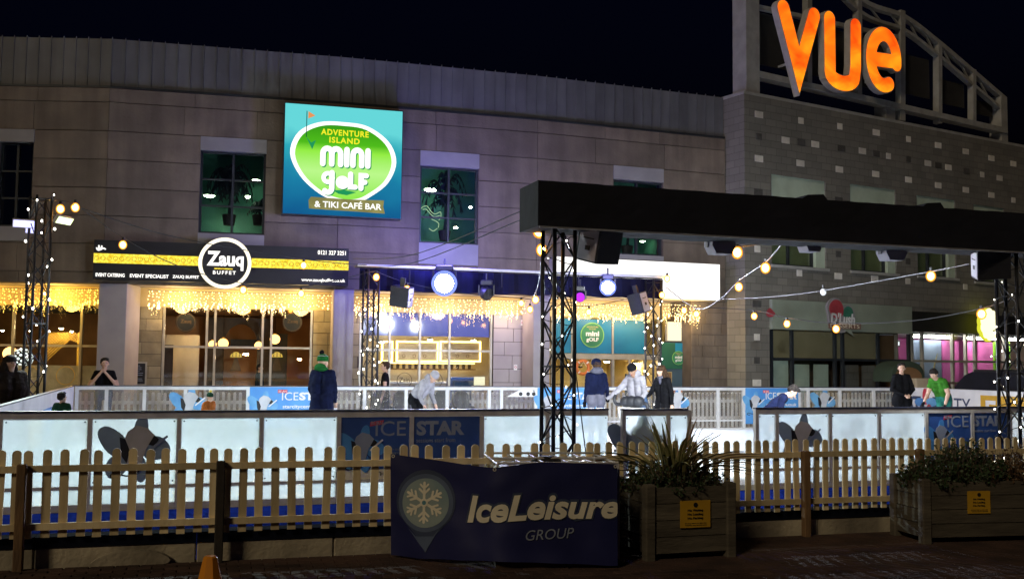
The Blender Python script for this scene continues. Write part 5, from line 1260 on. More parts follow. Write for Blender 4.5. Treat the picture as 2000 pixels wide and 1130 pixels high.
# ------------------------------------------------------------------ lighting trusses
def truss(label, loc, rz, z1, s=0.29, z0=0.0, step=0.36, plate=True):
    t = T('lighting_truss', label, 'truss', loc, rz); h = s/2
    C = [(-h,-h),(h,-h),(h,h),(-h,h)]
    for c in C: MB().tube([(c[0],c[1],z0+0.03),(c[0],c[1],z1)], 0.026, 10).build('chord', 'truss_metal', t, smooth=True)
    n = max(2, round((z1-z0-0.2)/step))
    for i in range(4):
        a, b = C[i], C[(i+1) % 4]; lm = MB()
        for k in range(n):
            za = z0+0.12+(z1-z0-0.2)*k/n; zb = z0+0.12+(z1-z0-0.2)*(k+1)/n
            p, q = (a, b) if (k+i) % 2 else (b, a)
            lm.tube([(p[0],p[1],za),(q[0],q[1],zb)], 0.011, 6)
        for z in (z0+0.1, (z0+z1)*0.5, z1-0.06): lm.tube([(a[0],a[1],z),(b[0],b[1],z)], 0.012, 6)
        lm.build('lacing', 'truss_metal', t)
    if plate: MB().cbox(-0.3, 0.3, -0.3, 0.3, z0, z0+0.02, 0.006).build('base_plate', 'truss_metal', t)
    return t
bulb_me = MB().ell((0,0,0), (0.019,0.019,0.024), 8, 5).mesh('bulb'); bulb_me.materials.append(MATS['bulb_fairy'])
def fairy(label, loc, rz, z0, z1, n, turns, r=0.18, seed=1, size=1.0, power=1.5):
    t = T('fairy_light_string', label, 'fairy lights', loc, rz); rr = random.Random(seed); pts = []
    for i in range(n*3+1):
        q = i/(n*3); a = q*turns*2*math.pi; pts.append(((r+rr.uniform(-.02,.03))*math.cos(a), (r+rr.uniform(-.02,.03))*math.sin(a), z0+(z1-z0)*q+rr.uniform(-.03,.03)))
    MB().tube(pts, 0.006, 4).build('wire', 'cable_black', t)
    for i in range(0, len(pts), 3):
        p = pts[i]; o = link('bulb', bulb_me, t, (p[0]*1.08, p[1]*1.08, p[2])); k = size*rr.uniform(0.7, 1.35); o.scale = (k, k, k)
    return t
VB = -1.35
tc = RK.w(RK.x(1090, VB, 700), VB); zb_beam = RK.z(1056, 441, -1.70); zt_beam = RK.z(1056, 352, -1.70)
truss('tall black box truss in front of the near barrier, holding the front beam', tc, rad(18+10), zb_beam+0.1)
fairy('white fairy lights wound round the tall truss in front of the near barrier', tc, 0.3, 0.7, zb_beam-0.05, 30, 7, 0.20, 2, 0.42)
tr2 = RK.w(RK.x(1978, VB, 700), VB)
truss('black box truss at the right-hand edge under the front beam', tr2, rad(18+22), zb_beam+0.1)
fairy('white fairy lights wound round the truss at the right-hand edge', tr2, 0.1, 0.3, zb_beam-0.1, 42, 8, 0.24, 3, 0.5)
tlp = RK.w(UL-0.42, 7.6); tl_z = 4.75
for it in range(5):   # slide along the side hoarding until it stands where the photograph shows it
    pxs_ = 1000+2000*(tlp.x)/tlp.y; tlp = tlp + RK.v*((72-pxs_)*0.030)
tl_z = CAMZ + (694-382)*tlp.y/2000
truss('black box truss with flood lamps outside the side hoarding', tlp, rad(18+30), tl_z)
fairy('white fairy lights wound round the truss with flood lamps', tlp, 0.0, 0.9, tl_z+0.03, 26, 6, 0.22, 4, 0.85)
YBK = RD+0.75
tb1 = RK.w(RK.x(722, YBK, 700), YBK); tb2 = RK.w(RK.x(1276, YBK, 700), YBK)
zbk = RK.z(1000, 527, YBK)-0.09
truss('slim black truss behind the far barrier in front of the cafe', tb1, rad(18+15), zbk-0.05, 0.29)
truss('slim black truss behind the far barrier in front of the golf posters', tb2, rad(18+20), zbk-0.05, 0.29)
fairy('white fairy lights wound round the slim truss in front of the cafe', tb1, 0.2, 0.3, zbk-0.9, 34, 6, 0.22, 5, 0.95)
fairy('white fairy lights wound round the slim truss by the golf posters', tb2, 0.2, 0.3, zbk-0.6, 34, 6, 0.22, 6, 0.9)
# ---- front beam wrapped in black cloth
u0 = RK.x(1051, -1.70, 400); u1 = 14.0
t = TF('draped_beam', 'deep overhead beam wrapped in black cloth above the near barrier', 'beam', RK, 0, 0, 0)
cb = MB(); N_ = 130; rr = random.Random(5)
NR = 7                                                     # rows of vertices down the front so that the cloth can fold
for i in range(N_+1):
    u = u0+(u1-u0)*i/N_; e0 = rr.uniform(-.004,.004); e1 = rr.uniform(-.005,.005)
    for j in range(NR):
        q = j/(NR-1); fold = 0.014*noise.noise(Vector((u*1.9+q*1.2, q*2.2, 3)))+0.007*noise.noise(Vector((u*5-q*3, q*3, 9)))
        cb.v.append((u, -1.70+fold, zb_beam+e1*(1-q)+(zt_beam-zb_beam)*q+e0*q))
    cb.v += [(u,-1.00,zt_beam+e0),(u,-1.00,zb_beam+e1)]
K_ = NR+2
for i in range(N_):
    for k in range(K_): a = i*K_+k; b = i*K_+(k+1) % K_; cb.f.append((a, b, b+K_, a+K_)); cb.mi.append(0)
cb.f += [tuple(range(K_-1,-1,-1)), tuple(range(N_*K_, N_*K_+K_))]; cb.mi += [0,0]
cb.build('cloth', 'cloth_black', t)
MB().box(u0+0.02, u1, -1.715, -1.69, zb_beam-0.022, zb_beam-0.001).build('bottom_hem', 'cloth_edge', t)
# lumps of clamps on top of the beam
for (px, wv) in ((1582, 0.24), (1812, 0.22)):
    u = RK.x(px, -1.5, 395); MB().prism([(u-wv,zt_beam-0.02),(u-wv*0.4,zt_beam+0.07),(u+wv*0.6,zt_beam+0.09),(u+wv,zt_beam-0.02)], -1.6, -1.3).build('clamp_cover', 'cloth_black', t)
# ---- back beam
ub0 = RK.x(699, YBK-0.2, 515); ub1 = RK.x(1306, YBK-0.2, 540)
t = TF('back_beam', 'back lighting beam with a pale top rail and dark valance before the cafe', 'beam', RK, 0, 0, 0)
MB().tube([(ub0,YBK-0.2,zbk+0.04),(ub1,YBK-0.2,zbk+0.04)], 0.035, 8).build('top_rail', 'alu_white', t)
MB().tube([(ub0,YBK+0.2,zbk+0.04),(ub1,YBK+0.2,zbk+0.04)], 0.03, 8).build('rear_rail', 'truss_metal', t)
vm = MB(); n = 60; zv = RK.z(1000, 574, YBK)
for i in range(n+1):
    u = ub0+0.1+(ub1-0.1-ub0)*i/n; yy = YBK+0.14+0.03*math.sin(i*1.7); vm.v += [(u,yy,zv+0.02*math.sin(i*0.9)),(u,yy-0.02,zbk+0.0)]
for i in range(n): vm.f.append((i*2,i*2+2,i*2+3,i*2+1)); vm.mi.append(0)
vm.build('valance', 'valance', t)
lm = MB()
for i in range(28): a = ub0+(ub1-ub0)*i/28; b = ub0+(ub1-ub0)*(i+1)/28; lm.tube([(a,YBK-0.2 if i%2 else YBK+0.2,zbk+0.04),(b,YBK+0.2 if i%2 else YBK-0.2,zbk+0.04)], 0.012, 5)
lm.build('lacing', 'truss_metal', t)
for px in (800, 980, 1130): u = RK.x(px, YBK-0.2, 560); MB().tube([(u,YBK-0.2,zbk+0.02),(u,YBK-0.2,zv+0.15)], 0.014, 6).build('drop_bar', 'truss_metal', t)

# ---- lamps
def spot(parent, loc, target, energy, color, angle=120, blend=0.6, size=0.12):
    ld = bpy.data.lights.new('lamp_light', 'SPOT'); ld.energy = energy; ld.color = color; ld.spot_size = rad(angle); ld.spot_blend = blend; ld.shadow_soft_size = size
    lo = bpy.data.objects.new('lamp_light', ld); COL.objects.link(lo); lo.parent = parent
    lo.location = loc; lo.rotation_euler = (Vector(target)-Vector(loc)).to_track_quat('-Z','Y').to_euler()
def point(parent, loc, energy, color, size=0.2):
    ld = bpy.data.lights.new('lamp_light', 'POINT'); ld.energy = energy; ld.color = color; ld.shadow_soft_size = size
    lo = bpy.data.objects.new('lamp_light', ld); COL.objects.link(lo); lo.parent = parent; lo.location = loc
def aim(o, frm, to):                        # local -Y looks at the target
    o.rotation_euler = (Vector(to)-Vector(frm)).to_track_quat('-Y','Z').to_euler()
def moving_head(label, pos, to, lens_mat, r=0.15, hang=0.3):
    """stage lamp hung from a bar: clamp, base, yoke, head, lens"""
    t = T('moving_head_lamp', label, 'stage lamp', pos)
    MB().tube([(0,0,r*1.3+0.12),(0,0,r*1.3+hang)], 0.022, 8).build('clamp', 'lamp_body', t)
    MB().cbox(-r*0.9, r*0.9, -r*0.7, r*0.7, r*1.3, r*1.3+0.12, 0.02).build('base', 'lamp_body', t)
    for sx in (-1, 1): MB().box(sx*r*1.12-0.02, sx*r*1.12+0.02, -0.05, 0.05, -0.05, r*1.3-0.002).build('yoke_arm', 'lamp_body', t)
    h = link('head', None, t); aim(h, pos, to)
    hm = MB(); prof = [(r*0.45,r*1.3),(r*0.8,r*1.0),(r,r*0.3),(r*1.02,-r*0.4),(r*0.98,-r*0.5)]; vs = []
    n = 18
    for rr_, yy in prof:
        for q in range(n): w = 2*math.pi*q/n; vs.append((rr_*math.cos(w), yy, rr_*math.sin(w)))
    fs = [(i*n+q, i*n+(q+1) % n, (i+1)*n+(q+1) % n, (i+1)*n+q) for i in range(len(prof)-1) for q in range(n)]+[tuple(range(n-1,-1,-1))]
    hm.add(vs, fs); hm.build('shell', 'lamp_body', h, smooth=True)
    MB().disc(0, 0, r*0.93, -r*0.52, -r*0.45, 22).build('lens', lens_mat, h)
    if lens_mat.startswith('stage_white'): MB().ring(0, 0, r*1.03, r*1.30, -r*0.50, -r*0.30, 28).build('lens_halo', 'stage_halo', h)  # dim glowing ring added round the lens, drawn as its halo
    return t
p = at(868, 553, RK.w(RK.x(868,YBK-0.35,553),YBK-0.35).y)
mh = moving_head('dazzling white stage lamp on the back beam in front of the cafe', p, (p.x*0.4, 0, 1.0), 'stage_white', 0.25)
pl = RK.w(3.0, 4.5, 0); spot(mh, Vector((0,-0.18,-0.02)), Vector((pl.x,pl.y,0))-p, 2800, (0.74,0.84,1.0), 130)
point(mh, (0,-0.25,0.95), 640, (0.20,0.17,1.0), 0.3)  # unseen blue light added above the rail, clear of the lens, to wash the wall
p = at(1187, 561, RK.w(RK.x(1187,YBK-0.35,561),YBK-0.35).y)
mh = moving_head('white stage lamp on the back beam in front of the golf entrance', p, (p.x*0.4, 0, 1.0), 'stage_white_small', 0.17)
pl = RK.w(8.0, 5.0, 0); spot(mh, Vector((0,-0.18,-0.02)), Vector((pl.x,pl.y,0))-p, 2300, (0.80,0.88,1.0), 130)
point(mh, (0,-0.3,0.3), 45, (0.22,0.20,1.0), 0.3)  # weaker unseen blue light, added to tint the wall behind
p = at(1133, 580, RK.w(RK.x(1133,YBK-0.3,580),YBK-0.3).y); moving_head('round stage lamp glowing purple on the back beam', p, (p.x*0.2, 0, 1.0), 'stage_purple', 0.13)
p = at(950, 573, RK.w(RK.x(950,YBK-0.3,573),YBK-0.3).y); moving_head('unlit round stage lamp on the back beam', p, (p.x+6, p.y-6, 0.0), 'grille', 0.17)
# white wash lamps under the front beam, turned to the ice
for i, (px, py, lab) in enumerate(((1405,484,'pale boxy wash lamp under the front beam, next to the big speaker'),(1580,480,'small wash lamp tucked under the middle of the front beam'),(1740,497,'pale boxy wash lamp under the front beam before the dessert shop'))):
    Y_ = RK.w(RK.x(px,-1.0,py),-1.0).y; p = at(px, py, Y_); s = 0.17 if i != 1 else 0.13
    t = T('wash_lamp', lab, 'stage lamp', p, RK.ang)
    MB().prism([(-s,0.09),(s,0.09),(s*1.05,0.02),(s*0.7,-0.09),(-s*0.7,-0.09),(-s*1.05,0.02)], -0.13, 0.10).build('housing', 'speaker_side', t)
    MB().prism([(-s*0.85,0.06),(s*0.85,0.06),(s*0.6,-0.06),(-s*0.6,-0.06)], 0.102, 0.110).build('lens', 'flood_white', t)
    for sx in (-1, 1): MB().box(sx*(s*1.1)-0.008, sx*(s*1.1)+0.008, -0.03, 0.03, 0.0, 0.26).build('bracket', 'lamp_body', t)
    MB().box(-s*1.1, s*1.1, -0.03, 0.03, 0.2601, 0.28).build('bracket_bar', 'lamp_body', t)
    tg = RK.w([2.0, 5.5, 9.0][i], 6.5, 0); spot(t, (0,0.16,-0.05), Matrix.Rotation(-RK.ang,3,'Z') @ (Vector((tg.x,tg.y,0))-p), [2500, 2100, 2100][i], (0.90,0.97,1.0), 92)
# flood lamps on the left truss
def flood(label, pos, to, mat, w=0.42, h=0.16):
    t = T('flood_lamp', label, 'flood lamp', pos); hd = link('head', None, t); aim(hd, pos, to)
    MB().prism([(-w/2,-h/2),(w/2,-h/2),(w/2,h/2),(-w/2,h/2)], 0.0, 0.07).build('case', 'alu', hd)
    MB().box(-w/2+0.015, w/2-0.015, -0.012, -0.002, -h/2+0.015, h/2-0.015).build('lens', mat, hd)
    for i in range(6): MB().box(-w/2+0.04+i*(w-0.08)/5-0.006, -w/2+0.04+i*(w-0.08)/5+0.006, 0.071, 0.11, -h/2+0.02, h/2-0.02).build('cooling_fin', 'lamp_body', hd)
    MB().tube([(-w*0.4,0.05,0),(-w*0.4,0.16,0),(w*0.4,0.16,0),(w*0.4,0.05,0)], 0.012, 6).build('yoke', 'alu', hd)
    return t
YL = tlp.y
tg = RK.w(-2, 5, 0)
p = at(126, 431, YL-0.1); f = flood('flood lamp glowing green white on the truss by the side hoarding', p, tg+Vector((0,0,0.6)), 'flood_green')
spot(f, (0.1,-0.12,-0.02), Vector(tg)-p, 2000, (0.82,0.98,0.95), 150)
p = at(48, 437, YL-0.1); f = flood('flood lamp glowing violet on the outer side of the truss', p, Vector((-3, 8, 0)), 'flood_blue')
p = at(60, 448, YL+0.1); f = flood('small blue flood lamp under the violet one on the truss', p, Vector((-1, 6, 0)), 'flood_blue', 0.2, 0.16)

# ---- loudspeakers
def speaker(label, pos, rot, w=0.42, h=0.62, d=0.40):
    t = T('loudspeaker', label, 'loudspeaker', pos, rot=rot)
    MB().prism([(-w/2,-h/2),(w/2,-h/2),(w/2,h/2),(-w/2,h/2)], 0.0, d).build('cabinet', 'speaker_black', t)
    MB().box(-w/2+0.012, w/2-0.012, -0.014, -0.002, -h/2+0.012, h/2-0.012).build('grille', 'grille', t)
    for sx in (-1, 1):
        MB().box(sx*(w/2+0.004)-0.004, sx*(w/2+0.004)+0.004, 0.03, d-0.03, -h/2+0.02, h/2-0.02).build('side_panel', 'speaker_side', t)
        MB().box(sx*(w/2+0.011)-0.003, sx*(w/2+0.011)+0.003, d*0.40, d*0.62, -h*0.16, -h*0.02).build('handle', 'near_black', t)
        MB().box(sx*(w/2+0.011)-0.003, sx*(w/2+0.011)+0.003, d*0.25, d*0.75, h*0.18, h*0.22).build('strap', 'near_black', t)
    MB().box(-0.06, 0.06, d*0.4, d*0.6, h/2+0.001, h/2+0.22).build('bracket', 'lamp_body', t)
    MB().box(-w/2+0.03, w/2-0.03, 0.03, d-0.03, -h/2-0.007, -h/2-0.001).build('foot_panel', 'speaker_side', t)
    return t
Ys = RK.w(RK.x(1150,-1.2,475),-1.2).y
speaker('large black loudspeaker hung under the front beam beside the tall truss', at(1150, 474, Ys), (rad(-14), rad(3), RK.ang+rad(206)), 0.42, 0.42, 0.36)
Ys = RK.w(RK.x(1925,-1.2,515),-1.2).y
speaker('large black loudspeaker hung under the front beam by the right-hand truss', at(1928, 512, Ys), (rad(-12), rad(3), RK.ang+rad(150)), 0.44, 0.40, 0.40)
Ys = RK.w(RK.x(777,YBK-0.4,578),YBK-0.4).y
speaker('tilted black loudspeaker on the back beam beside the cafe truss', at(779, 580, Ys), (rad(10), rad(9), rad(-15)), 0.48, 0.50, 0.36)
Ys = RK.w(RK.x(1240,YBK-0.4,594),YBK-0.4).y
speaker('tilted black loudspeaker on the back beam beside the golf poster truss', at(1241, 594, Ys), (rad(12), rad(-10), rad(-38)), 0.38, 0.55, 0.40)

# ---- festoon strings
core_me = MB().ell((0,0,0), (0.060,0.060,0.070), 10, 6).mesh('filament'); core_me.materials.append(MATS['bulb_warm'])
globe_me = MB().ell((0,0,0), (0.085,0.085,0.098), 14, 10).mesh('globe'); globe_me.materials.append(MATS['globe_halo']); globe_me.polygons.foreach_set('use_smooth', [True]*len(globe_me.polygons))
globe_off = MB().ell((0,0,0), (0.068,0.068,0.078), 12, 8).mesh('globe'); globe_off.materials.append(MATS['hoarding_white'])
holder_me = MB().lathe([(0.022,0.07),(0.03,0.09),(0.028,0.15),(0.01,0.16)], 8).mesh('lamp_holder'); holder_me.materials.append(MATS['cable_black'])
def festoon(label, pts, bulbs, mat='cable_black', r=0.010, off=(), k=1.0):
    W_ = [at(*p) for p in pts]; t = T('festoon_string', label, 'string lights', W_[0]); o0 = W_[0]
    MB().tube([Vector(p) for p in spline([tuple(w-o0) for w in W_], 6)], r, 5).build('cable', mat, t)
    for i, b in enumerate(bulbs):
        p = at(*b)-o0; o = link('globe', globe_off if i in off else globe_me, t, p); o.scale = (k, k, k); h = link('lamp_holder', holder_me, t, p); h.scale = (k, k, k)
        if i not in off: c_ = link('filament', core_me, t, p); c_.scale = (k, k, k)
yl, yb = tlp.y, tb1.y
def lerp(a, b, q): return a+(b-a)*q
festoon('sagging string of amber globes from the flood lamp truss past the buffet sign', [(100,392,yl),(147,400,lerp(yl,yb,.08)),(240,464,lerp(yl,yb,.25)),(350,520,lerp(yl,yb,.42)),(475,553,lerp(yl,yb,.6)),(588,560,lerp(yl,yb,.78)),(735,528,yb-0.3)],
        [(118,408,lerp(yl,yb,.03)),(147,405,lerp(yl,yb,.08)),(240,478,lerp(yl,yb,.25)),(475,566,lerp(yl,yb,.6)),(588,573,lerp(yl,yb,.78)),(735,541,yb-0.3)])
festoon('straighter string with one amber globe across the buffet sign', [(102,386,yl),(330,460,lerp(yl,yb,.4)),(593,506,lerp(yl,yb,.8)),(725,518,yb-0.2)], [(593,518,lerp(yl,yb,.8))])
yb2 = tb2.y
festoon('string of amber globes along the back beam', [(735,530,yb-0.3),(795,552,lerp(yb,yb2,.1)),(900,572,lerp(yb,yb2,.3)),(1018,582,lerp(yb,yb2,.5)),(1150,597,lerp(yb,yb2,.75)),(1293,565,yb2-0.3)], [(795,564,lerp(yb,yb2,.1)-0.3),(1018,592,lerp(yb,yb2,.5)),(1150,609,lerp(yb,yb2,.75)),(1293,576,yb2-0.3),(1303,544,yb2-0.2)])
yt = tc.y
festoon('string of amber globes running back from the tall truss', [(1052,440,yt-0.1),(1060,478,lerp(yt,yb2,.12)),(1050,560,lerp(yt,yb2,.55)),(1036,590,lerp(yt,yb2,.9))], [(1053,451,yt+0.3),(1058,488,lerp(yt,yb2,.15)),(1046,585,lerp(yt,yb2,.7)),(1035,604,lerp(yt,yb2,.88))], 'cable_pale', 0.010)
yr = RK.w(RK.x(1530,-1.0,470),-1.0).y
festoon('string of amber globes dropping from the front beam towards the lightbox', [(1532,470,yr),(1495,512,lerp(yr,yb2,.2)),(1443,548,lerp(yr,yb2,.45)),(1405,585,lerp(yr,yb2,.65)),(1360,602,lerp(yr,yb2,.85)),(1300,560,yb2)], [(1495,523,lerp(yr,yb2,.2)),(1443,560,lerp(yr,yb2,.45)),(1360,613,lerp(yr,yb2,.85)),(1336,606,lerp(yr,yb2,.93))], 'cable_pale', 0.010)
festoon('short string with one amber globe under the front beam next to the wash lamp', [(1405,466,yr-0.3),(1440,481,yr+1.0),(1500,474,yr+0.4)], [(1440,493,yr+1.0)])
yr2 = RK.w(RK.x(1890,-1.0,515),-1.0).y
festoon('long taut pale string from the loudspeaker across the cinema building', [(1893,515,yr2),(1818,530,lerp(yr2,yb2,.2)),(1608,567,lerp(yr2,yb2,.55)),(1500,580,lerp(yr2,yb2,.72)),(1405,584,lerp(yr2,yb2,.88))], [(1818,539,lerp(yr2,yb2,.2)),(1608,570,lerp(yr2,yb2,.55))], 'cable_pale', 0.010, off=(1,))
festoon('low string of amber globes in front of the dessert shop', [(1380,600,27),(1473,606,26),(1537,620,24.5),(1633,631,23),(1780,626,20.5),(1917,602,18),(1990,575,16.5)], [(1473,617,26),(1537,632,24.5),(1633,642,23),(1917,613,18)])
# guy line and thin cables
t = T('guy_line', 'thin black guy line slanting down behind the tall truss', 'cable', at(1113,560,yt+0.4)); o0 = at(1113,560,yt+0.4)
MB().tube([at(1113,560,yt+0.4)-o0, at(1125,730,yt)-o0, at(1145,892,yt-1.2)-o0], 0.007, 5).build('rope', 'cable_black', t)
for i, (a, b, lab) in enumerate((((690,520,yb),(1015,430,yt+1),'thin cable rising from the back beam to the end of the front beam, lower one'),((690,505,yb),(1018,412,yt+1),'thin cable rising from the back beam to the end of the front beam, upper one'))):
    A, B = at(*a), at(*b); t = T('thin_cable', lab, 'cable', A); M_ = (A+B)/2-Vector((0,0,0.25)); MB().tube([Vector(p) for p in spline([(0,0,0), tuple(M_-A), tuple(B-A)], 8)], 0.008, 4).build('wire', 'cable_black', t)
# ------------------------------------------------------------------ low wall and picket fence in front
lw = TF('low_wall', 'low concrete block wall with a dark top band under the picket fence', 'wall', FN)
x = -7.0; rr = random.Random(11)
while x < 9.5:
    w = rr.uniform(1.15, 1.5)
    MB().cbox(x+0.004, x+w-0.004, 0.055+rr.uniform(0,0.01), 0.24, 0.0, 0.205, 0.012).build('block', 'concrete', lw)
    MB().box(x+0.002, x+w-0.002, 0.050, 0.25, 0.207, 0.300).build('top_band', 'black_trim', lw); x += w
t = TF('stone_lump', 'broken lump of render leaning at the foot of the low wall', 'rubble', FN, FN.x(255,0.0,1100), -0.04, 0.05)
MB().prism(closed([(-0.33,0.0),(-0.22,0.09),(0.0,0.12),(0.22,0.10),(0.33,0.03),(0.2,-0.02),(-0.1,-0.03)], 3), -0.02, 0.07).build('chunk', 'concrete', t)
posts = [-200, 45, 430, 800, 1160, 1565, 1787, 2010, 2230]
def picket_mesh(w):
    me = MB().prism([(-w/2,0.305),(w/2,0.305),(w/2,1.020),(w*0.40,1.036),(w*0.2,1.045),(0,1.048),(-w*0.2,1.045),(-w*0.40,1.036),(-w/2,1.020)], -0.012, 0.010).mesh('picket'); me.materials.append(MATS['picket']); return me
pkA, pkB = picket_mesh(0.072), picket_mesh(0.062)
labs = ['picket fence section at the left-hand picture edge, outside the first post', 'picket fence section between the first two dark posts, before the star emblem', 'picket fence section between the second post and the navy banner', 'picket fence section behind the sagging part of the navy banner', 'picket fence section behind the leafy square planter', 'picket fence section between the last two posts before the far planter', 'picket fence section behind the bushy planter at the edge', 'picket fence section past the bushy planter, at the picture edge']
for s in range(8):
    xa, xb = FN.x(posts[s], 0, 950), FN.x(posts[s+1], 0, 950); L_ = xb-xa
    t = TF('picket_fence', labs[s], 'fence', FN, xa, 0, 0)
    z0 = rr.uniform(-.006,.006)
    for z in (0.375, 0.862): MB().box(0.0, L_-0.004, -0.046, -0.0125, z+z0, z+0.058+z0).build('rail', 'picket', t)
    sp = 0.140 if s < 4 else 0.115; n = int((L_-0.06)/sp)
    for i in range(n+1):
        o = link('picket', pkA if s < 4 else pkB, t, (0.05+(L_-0.1)*i/n, 0, z0+rr.uniform(-.006,.006))); o.rotation_euler = (0, rr.uniform(-.02,.02), 0)
    dark = s in (2,)
    MB().cbox(-0.038, 0.038, -0.128, -0.048, 0.02, 0.935, 0.008).build('post', 'picket_dark' if dark else 'picket_post', t)

# ------------------------------------------------------------------ water tank weighting the truss, and the navy banner tied round it
IB = Frame(at(972, 905, 9.02)[:2], rad(8)); zt = at(1090, 905, 9.15).z
t = TF('water_tank', 'caged white water tank with a black lid behind the navy banner', 'tank', IB); WI = IB.x(1208, 0, 905)
MB().cbox(0.04, WI-0.04, 0.05, 0.92, 0.15, zt-0.05, 0.04).build('tank', 'tank_white', t)
MB().lathe([(0.14,0),(0.14,0.045),(0.12,0.055)], 20, (WI*0.48,0.5,zt-0.048)).build('lid', 'near_black', t); MB().lathe([(0.07,0),(0.07,0.02)], 14, (WI*0.48,0.5,zt+0.008)).build('lid_cap', 'near_black', t)
for i in range(6): a = WI*i/5; MB().tube([(a,0,0.12),(a,0,zt),(a,0.98,zt),(a,0.98,0.12)], 0.012, 6).build('cage_bar', 'alu', t)
for y in (0, 0.45, 0.98): MB().tube([(0,y,zt+0.012),(WI,y,zt+0.012)], 0.012, 6).build('cage_bar', 'alu', t)
for z in (0.3, 0.6): MB().tube([(0,0.99,z),(0,0,z),(WI,0,z),(WI,0.99,z)], 0.011, 6).build('cage_bar', 'alu', t)
MB().box(0, WI, 0, 0.98, 0.03, 0.12).build('pallet', 'wood_dark', t)
for i in range(12): # ice chips on the lid
    MB().ell((rr.uniform(0.08,WI*0.4), rr.uniform(0.2,0.8), zt-0.045), (0.05*rr.uniform(.5,1.3),0.05,0.012), 7, 4).build('frost_patch', 'print_white', t)
# banner: a hanging sheet whose top edge sags, drawn through points (px, top, bottom, depth)
prof = [(763,886,1088,9.46),(800,891,1089,9.36),(860,899,1091,9.22),(920,908,1093,9.08),(966,912,1095,8.97),(1010,907,1097,8.96),(1060,902,1099,8.99),(1130,904,1101,9.04),(1206,906,1104,9.10),(1214,950,1106,9.13)]
O = at(763, 1088, 9.46); bt = T('navy_banner', 'navy banner reading IceLeisure Group with a snowflake badge, tied to the fence', 'banner', O)
NX, NZ = 84, 24; bp = []
for q in spline([(a, b, c_, d) for a, b, c_, d in prof[:-1]], 12): bp.append(q)
cum = [0.0]; tops = [at(p[0],p[1],p[3]) for p in bp]; bots = [at(p[0],p[2],p[3]) for p in bp]
for i in range(1, len(bp)): cum.append(cum[-1]+math.hypot(tops[i].x-tops[i-1].x, tops[i].y-tops[i-1].y))
LBN = cum[-1]
def bsurf(s, h, off=0.0):
    """point of the sheet at length share s, height share h"""
    d = min(max(s, 0), 1)*LBN; i = 0
    while i < len(cum)-2 and cum[i+1] < d: i += 1
    f = (d-cum[i])/max(1e-6, cum[i+1]-cum[i]); A = tops[i].lerp(tops[i+1], f); B = bots[i].lerp(bots[i+1], f)
    B.z = max(B.z, 0.075); p = B.lerp(A, h)
    w = 0.008*math.sin(s*31+h*3)*(1-h)+0.014*math.sin(s*9+1.3+h*5)*(1-0.3*h)+0.010*noise.noise(Vector((s*9, h*5, 0)))
    p.y += w-off; return p-O
bm_ = MB()
for i in range(NX+1):
    for j in range(NZ+1): bm_.v.append(tuple(bsurf(i/NX, j/NZ)))
for i in range(NX):
    for j in range(NZ): a = i*(NZ+1)+j; bm_.f.append((a, a+NZ+1, a+NZ+2, a+1)); bm_.mi.append(0)
for i in range(NX+1):
    for j in range(NZ+1): q = bm_.v[i*(NZ+1)+j]; bm_.v.append((q[0], q[1]+0.004, q[2]))
K = (NX+1)*(NZ+1)
for i in range(NX):
    for j in range(NZ): a = K+i*(NZ+1)+j; bm_.f.append((a+1, a+NZ+2, a+NZ+1, a)); bm_.mi.append(0)
bm_.build('sheet', 'banner_navy', bt, smooth=True)
ZL, ZH_ = 0.0, 1.0
def bpx(px, py):          # picture point -> (s,h) on the sheet
    xs = [p[0] for p in bp]; i = 0
    while i < len(xs)-2 and xs[i+1] < px: i += 1
    f = (px-xs[i])/(xs[i+1]-xs[i]); s = (cum[i]+f*(cum[i+1]-cum[i]))/LBN
    tp = bp[i][1]*(1-f)+bp[i+1][1]*f; bo = bp[i][2]*(1-f)+bp[i+1][2]*f
    return s, (bo-py)/(bo-tp)
def on_banner(o, quad, off):
    """bend a flat print (local x,z in 0..1) on to the sheet; quad = picture corners (bl, br, tl, tr)"""
    import bmesh
    me = o.data; b = bmesh.new(); b.from_mesh(me)
    for k in range(1, 40): bmesh.ops.bisect_plane(b, geom=b.verts[:]+b.edges[:]+b.faces[:], plane_co=(k/40,0,0), plane_no=(1,0,0))
    for k in range(1, 8): bmesh.ops.bisect_plane(b, geom=b.verts[:]+b.edges[:]+b.faces[:], plane_co=(0,0,k/8), plane_no=(0,0,1))
    b.to_mesh(me); b.free(); me.update()
    n = len(me.vertices); co = np.empty(n*3); me.vertices.foreach_get('co', co); co = co.reshape(-1, 3)
    Q = [bpx(*c) for c in quad]; out = []
    for x_, y_, z_ in co:
        s = (Q[0][0]*(1-x_)+Q[1][0]*x_)*(1-z_)+(Q[2][0]*(1-x_)+Q[3][0]*x_)*z_; h = (Q[0][1]*(1-x_)+Q[1][1]*x_)*(1-z_)+(Q[2][1]*(1-x_)+Q[3][1]*x_)*z_
        out.append(tuple(bsurf(s, h, off - y_*0.5)))
    me.vertices.foreach_set('co', np.array(out).ravel()); me.update()
def grid_shape(name, pts, mat, quad, off, sub=0.06):
    """outline cut into a fine triangle mesh so that it follows the folds"""
    import bmesh
    b = bmesh.new(); vs = [b.verts.new((p[0], 0, p[1])) for p in pts]; f = b.faces.new(vs)
    for k in range(1, int(1/sub)):
        for no in ((1,0,0),(0,0,1)):
            bmesh.ops.bisect_plane(b, geom=b.verts[:]+b.edges[:]+b.faces[:], plane_co=(k*sub,0,k*sub), plane_no=no)
    bmesh.ops.triangulate(b, faces=b.faces[:]); me = bpy.data.meshes.new(name); b.to_mesh(me); b.free(); me.materials.append(MATS[mat])
    o = link(name, me, bt); on_banner(o, quad, off); return o
bq = [(770,1080),(895,1080),(770,912),(895,912)]
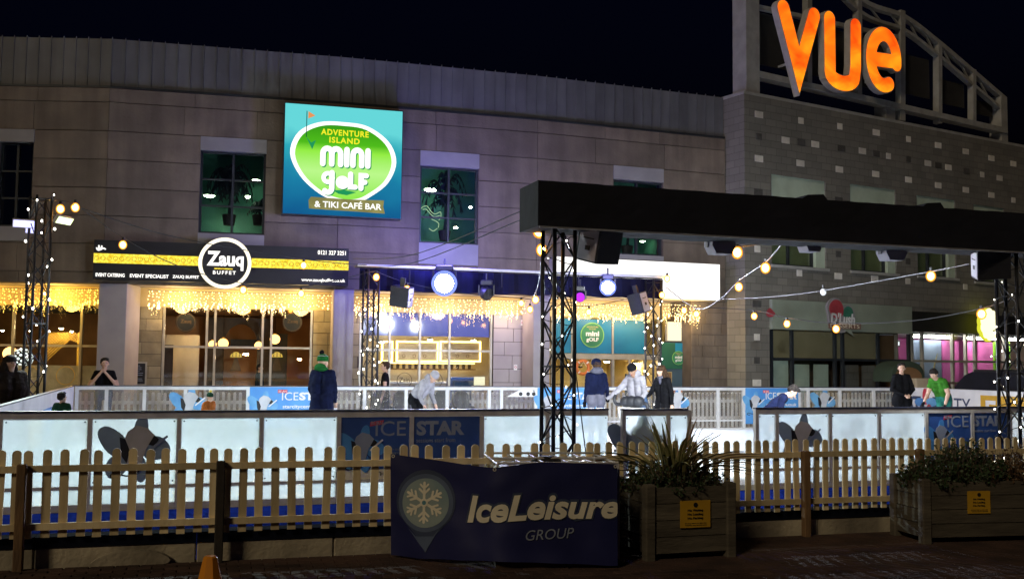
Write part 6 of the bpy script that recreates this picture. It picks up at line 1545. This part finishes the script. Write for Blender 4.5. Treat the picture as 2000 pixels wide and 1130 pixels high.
def drop(s, cz=0.60):
    r = 0.46*s; p = [(0.5+r*math.cos(rad(a)), cz+0.80*r*math.sin(rad(a))) for a in range(-35, 216, 12)]
    return p+[(0.53, 0.5-0.47*s+0.02), (0.5, 0.5-0.49*s), (0.46, 0.5-0.46*s+0.02)]
grid_shape('badge_drop', drop(1.0), 'print_halo', bq, 0.005)
grid_shape('badge_ring', [(0.5+0.425*math.cos(a), 0.585+0.335*math.sin(a)) for a in [2*math.pi*i/40 for i in range(40)]], 'badge_slate', bq, 0.008)
grid_shape('badge_tip', [(0.22,0.30),(0.35,0.20),(0.62,0.20),(0.72,0.30),(0.5,0.02)], 'badge_slate', bq, 0.0065)
grid_shape('badge_disc', [(0.5+0.36*math.cos(a), 0.585+0.285*math.sin(a)) for a in [2*math.pi*i/40 for i in range(40)]], 'badge_disc', bq, 0.011)
cx, cz = 0.48, 0.59; q_ = 0.79
def rot2(p, a): return (cx+(p[0]*math.cos(a)-p[1]*math.sin(a)), cz+q_*(p[0]*math.sin(a)+p[1]*math.cos(a)))
for k in range(6):
    a = math.pi*k/3+0.5
    for i, (p0, p1, w) in enumerate((((0.05,0),(0.29,0),0.040),((0.13,0),(0.20,0.075),0.032),((0.13,0),(0.20,-0.075),0.032),((0.205,0),(0.265,0.06),0.028),((0.205,0),(0.265,-0.06),0.028))):
        pts = stroke([p0, p1], w, 3); grid_shape('snowflake_arm', [rot2(p, a) for p in pts], 'print_cream', bq, 0.0135+0.0006*i+0.0003*k, 0.2)
grid_shape('snowflake_core', [rot2((0.062*math.cos(t_), 0.062*math.sin(t_)), 0) for t_ in [2*math.pi*i/18 for i in range(18)]], 'print_cream', bq, 0.018, 0.2)
grid_shape('snowflake_hole', [rot2((0.032*math.cos(t_), 0.032*math.sin(t_)), 0) for t_ in [2*math.pi*i/14 for i in range(14)]], 'print_teal', bq, 0.0195, 0.2)
def btext(s, mat, quad, off, bold, shear, space=1.0):
    o = text('lettering', s, mat, bt, 0, 1, 0, 1, 0, 0.004, bold=bold, shear=shear, space=space, res=4); on_banner(o, quad, off)
btext('IceLeisure', 'print_halo', [(909,1024),(1212,1016),(909,962),(1214,960)], 0.006, 0.075, 0.22)
btext('IceLeisure', 'print_cream', [(913,1020),(1208,1011),(913,966),(1210,966)], 0.012, 0.032, 0.22)
btext('GROUP', 'print_pale', [(1027,1056),(1121,1049),(1027,1036),(1121,1029)], 0.008, 0.0, 0.2)
for i, (px, py) in enumerate(((768,890),(1202,910),(966,916))): p = bsurf(*bpx(px, py), 0.004); MB().ring(0, 0, 0.008, 0.016, -0.004, 0, 14).build('eyelet', 'alu', bt, p)

# ------------------------------------------------------------------ planters
def planter(label, pxc, pyc, Y, ang, W, D, H, boards):
    o = at(pxc, pyc, Y); F_ = Frame((o.x, o.y), ang); t = TF('wooden_planter', label, 'planter', F_, 0, 0, 0.05)
    for (x_, y_) in ((0,0),(W-0.10,0),(0,D-0.10),(W-0.10,D-0.10)): MB().cbox(x_, x_+0.10, y_, y_+0.10, 0.0, H+0.025, 0.012).build('corner_post', 'planter_wood', t)
    hb = (H-0.06)/boards
    for k in range(boards):
        z0 = 0.06+k*hb; z1 = z0+hb-0.008; j = rr.uniform(-.004,.004)
        MB().prism([(0.10,z0),(W-0.10,z0),(W-0.10,z1),(0.10,z1)], 0.022+j, 0.07).build('board', 'planter_wood', t); MB().box(0.10, W-0.10, D-0.07, D-0.022, z0, z1).build('board', 'planter_wood', t)
        for sx in (0.022+j, W-0.07):                  # half-round sleepers on the sides
            MB().box(sx, sx+0.048, 0.10, D-0.10, z0, z1).build('board', 'planter_wood', t)
    MB().box(0.071, W-0.071, 0.071, D-0.071, H-0.12, H-0.05).build('soil', 'soil', t)
    return t, F_
def notice(label, F_, x, z, w, h, small=True):
    t = TF('parking_notice', label, 'notice', F_, x, 0.004, z)
    MB().box(-w/2, w/2, 0, 0.012, -h/2, h/2).build('plate', 'sign_yellow', t); MB().disc(0, h*0.34, h*0.09, -0.004, -0.0005, 16).build('crest', 'ink', t)
    for i, s in enumerate(('No Waiting', 'No Loading', 'No Parking')): text('lettering', s, 'ink', t, -w*0.27, w*0.25, h*(0.08-0.145*i), h*(0.185-0.145*i), -0.0045, 0.003, bold=0.02)
    for i, s in enumerate(('At any time on this site', 'Vehicles may be removed')): text('lettering', s, 'ink', t, -w*0.36, w*0.36, h*(-0.36-0.07*i), h*(-0.32-0.07*i), -0.0045, 0.003)
p1, F1 = planter('square wooden planter with spiky leaves beside the navy banner', 1262, 1098, 9.40, rad(18), 0.93, 0.80, 0.66, 4)
notice('yellow no parking notice on the square planter with spiky leaves', F1, F1.x(1359,0,1003), F1.z(1359,1003,0), 0.305, 0.245)
p2, F2 = planter('long wooden planter full of bushes at the right-hand edge', 1804, 1064, 10.45, rad(11), 1.75, 0.62, 0.62, 4)
notice('yellow no parking notice on the long bushy planter', F2, F2.x(1913,0,980), F2.z(1913,980,0), 0.255, 0.225)
# spiky plant: strap leaves
def blade(L_, w, bend, n=7):
    m_ = MB(); prev = None
    for i in range(n+1):
        q = i/n; x_ = bend*L_*q**2.1; z_ = L_*(q-0.45*abs(bend)*q**2.4); ww = w*(0.55+0.9*q)*(1-q)**0.55 if i < n else 0.0
        m_.v += [(x_, -ww, z_+0.004), (x_, 0, z_-0.3*ww), (x_, ww, z_+0.004)]
    for i in range(n):
        a = i*3; m_.f += [(a, a+3, a+4, a+1), (a+1, a+4, a+5, a+2)]; m_.mi += [0, 0]
    return m_
pl = TF('spiky_plant', 'tall flax-like plant with arching strap leaves in the square planter', 'plant', F1, 0.47, 0.42, 0.59)
bl = []
for mt in ('leaf_olive', 'leaf_bronze'):
    for (L_, w, b) in ((0.66,0.019,0.22),(0.60,0.022,0.55),(0.56,0.021,0.95),(0.58,0.024,1.25)): me = blade(L_, w, b).mesh('leaf'); me.materials.append(MATS[mt]); bl.append(me)
for i in range(100):
    a = rr.uniform(0, 2*math.pi); k = rr.choice([0,0,1,1,2,3]); right = math.cos(a) > 0.25
    me = bl[k+(4 if right and rr.random() < 0.6 else 0)]
    o = link('leaf', me, pl, (0.22*math.cos(a)*rr.random()+(0.03 if k < 2 else 0.14*math.cos(a)), 0.18*math.sin(a)*rr.random(), 0.06)); s = rr.uniform(0.7, 1.15); o.scale = (s, s, s); o.rotation_euler = (rr.uniform(-.15,.15), rr.uniform(-.15,.15), a)
def bush(name, label, F_, x0, x1, y0, y1, zc, h, n, mat, seed, leaf=0.035, dens=1.0):
    t = TF(name, label, 'bush', F_, (x0+x1)/2, (y0+y1)/2, zc); r_ = random.Random(seed); lf = MB(); st = MB(); rx, ry = (x1-x0)/2, (y1-y0)/2
    for i in range(n):
        a = r_.uniform(0, 2*math.pi); q = math.sqrt(r_.random()); bx_, by_ = rx*q*math.cos(a), ry*q*math.sin(a)
        top = h*(1-0.55*q*q)*r_.uniform(0.55, 1.12); lean = Vector((bx_*0.35, by_*0.35, 0))
        P0 = Vector((bx_*0.6, by_*0.6, 0)); P1 = Vector((bx_, by_, top*0.75))+lean; P2 = P1+Vector((r_.uniform(-.06,.06), r_.uniform(-.06,.06), top*0.25))
        st.tube([P0, P1, P2], [0.006,0.004,0.002], 4)
        for k in range(int(13*dens)):
            f = r_.uniform(0.25, 1.0); p = (P0.lerp(P1, f/0.8) if f < 0.8 else P1.lerp(P2, (f-0.8)/0.2))
            d = Vector((r_.uniform(-1,1), r_.uniform(-1,1), r_.uniform(-.3,.9))).normalized(); sd = d.cross(Vector((r_.uniform(-1,1), r_.uniform(-1,1), 0.3))).normalized(); l = leaf*r_.uniform(0.6, 1.4)
            lf.add([p, p+d*l*0.5+sd*l*0.28, p+d*l, p+d*l*0.5-sd*l*0.28], [(0,1,2,3)])
    st.build('stems', 'wood_dark', t); tag(lf.build('foliage', mat, t), kind='stuff')
bush('low_bush', 'low dark bush filling the square planter under the spiky leaves', F1, 0.06, 0.87, 0.06, 0.74, 0.56, 0.36, 380, 'leaf_dark', 21, 0.036)
bush('leafy_bush', 'dark rounded bush in the middle of the long planter', F2, 0.30, 1.05, 0.06, 0.56, 0.52, 0.52, 460, 'leaf_dark', 22, 0.040)
bush('trailing_bush', 'loose olive bush at the near end of the long planter', F2, 0.05, 0.45, 0.05, 0.56, 0.52, 0.38, 200, 'leaf_dark', 23, 0.04)
bush('twiggy_bush', 'sparse reddish bush at the far end of the long planter', F2, 0.85, 1.65, 0.06, 0.56, 0.52, 0.46, 200, 'leaf_bronze', 24, 0.038, 0.9)
# traffic cone
p = at(411, 1084, 7.6); zc = p.z
t = T('traffic_cone', 'orange traffic cone standing before the second fence post', 'traffic cone', (p.x, p.y, 0.03), rad(10))
h = zc-0.03
def sq(r, z, n=8): return [(r*math.cos(2*math.pi*(i+.5)/n), r*math.sin(2*math.pi*(i+.5)/n), z) for i in range(n)]
c = MB(); c.add(sq(0.125,0.04)+sq(0.052,h-0.012)+sq(0.036,h), [tuple(range(7,-1,-1)), tuple(range(16,24))]+[(k+i,k+(i+1)%8,k+8+(i+1)%8,k+8+i) for k in (0,8) for i in range(8)]); c.build('cone_body', 'cone_orange', t)
MB().cbox(-0.17, 0.17, -0.17, 0.17, 0.0, 0.039, 0.012).build('base', 'near_black', t)
# ------------------------------------------------------------------ people
pm('skin_light', (0.56,0.36,0.27), (0.50,0.30,0.22), 9, 0.55)
pm('skin_mid', (0.30,0.17,0.11), (0.25,0.14,0.09), 9, 0.55)
pm('hair_black', (0.012,0.010,0.010), (0.03,0.024,0.022), 30, 0.7, 0.5, stretch=(1,1,0.3), spec=0.1)
pm('hair_brown', (0.06,0.032,0.018), (0.03,0.017,0.01), 30, 0.7, 0.5, stretch=(1,1,0.3), spec=0.1)
for nm, c_ in (('wear_black', (0.007,0.007,0.009)), ('wear_navy', (0.006,0.009,0.034)), ('wear_denim', (0.05,0.085,0.16)), ('wear_grey', (0.11,0.11,0.15)), ('wear_white', (0.34,0.33,0.38)), ('wear_green', (0.04,0.17,0.02)), ('wear_teal', (0.03,0.20,0.16)), ('wear_fur', (0.035,0.026,0.022)), ('wear_dkgreen', (0.012,0.05,0.028)), ('wear_brightgreen', (0.012,0.11,0.025)), ('wear_orange', (0.30,0.09,0.02)), ('skate_boot', (0.09,0.15,0.35))):
    pm(nm, c_, tuple(x*0.6 for x in c_), 6, 0.9, 0.5, bscale=22, spec=0.08)
def V3(*a): return Vector(a)
def person(label, loc, face, H=1.72, lean=0.0, arms=None, legs=None, top='wear_black', trousers='wear_denim', shoes='skate_boot', skin='skin_light', sleeves=True, gloves=None, hair=None, hairmat='hair_black', hat=None, puffy=0.0, coat=0.0, head_down=0.0, head_turn=0.0, hood=None, wide=1.0, scarf=None, seed=1):
    """face = heading in degrees: 0 looks towards the camera, 90 towards the right of the picture. One skinned body, hair and hat as children."""
    k = H/1.75; t = T('person', label, 'person', loc, RK.ang*0+rad(face))
    RL = Matrix.Rotation(lean, 3, 'X')                      # leaning forward is towards -Y
    pel = V3(0,0,0.96)
    def up(x, y, z): return pel + RL @ (V3(x*wide, y, z)-pel)
    legs = legs or [((-0.10,0,0.93),(-0.11,-0.02,0.50),(-0.11,0.02,0.09)), ((0.10,0,0.93),(0.11,-0.02,0.50),(0.11,0.02,0.09))]
    arms = arms or [((-0.23,0.0,1.13),(-0.22,-0.06,0.88)), ((0.23,0.0,1.13),(0.22,-0.06,0.88))]
    S = []                                                    # (a, b, ra, rb, zone)
    def seg(a, b, ra, rb, zone): S.append((Vector(a)*k, Vector(b)*k, ra*k, rb*k, zone))
    p = puffy
    for sx in (-0.075, 0.075):
        seg(up(sx,0,1.00), up(sx*1.25,0,1.22), 0.105+p*0.5, 0.105+p, 'top'); seg(up(sx*1.25,0,1.22), up(sx*1.1,0,1.40), 0.105+p, 0.085+p*0.6, 'top')
        seg(up(sx,0,1.0), V3(sx*1.1,0.01,0.90), 0.115+p*0.5, 0.115+p*0.4, 'top' if coat else 'trousers')
    if coat: 
        for sx in (-0.07, 0.07): seg(up(sx,0.0,1.0), V3(sx*1.3,0.0,0.95-coat), 0.125+p*0.5, 0.15+p*0.5, 'top')
    seg(up(-0.17,0,1.415), up(0.17,0,1.415), 0.062+p*0.6, 0.062+p*0.6, 'top')
    nk = up(0,0.005,1.46); hd_c = nk + RL @ Matrix.Rotation(head_down, 3, 'X') @ V3(0,-0.015,0.155)
    seg(nk-RL@V3(0,0,0.02), hd_c-RL@V3(0,0,0.06), 0.055, 0.052, 'skin')
    RH = RL @ Matrix.Rotation(head_down, 3, 'X') @ Matrix.Rotation(head_turn, 3, 'Z')
    def hp(x, y, z): return hd_c + RH @ V3(x,y,z)
    seg(hp(0,0.012,0.03), hp(0,0.018,0.035), 0.088, 0.088, 'head'); seg(hp(0,-0.022,0.0), hp(0,-0.045,-0.075), 0.070, 0.042, 'head'); seg(hp(0,-0.085,0.005), hp(0,-0.104,-0.018), 0.012, 0.017, 'head')
    for sx in (-1, 1): seg(hp(sx*0.082,0.01,0.012), hp(sx*0.084,0.012,-0.02), 0.014, 0.012, 'head')
    az = 'top' if sleeves else 'skin'; hz_ = 'glove' if gloves else 'skin'
    for i, sx in enumerate((-1, 1)):
        sh = up(sx*0.175, 0, 1.405); el, wr = [Vector(q) for q in arms[i]]
        if not arms_abs: el, wr = up(*el), up(*wr)
        seg(sh, sh.lerp(el, 0.55), 0.058+p*0.6, 0.050+p*0.6, 'top'); seg(sh.lerp(el, 0.55), el, 0.050+p*0.6, 0.043+p*0.5, az)
        seg(el, wr, 0.043+p*0.5, 0.030+p*0.35, az)
        d = (wr-el).normalized(); side = d.cross(V3(0,0,1)); side = side.normalized() if side.length > 0.05 else V3(1,0,0); nrm = side.cross(d)
        pal = wr+d*0.075; seg(wr+d*0.01, pal, 0.026, 0.032, hz_)
        for f, (off, l) in enumerate(((-0.030,0.065),(-0.010,0.078),(0.010,0.073),(0.030,0.056))):
            a = pal+side*off+d*0.015; b = a+d*l*0.55; c2 = b+d*l*0.35+nrm*-0.020; seg(a, b, 0.0105, 0.0095, hz_); seg(b, c2, 0.0095, 0.0085, hz_)
        a = wr+d*0.035-side*0.025*sx; seg(a, a-side*0.03*sx+d*0.035, 0.013, 0.010, hz_)
        hip, kn, an = [Vector(q) for q in legs[i]]
        seg(hip, kn, 0.088+p*0.1, 0.058+p*0.05, 'trousers'); seg(kn, an, 0.058, 0.042, 'trousers')
        seg(an+V3(0,0.03,-0.03), an+V3(0,-0.14,-0.055), 0.045, 0.036, 'shoes'); seg(an+V3(0,0,0.08), an+V3(0,0.015,-0.02), 0.052, 0.048, 'shoes')
    mb = MB()
    for a, b, ra, rb, z in S:
        d = b-a; n = max(2, int(d.length/0.02)) if d.length > 1e-4 else 1
        mb.ell(a, (ra,ra,ra), 12, 8); mb.ell(b, (rb,rb,rb), 12, 8)
        if d.length > 0.01: mb.tube([a, a.lerp(b,0.5), b], [ra,(ra+rb)/2,rb], 12)
    src = bpy.data.objects.new('tmp_body', mb.mesh('tmp_body')); COL.objects.link(src)
    m1 = src.modifiers.new('r', 'REMESH'); m1.mode = 'VOXEL'; m1.voxel_size = 0.0125
    m2 = src.modifiers.new('s', 'SMOOTH'); m2.iterations = 4; m2.factor = 0.5
    bpy.context.view_layer.update()
    me = bpy.data.meshes.new_from_object(src.evaluated_get(bpy.context.evaluated_depsgraph_get())); old = src.data
    bpy.data.objects.remove(src); bpy.data.meshes.remove(old)
    nv = len(me.vertices); co = np.empty(nv*3); me.vertices.foreach_get('co', co); co = co.reshape(-1, 3)
    def nearest(pts):
        best = np.full(len(pts), 9.0); idx = np.zeros(len(pts), int)
        for i, (a, b, ra, rb, z) in enumerate(S):
            a_, d_ = np.array(a), np.array(b-a); q = np.clip(((pts-a_)@d_)/max(1e-9, d_@d_), 0, 1); r_ = ra+(rb-ra)*q
            ds = np.linalg.norm(pts-(a_+q[:,None]*d_), axis=1)-r_; w = ds < best; best[w] = ds[w]; idx[w] = i
        return idx
    zi = nearest(co); zones = ['top','trousers','shoes','skin','head','glove']; zv = np.array([zones.index(S[i][4]) for i in zi])
    nrm = np.empty(nv*3); me.vertices.foreach_get('normal', nrm); nrm = nrm.reshape(-1, 3)
    amp = np.where(zv == 0, 0.008+0.05*p, np.where(zv == 1, 0.008, 0.0))
    fold = np.array([noise.noise(Vector((c_[0]*7+seed, c_[1]*7, c_[2]*14)))+0.5*noise.noise(Vector((c_[0]*17, c_[1]*17+seed, c_[2]*26))) for c_ in co])
    if p: fold = fold*0.5 + np.where(zv == 0, 0.35*np.sin(co[:,2]*52/k+3*fold), 0)
    co2 = co+nrm*(amp*fold)[:,None]; me.vertices.foreach_set('co', co2.ravel()); me.update()
    for q in (top, trousers, shoes, skin, skin, gloves or skin): me.materials.append(MATS[q])
    nf = len(me.polygons); cen = np.empty(nf*3); me.polygons.foreach_get('center', cen); fz = nearest(cen.reshape(-1, 3))
    me.polygons.foreach_set('material_index', [zones.index(S[i][4]) for i in fz]); me.polygons.foreach_set('use_smooth', [True]*nf)
    me.name = 'body'; link('body', me, t)
    def blob(name, mat, parts, sm=True):
        q = MB()
        for (c_, r_) in parts: q.ell(hp(*c_)*k, tuple(x*k for x in r_), 14, 10, RH)
        if sm:
            rn = random.Random(seed); q.v = [(v_[0]+rn.uniform(-.004,.004), v_[1]+rn.uniform(-.004,.004), v_[2]+rn.uniform(-.004,.004)) for v_ in q.v]
        q.build(name, mat, t, smooth=True)
    if hair == 'short': blob('hair', hairmat, [((0,0.030,0.066),(0.096,0.092,0.076)), ((0,0.055,0.02),(0.091,0.070,0.080)), ((0.015,-0.035,0.112),(0.066,0.055,0.030)), ((-0.06,0.02,0.04),(0.036,0.055,0.05)), ((0.06,0.02,0.04),(0.036,0.055,0.05))])
    if hair == 'long': blob('hair', hairmat, [((0,0.022,0.060),(0.104,0.105,0.085)), ((0,0.055,-0.04),(0.125,0.08,0.13)), ((-0.085,0.01,-0.12),(0.045,0.06,0.16)), ((0.085,0.01,-0.12),(0.045,0.06,0.16)), ((0,0.085,-0.18),(0.15,0.06,0.18))])
    if hat:
        blob('hat', hat[0], [((0,0.016,0.080),(0.104,0.106,0.082)), ((0,0.016,0.045),(0.108,0.110,0.035))], False)
        if len(hat) > 1: blob('hat_bobble', hat[1], [((0.02,0.03,0.185),(0.045,0.045,0.045))])
        if len(hat) > 2: blob('hat_band', hat[2], [((0,0.016,0.115),(0.095,0.097,0.025))])
    if hood: blob('hood', hood, [((0,0.075,-0.085),(0.13,0.085,0.075)), ((0,0.05,-0.11),(0.15,0.10,0.05))])
    if scarf: blob('scarf', scarf, [((0,-0.01,-0.115),(0.10,0.10,0.045)), ((0.02,-0.09,-0.17),(0.035,0.03,0.09))])
    for sx in (-1, 1): q = MB(); q.ell(hp(sx*0.034,-0.082,0.022)*k, (0.011*k,0.006*k,0.007*k), 8, 6); q.build('eye', 'near_black', t)
    q = MB(); q.ell(hp(0,-0.082,-0.052)*k, (0.022*k,0.006*k,0.006*k), 8, 6); q.build('mouth', 'dlush_red', t)
    if shoes == 'skate_boot':
        for i in range(2):
            an = Vector(legs[i][2]); MB().box(-0.003+an.x*k, 0.003+an.x*k, an.y*k-0.17*k, an.y*k+0.10*k, (an.z-0.135)*k, (an.z-0.085)*k).build('skate_blade', 'alu', t)
    return t
arms_abs = False
ICE = 0.085
def stand(px, Y, z=0.0): p = at(px, 760, Y); return (p.x, p.y, z)
SKZ = ICE+0.045
def rkY(px, v): return RK.w(RK.x(px, v, 760), v).y
# people outside the rink
person('man in a black t-shirt and jeans by the far barrier, hands raised to his mouth', stand(203, rkY(203, RD+0.6), 0.012), 12, 1.80, arms=[((-0.30,-0.10,1.12),(-0.07,-0.17,1.40)), ((0.30,-0.10,1.12),(0.07,-0.17,1.40))], top='wear_black', trousers='wear_denim', shoes='wear_black', sleeves=False, hair='short', hairmat='hair_black', head_turn=0.3, seed=1)
person('woman with long black hair and a dark fur coat outside the side hoarding', stand(14, 16.9, 0.012), 60, 1.84, lean=0.06, top='wear_fur', trousers='wear_black', shoes='wear_black', puffy=0.07, coat=0.3, hair='long', hood='wear_fur', wide=1.2, seed=2)
person('man in a black t-shirt walking past the cafe window behind the far barrier', stand(752, rkY(752, RD+1.0), 0.012), -85, 1.78, top='wear_black', trousers='wear_navy', shoes='wear_black', sleeves=False, hair='short', hairmat='hair_brown', legs=[((-0.09,0,0.93),(-0.10,-0.12,0.50),(-0.10,-0.10,0.09)), ((0.09,0,0.93),(0.10,0.05,0.50),(0.10,0.24,0.11))], seed=3)
# skaters
person('skater in a long navy coat and a green bobble hat, seen from behind', stand(629, 18.8, SKZ), 172, 1.78, lean=0.05, arms=[((-0.23,-0.02,1.15),(-0.20,-0.18,0.94)), ((0.23,-0.02,1.15),(0.20,-0.18,0.94))], top='wear_navy', trousers='wear_navy', puffy=0.030, coat=0.45, hat=('wear_brightgreen','wear_black','wear_white'), hood='wear_brightgreen', wide=0.95, seed=4, head_turn=-0.5)
person('child with dark hair and a dark green jacket by the side hoarding', stand(122, 15.9, SKZ), 150, 1.16, top='wear_dkgreen', trousers='wear_black', hair='short', puffy=0.05, wide=1.15, seed=5)
pm('wear_yellow', (0.62,0.48,0.06), None, 6, 0.85)
person('child in a green hat with a yellow bobble beside the star emblem', stand(406, 19.5, SKZ), 60, 1.05, top='wear_orange', trousers='wear_navy', hat=('wear_dkgreen','wear_yellow'), puffy=0.04, seed=6, lean=0.15)
person('skater bent forward in a white hooded top and black trousers', stand(812, 22.0, SKZ), 62, 1.66, lean=0.75, head_down=0.1, arms=[((-0.25,-0.16,1.18),(-0.20,-0.34,1.10)), ((0.25,-0.16,1.18),(0.22,-0.36,1.12))], top='wear_white', trousers='wear_black', hat=('wear_white',), hood='wear_white', puffy=0.035, legs=[((-0.10,0,0.93),(-0.12,-0.14,0.52),(-0.12,0.06,0.09)), ((0.10,0,0.93),(0.12,-0.10,0.52),(0.13,0.12,0.09))], seed=7)
person('skater in a navy padded jacket and grey trousers, back turned', stand(1164, 21.0, SKZ), -160, 1.76, top='wear_navy', trousers='wear_grey', hair='short', hairmat='hair_brown', hat=('wear_navy',), hood='wear_grey', puffy=0.022, wide=0.95, arms=[((-0.28,-0.06,1.18),(-0.36,-0.18,1.00)), ((0.22,0.02,1.15),(0.20,-0.10,0.92))], gloves='wear_black', seed=8)
person('skater in a white padded jacket and black beanie leaning over a skating aid', stand(1247, 21.2, SKZ), -38, 1.72, lean=0.30, head_down=0.25, arms=[((-0.38,-0.18,1.20),(-0.52,-0.40,1.10)), ((0.26,-0.10,1.14),(0.22,-0.34,1.02))], top='wear_white', trousers='wear_denim', hat=('wear_black',), skin='skin_mid', gloves='wear_black', puffy=0.026, wide=0.95, hood='wear_white', seed=9)
person('woman with long brown hair in a black coat beside the white-jacketed skater', stand(1297, 21.4, SKZ), -55, 1.66, lean=0.10, top='wear_black', trousers='wear_black', hair='long', hairmat='hair_brown', scarf='wear_grey', puffy=0.02, coat=0.12, arms=[((-0.26,-0.14,1.14),(-0.20,-0.36,1.08)), ((0.28,-0.02,1.14),(0.36,-0.12,0.92))], head_down=0.15, seed=10)
person('boy in a navy jacket stooping at the rink opening', stand(1496, 17.6, SKZ), 75, 1.56, lean=0.80, head_down=0.15, top='wear_navy', trousers='wear_navy', hair='short', hairmat='hair_black', puffy=0.02, arms=[((-0.24,-0.14,1.15),(-0.22,-0.22,0.92)), ((0.24,-0.14,1.15),(0.22,-0.22,0.92))], seed=11)
person('man in a black coat standing with clasped hands by the far corner', stand(1761, 24.6, SKZ), 8, 1.76, top='wear_black', trousers='wear_black', hair='short', puffy=0.02, coat=0.12, arms=[((-0.29,-0.04,1.12),(-0.07,-0.22,1.00)), ((0.29,-0.04,1.12),(0.07,-0.22,1.00))], head_turn=-0.4, seed=12, wide=0.92)
person('skater in a bright green top stooping before the lettered hoarding', stand(1843, 24.0, SKZ), -58, 1.74, lean=0.50, head_down=0.25, top='wear_green', trousers='wear_teal', sleeves=False, hair='short', arms=[((-0.26,-0.14,1.16),(-0.26,-0.36,1.06)), ((0.24,-0.10,1.14),(0.20,-0.26,0.96))], gloves='wear_black', puffy=0.015, seed=13)
# diners seen through the glass
fr = SEG[1]
person('dark-haired diner behind the buffet window', fr.w(fr.x(507,2.6,735), 2.6, 0.06), 80, 1.62, top='wear_black', trousers='wear_black', shoes='wear_black', hair='short', seed=14)
# skating aid: a push-along frame
t = T('skating_aid', 'push-along skating aid with a black handlebar and white body', 'skating aid', stand(1234, 20.4, ICE), rad(-30))
MB().prism([(-0.20,0.06),(0.20,0.06),(0.15,0.45),(0.24,0.86),(-0.24,0.86),(-0.15,0.45)], -0.14, 0.16).build('body', 'hoarding_white', t)
b = MB()
for dx, r_ in ((-0.12,0.12),(0.0,0.15),(0.14,0.13)): b.ell((dx,0.0,0.98), (r_,0.14,0.115), 12, 8)
b.build('head_pad', 'speaker_black', t, smooth=True)
MB().tube([Vector(p) for p in spline([(-0.12,0.0,0.94),(-0.32,0.0,0.92),(-0.38,0,1.02),(-0.34,0,1.10)], 5)], 0.035, 8).build('handle', 'speaker_black', t, smooth=True)
MB().tube([Vector(p) for p in spline([(0.12,0.0,0.94),(0.30,0.0,0.94),(0.34,0,0.85)], 5)], 0.035, 8).build('handle', 'speaker_black', t, smooth=True)
for sx in (-0.2, 0.2): MB().cbox(sx-0.03, sx+0.03, -0.35, 0.35, 0.0, 0.055, 0.01).build('runner', 'speaker_black', t)
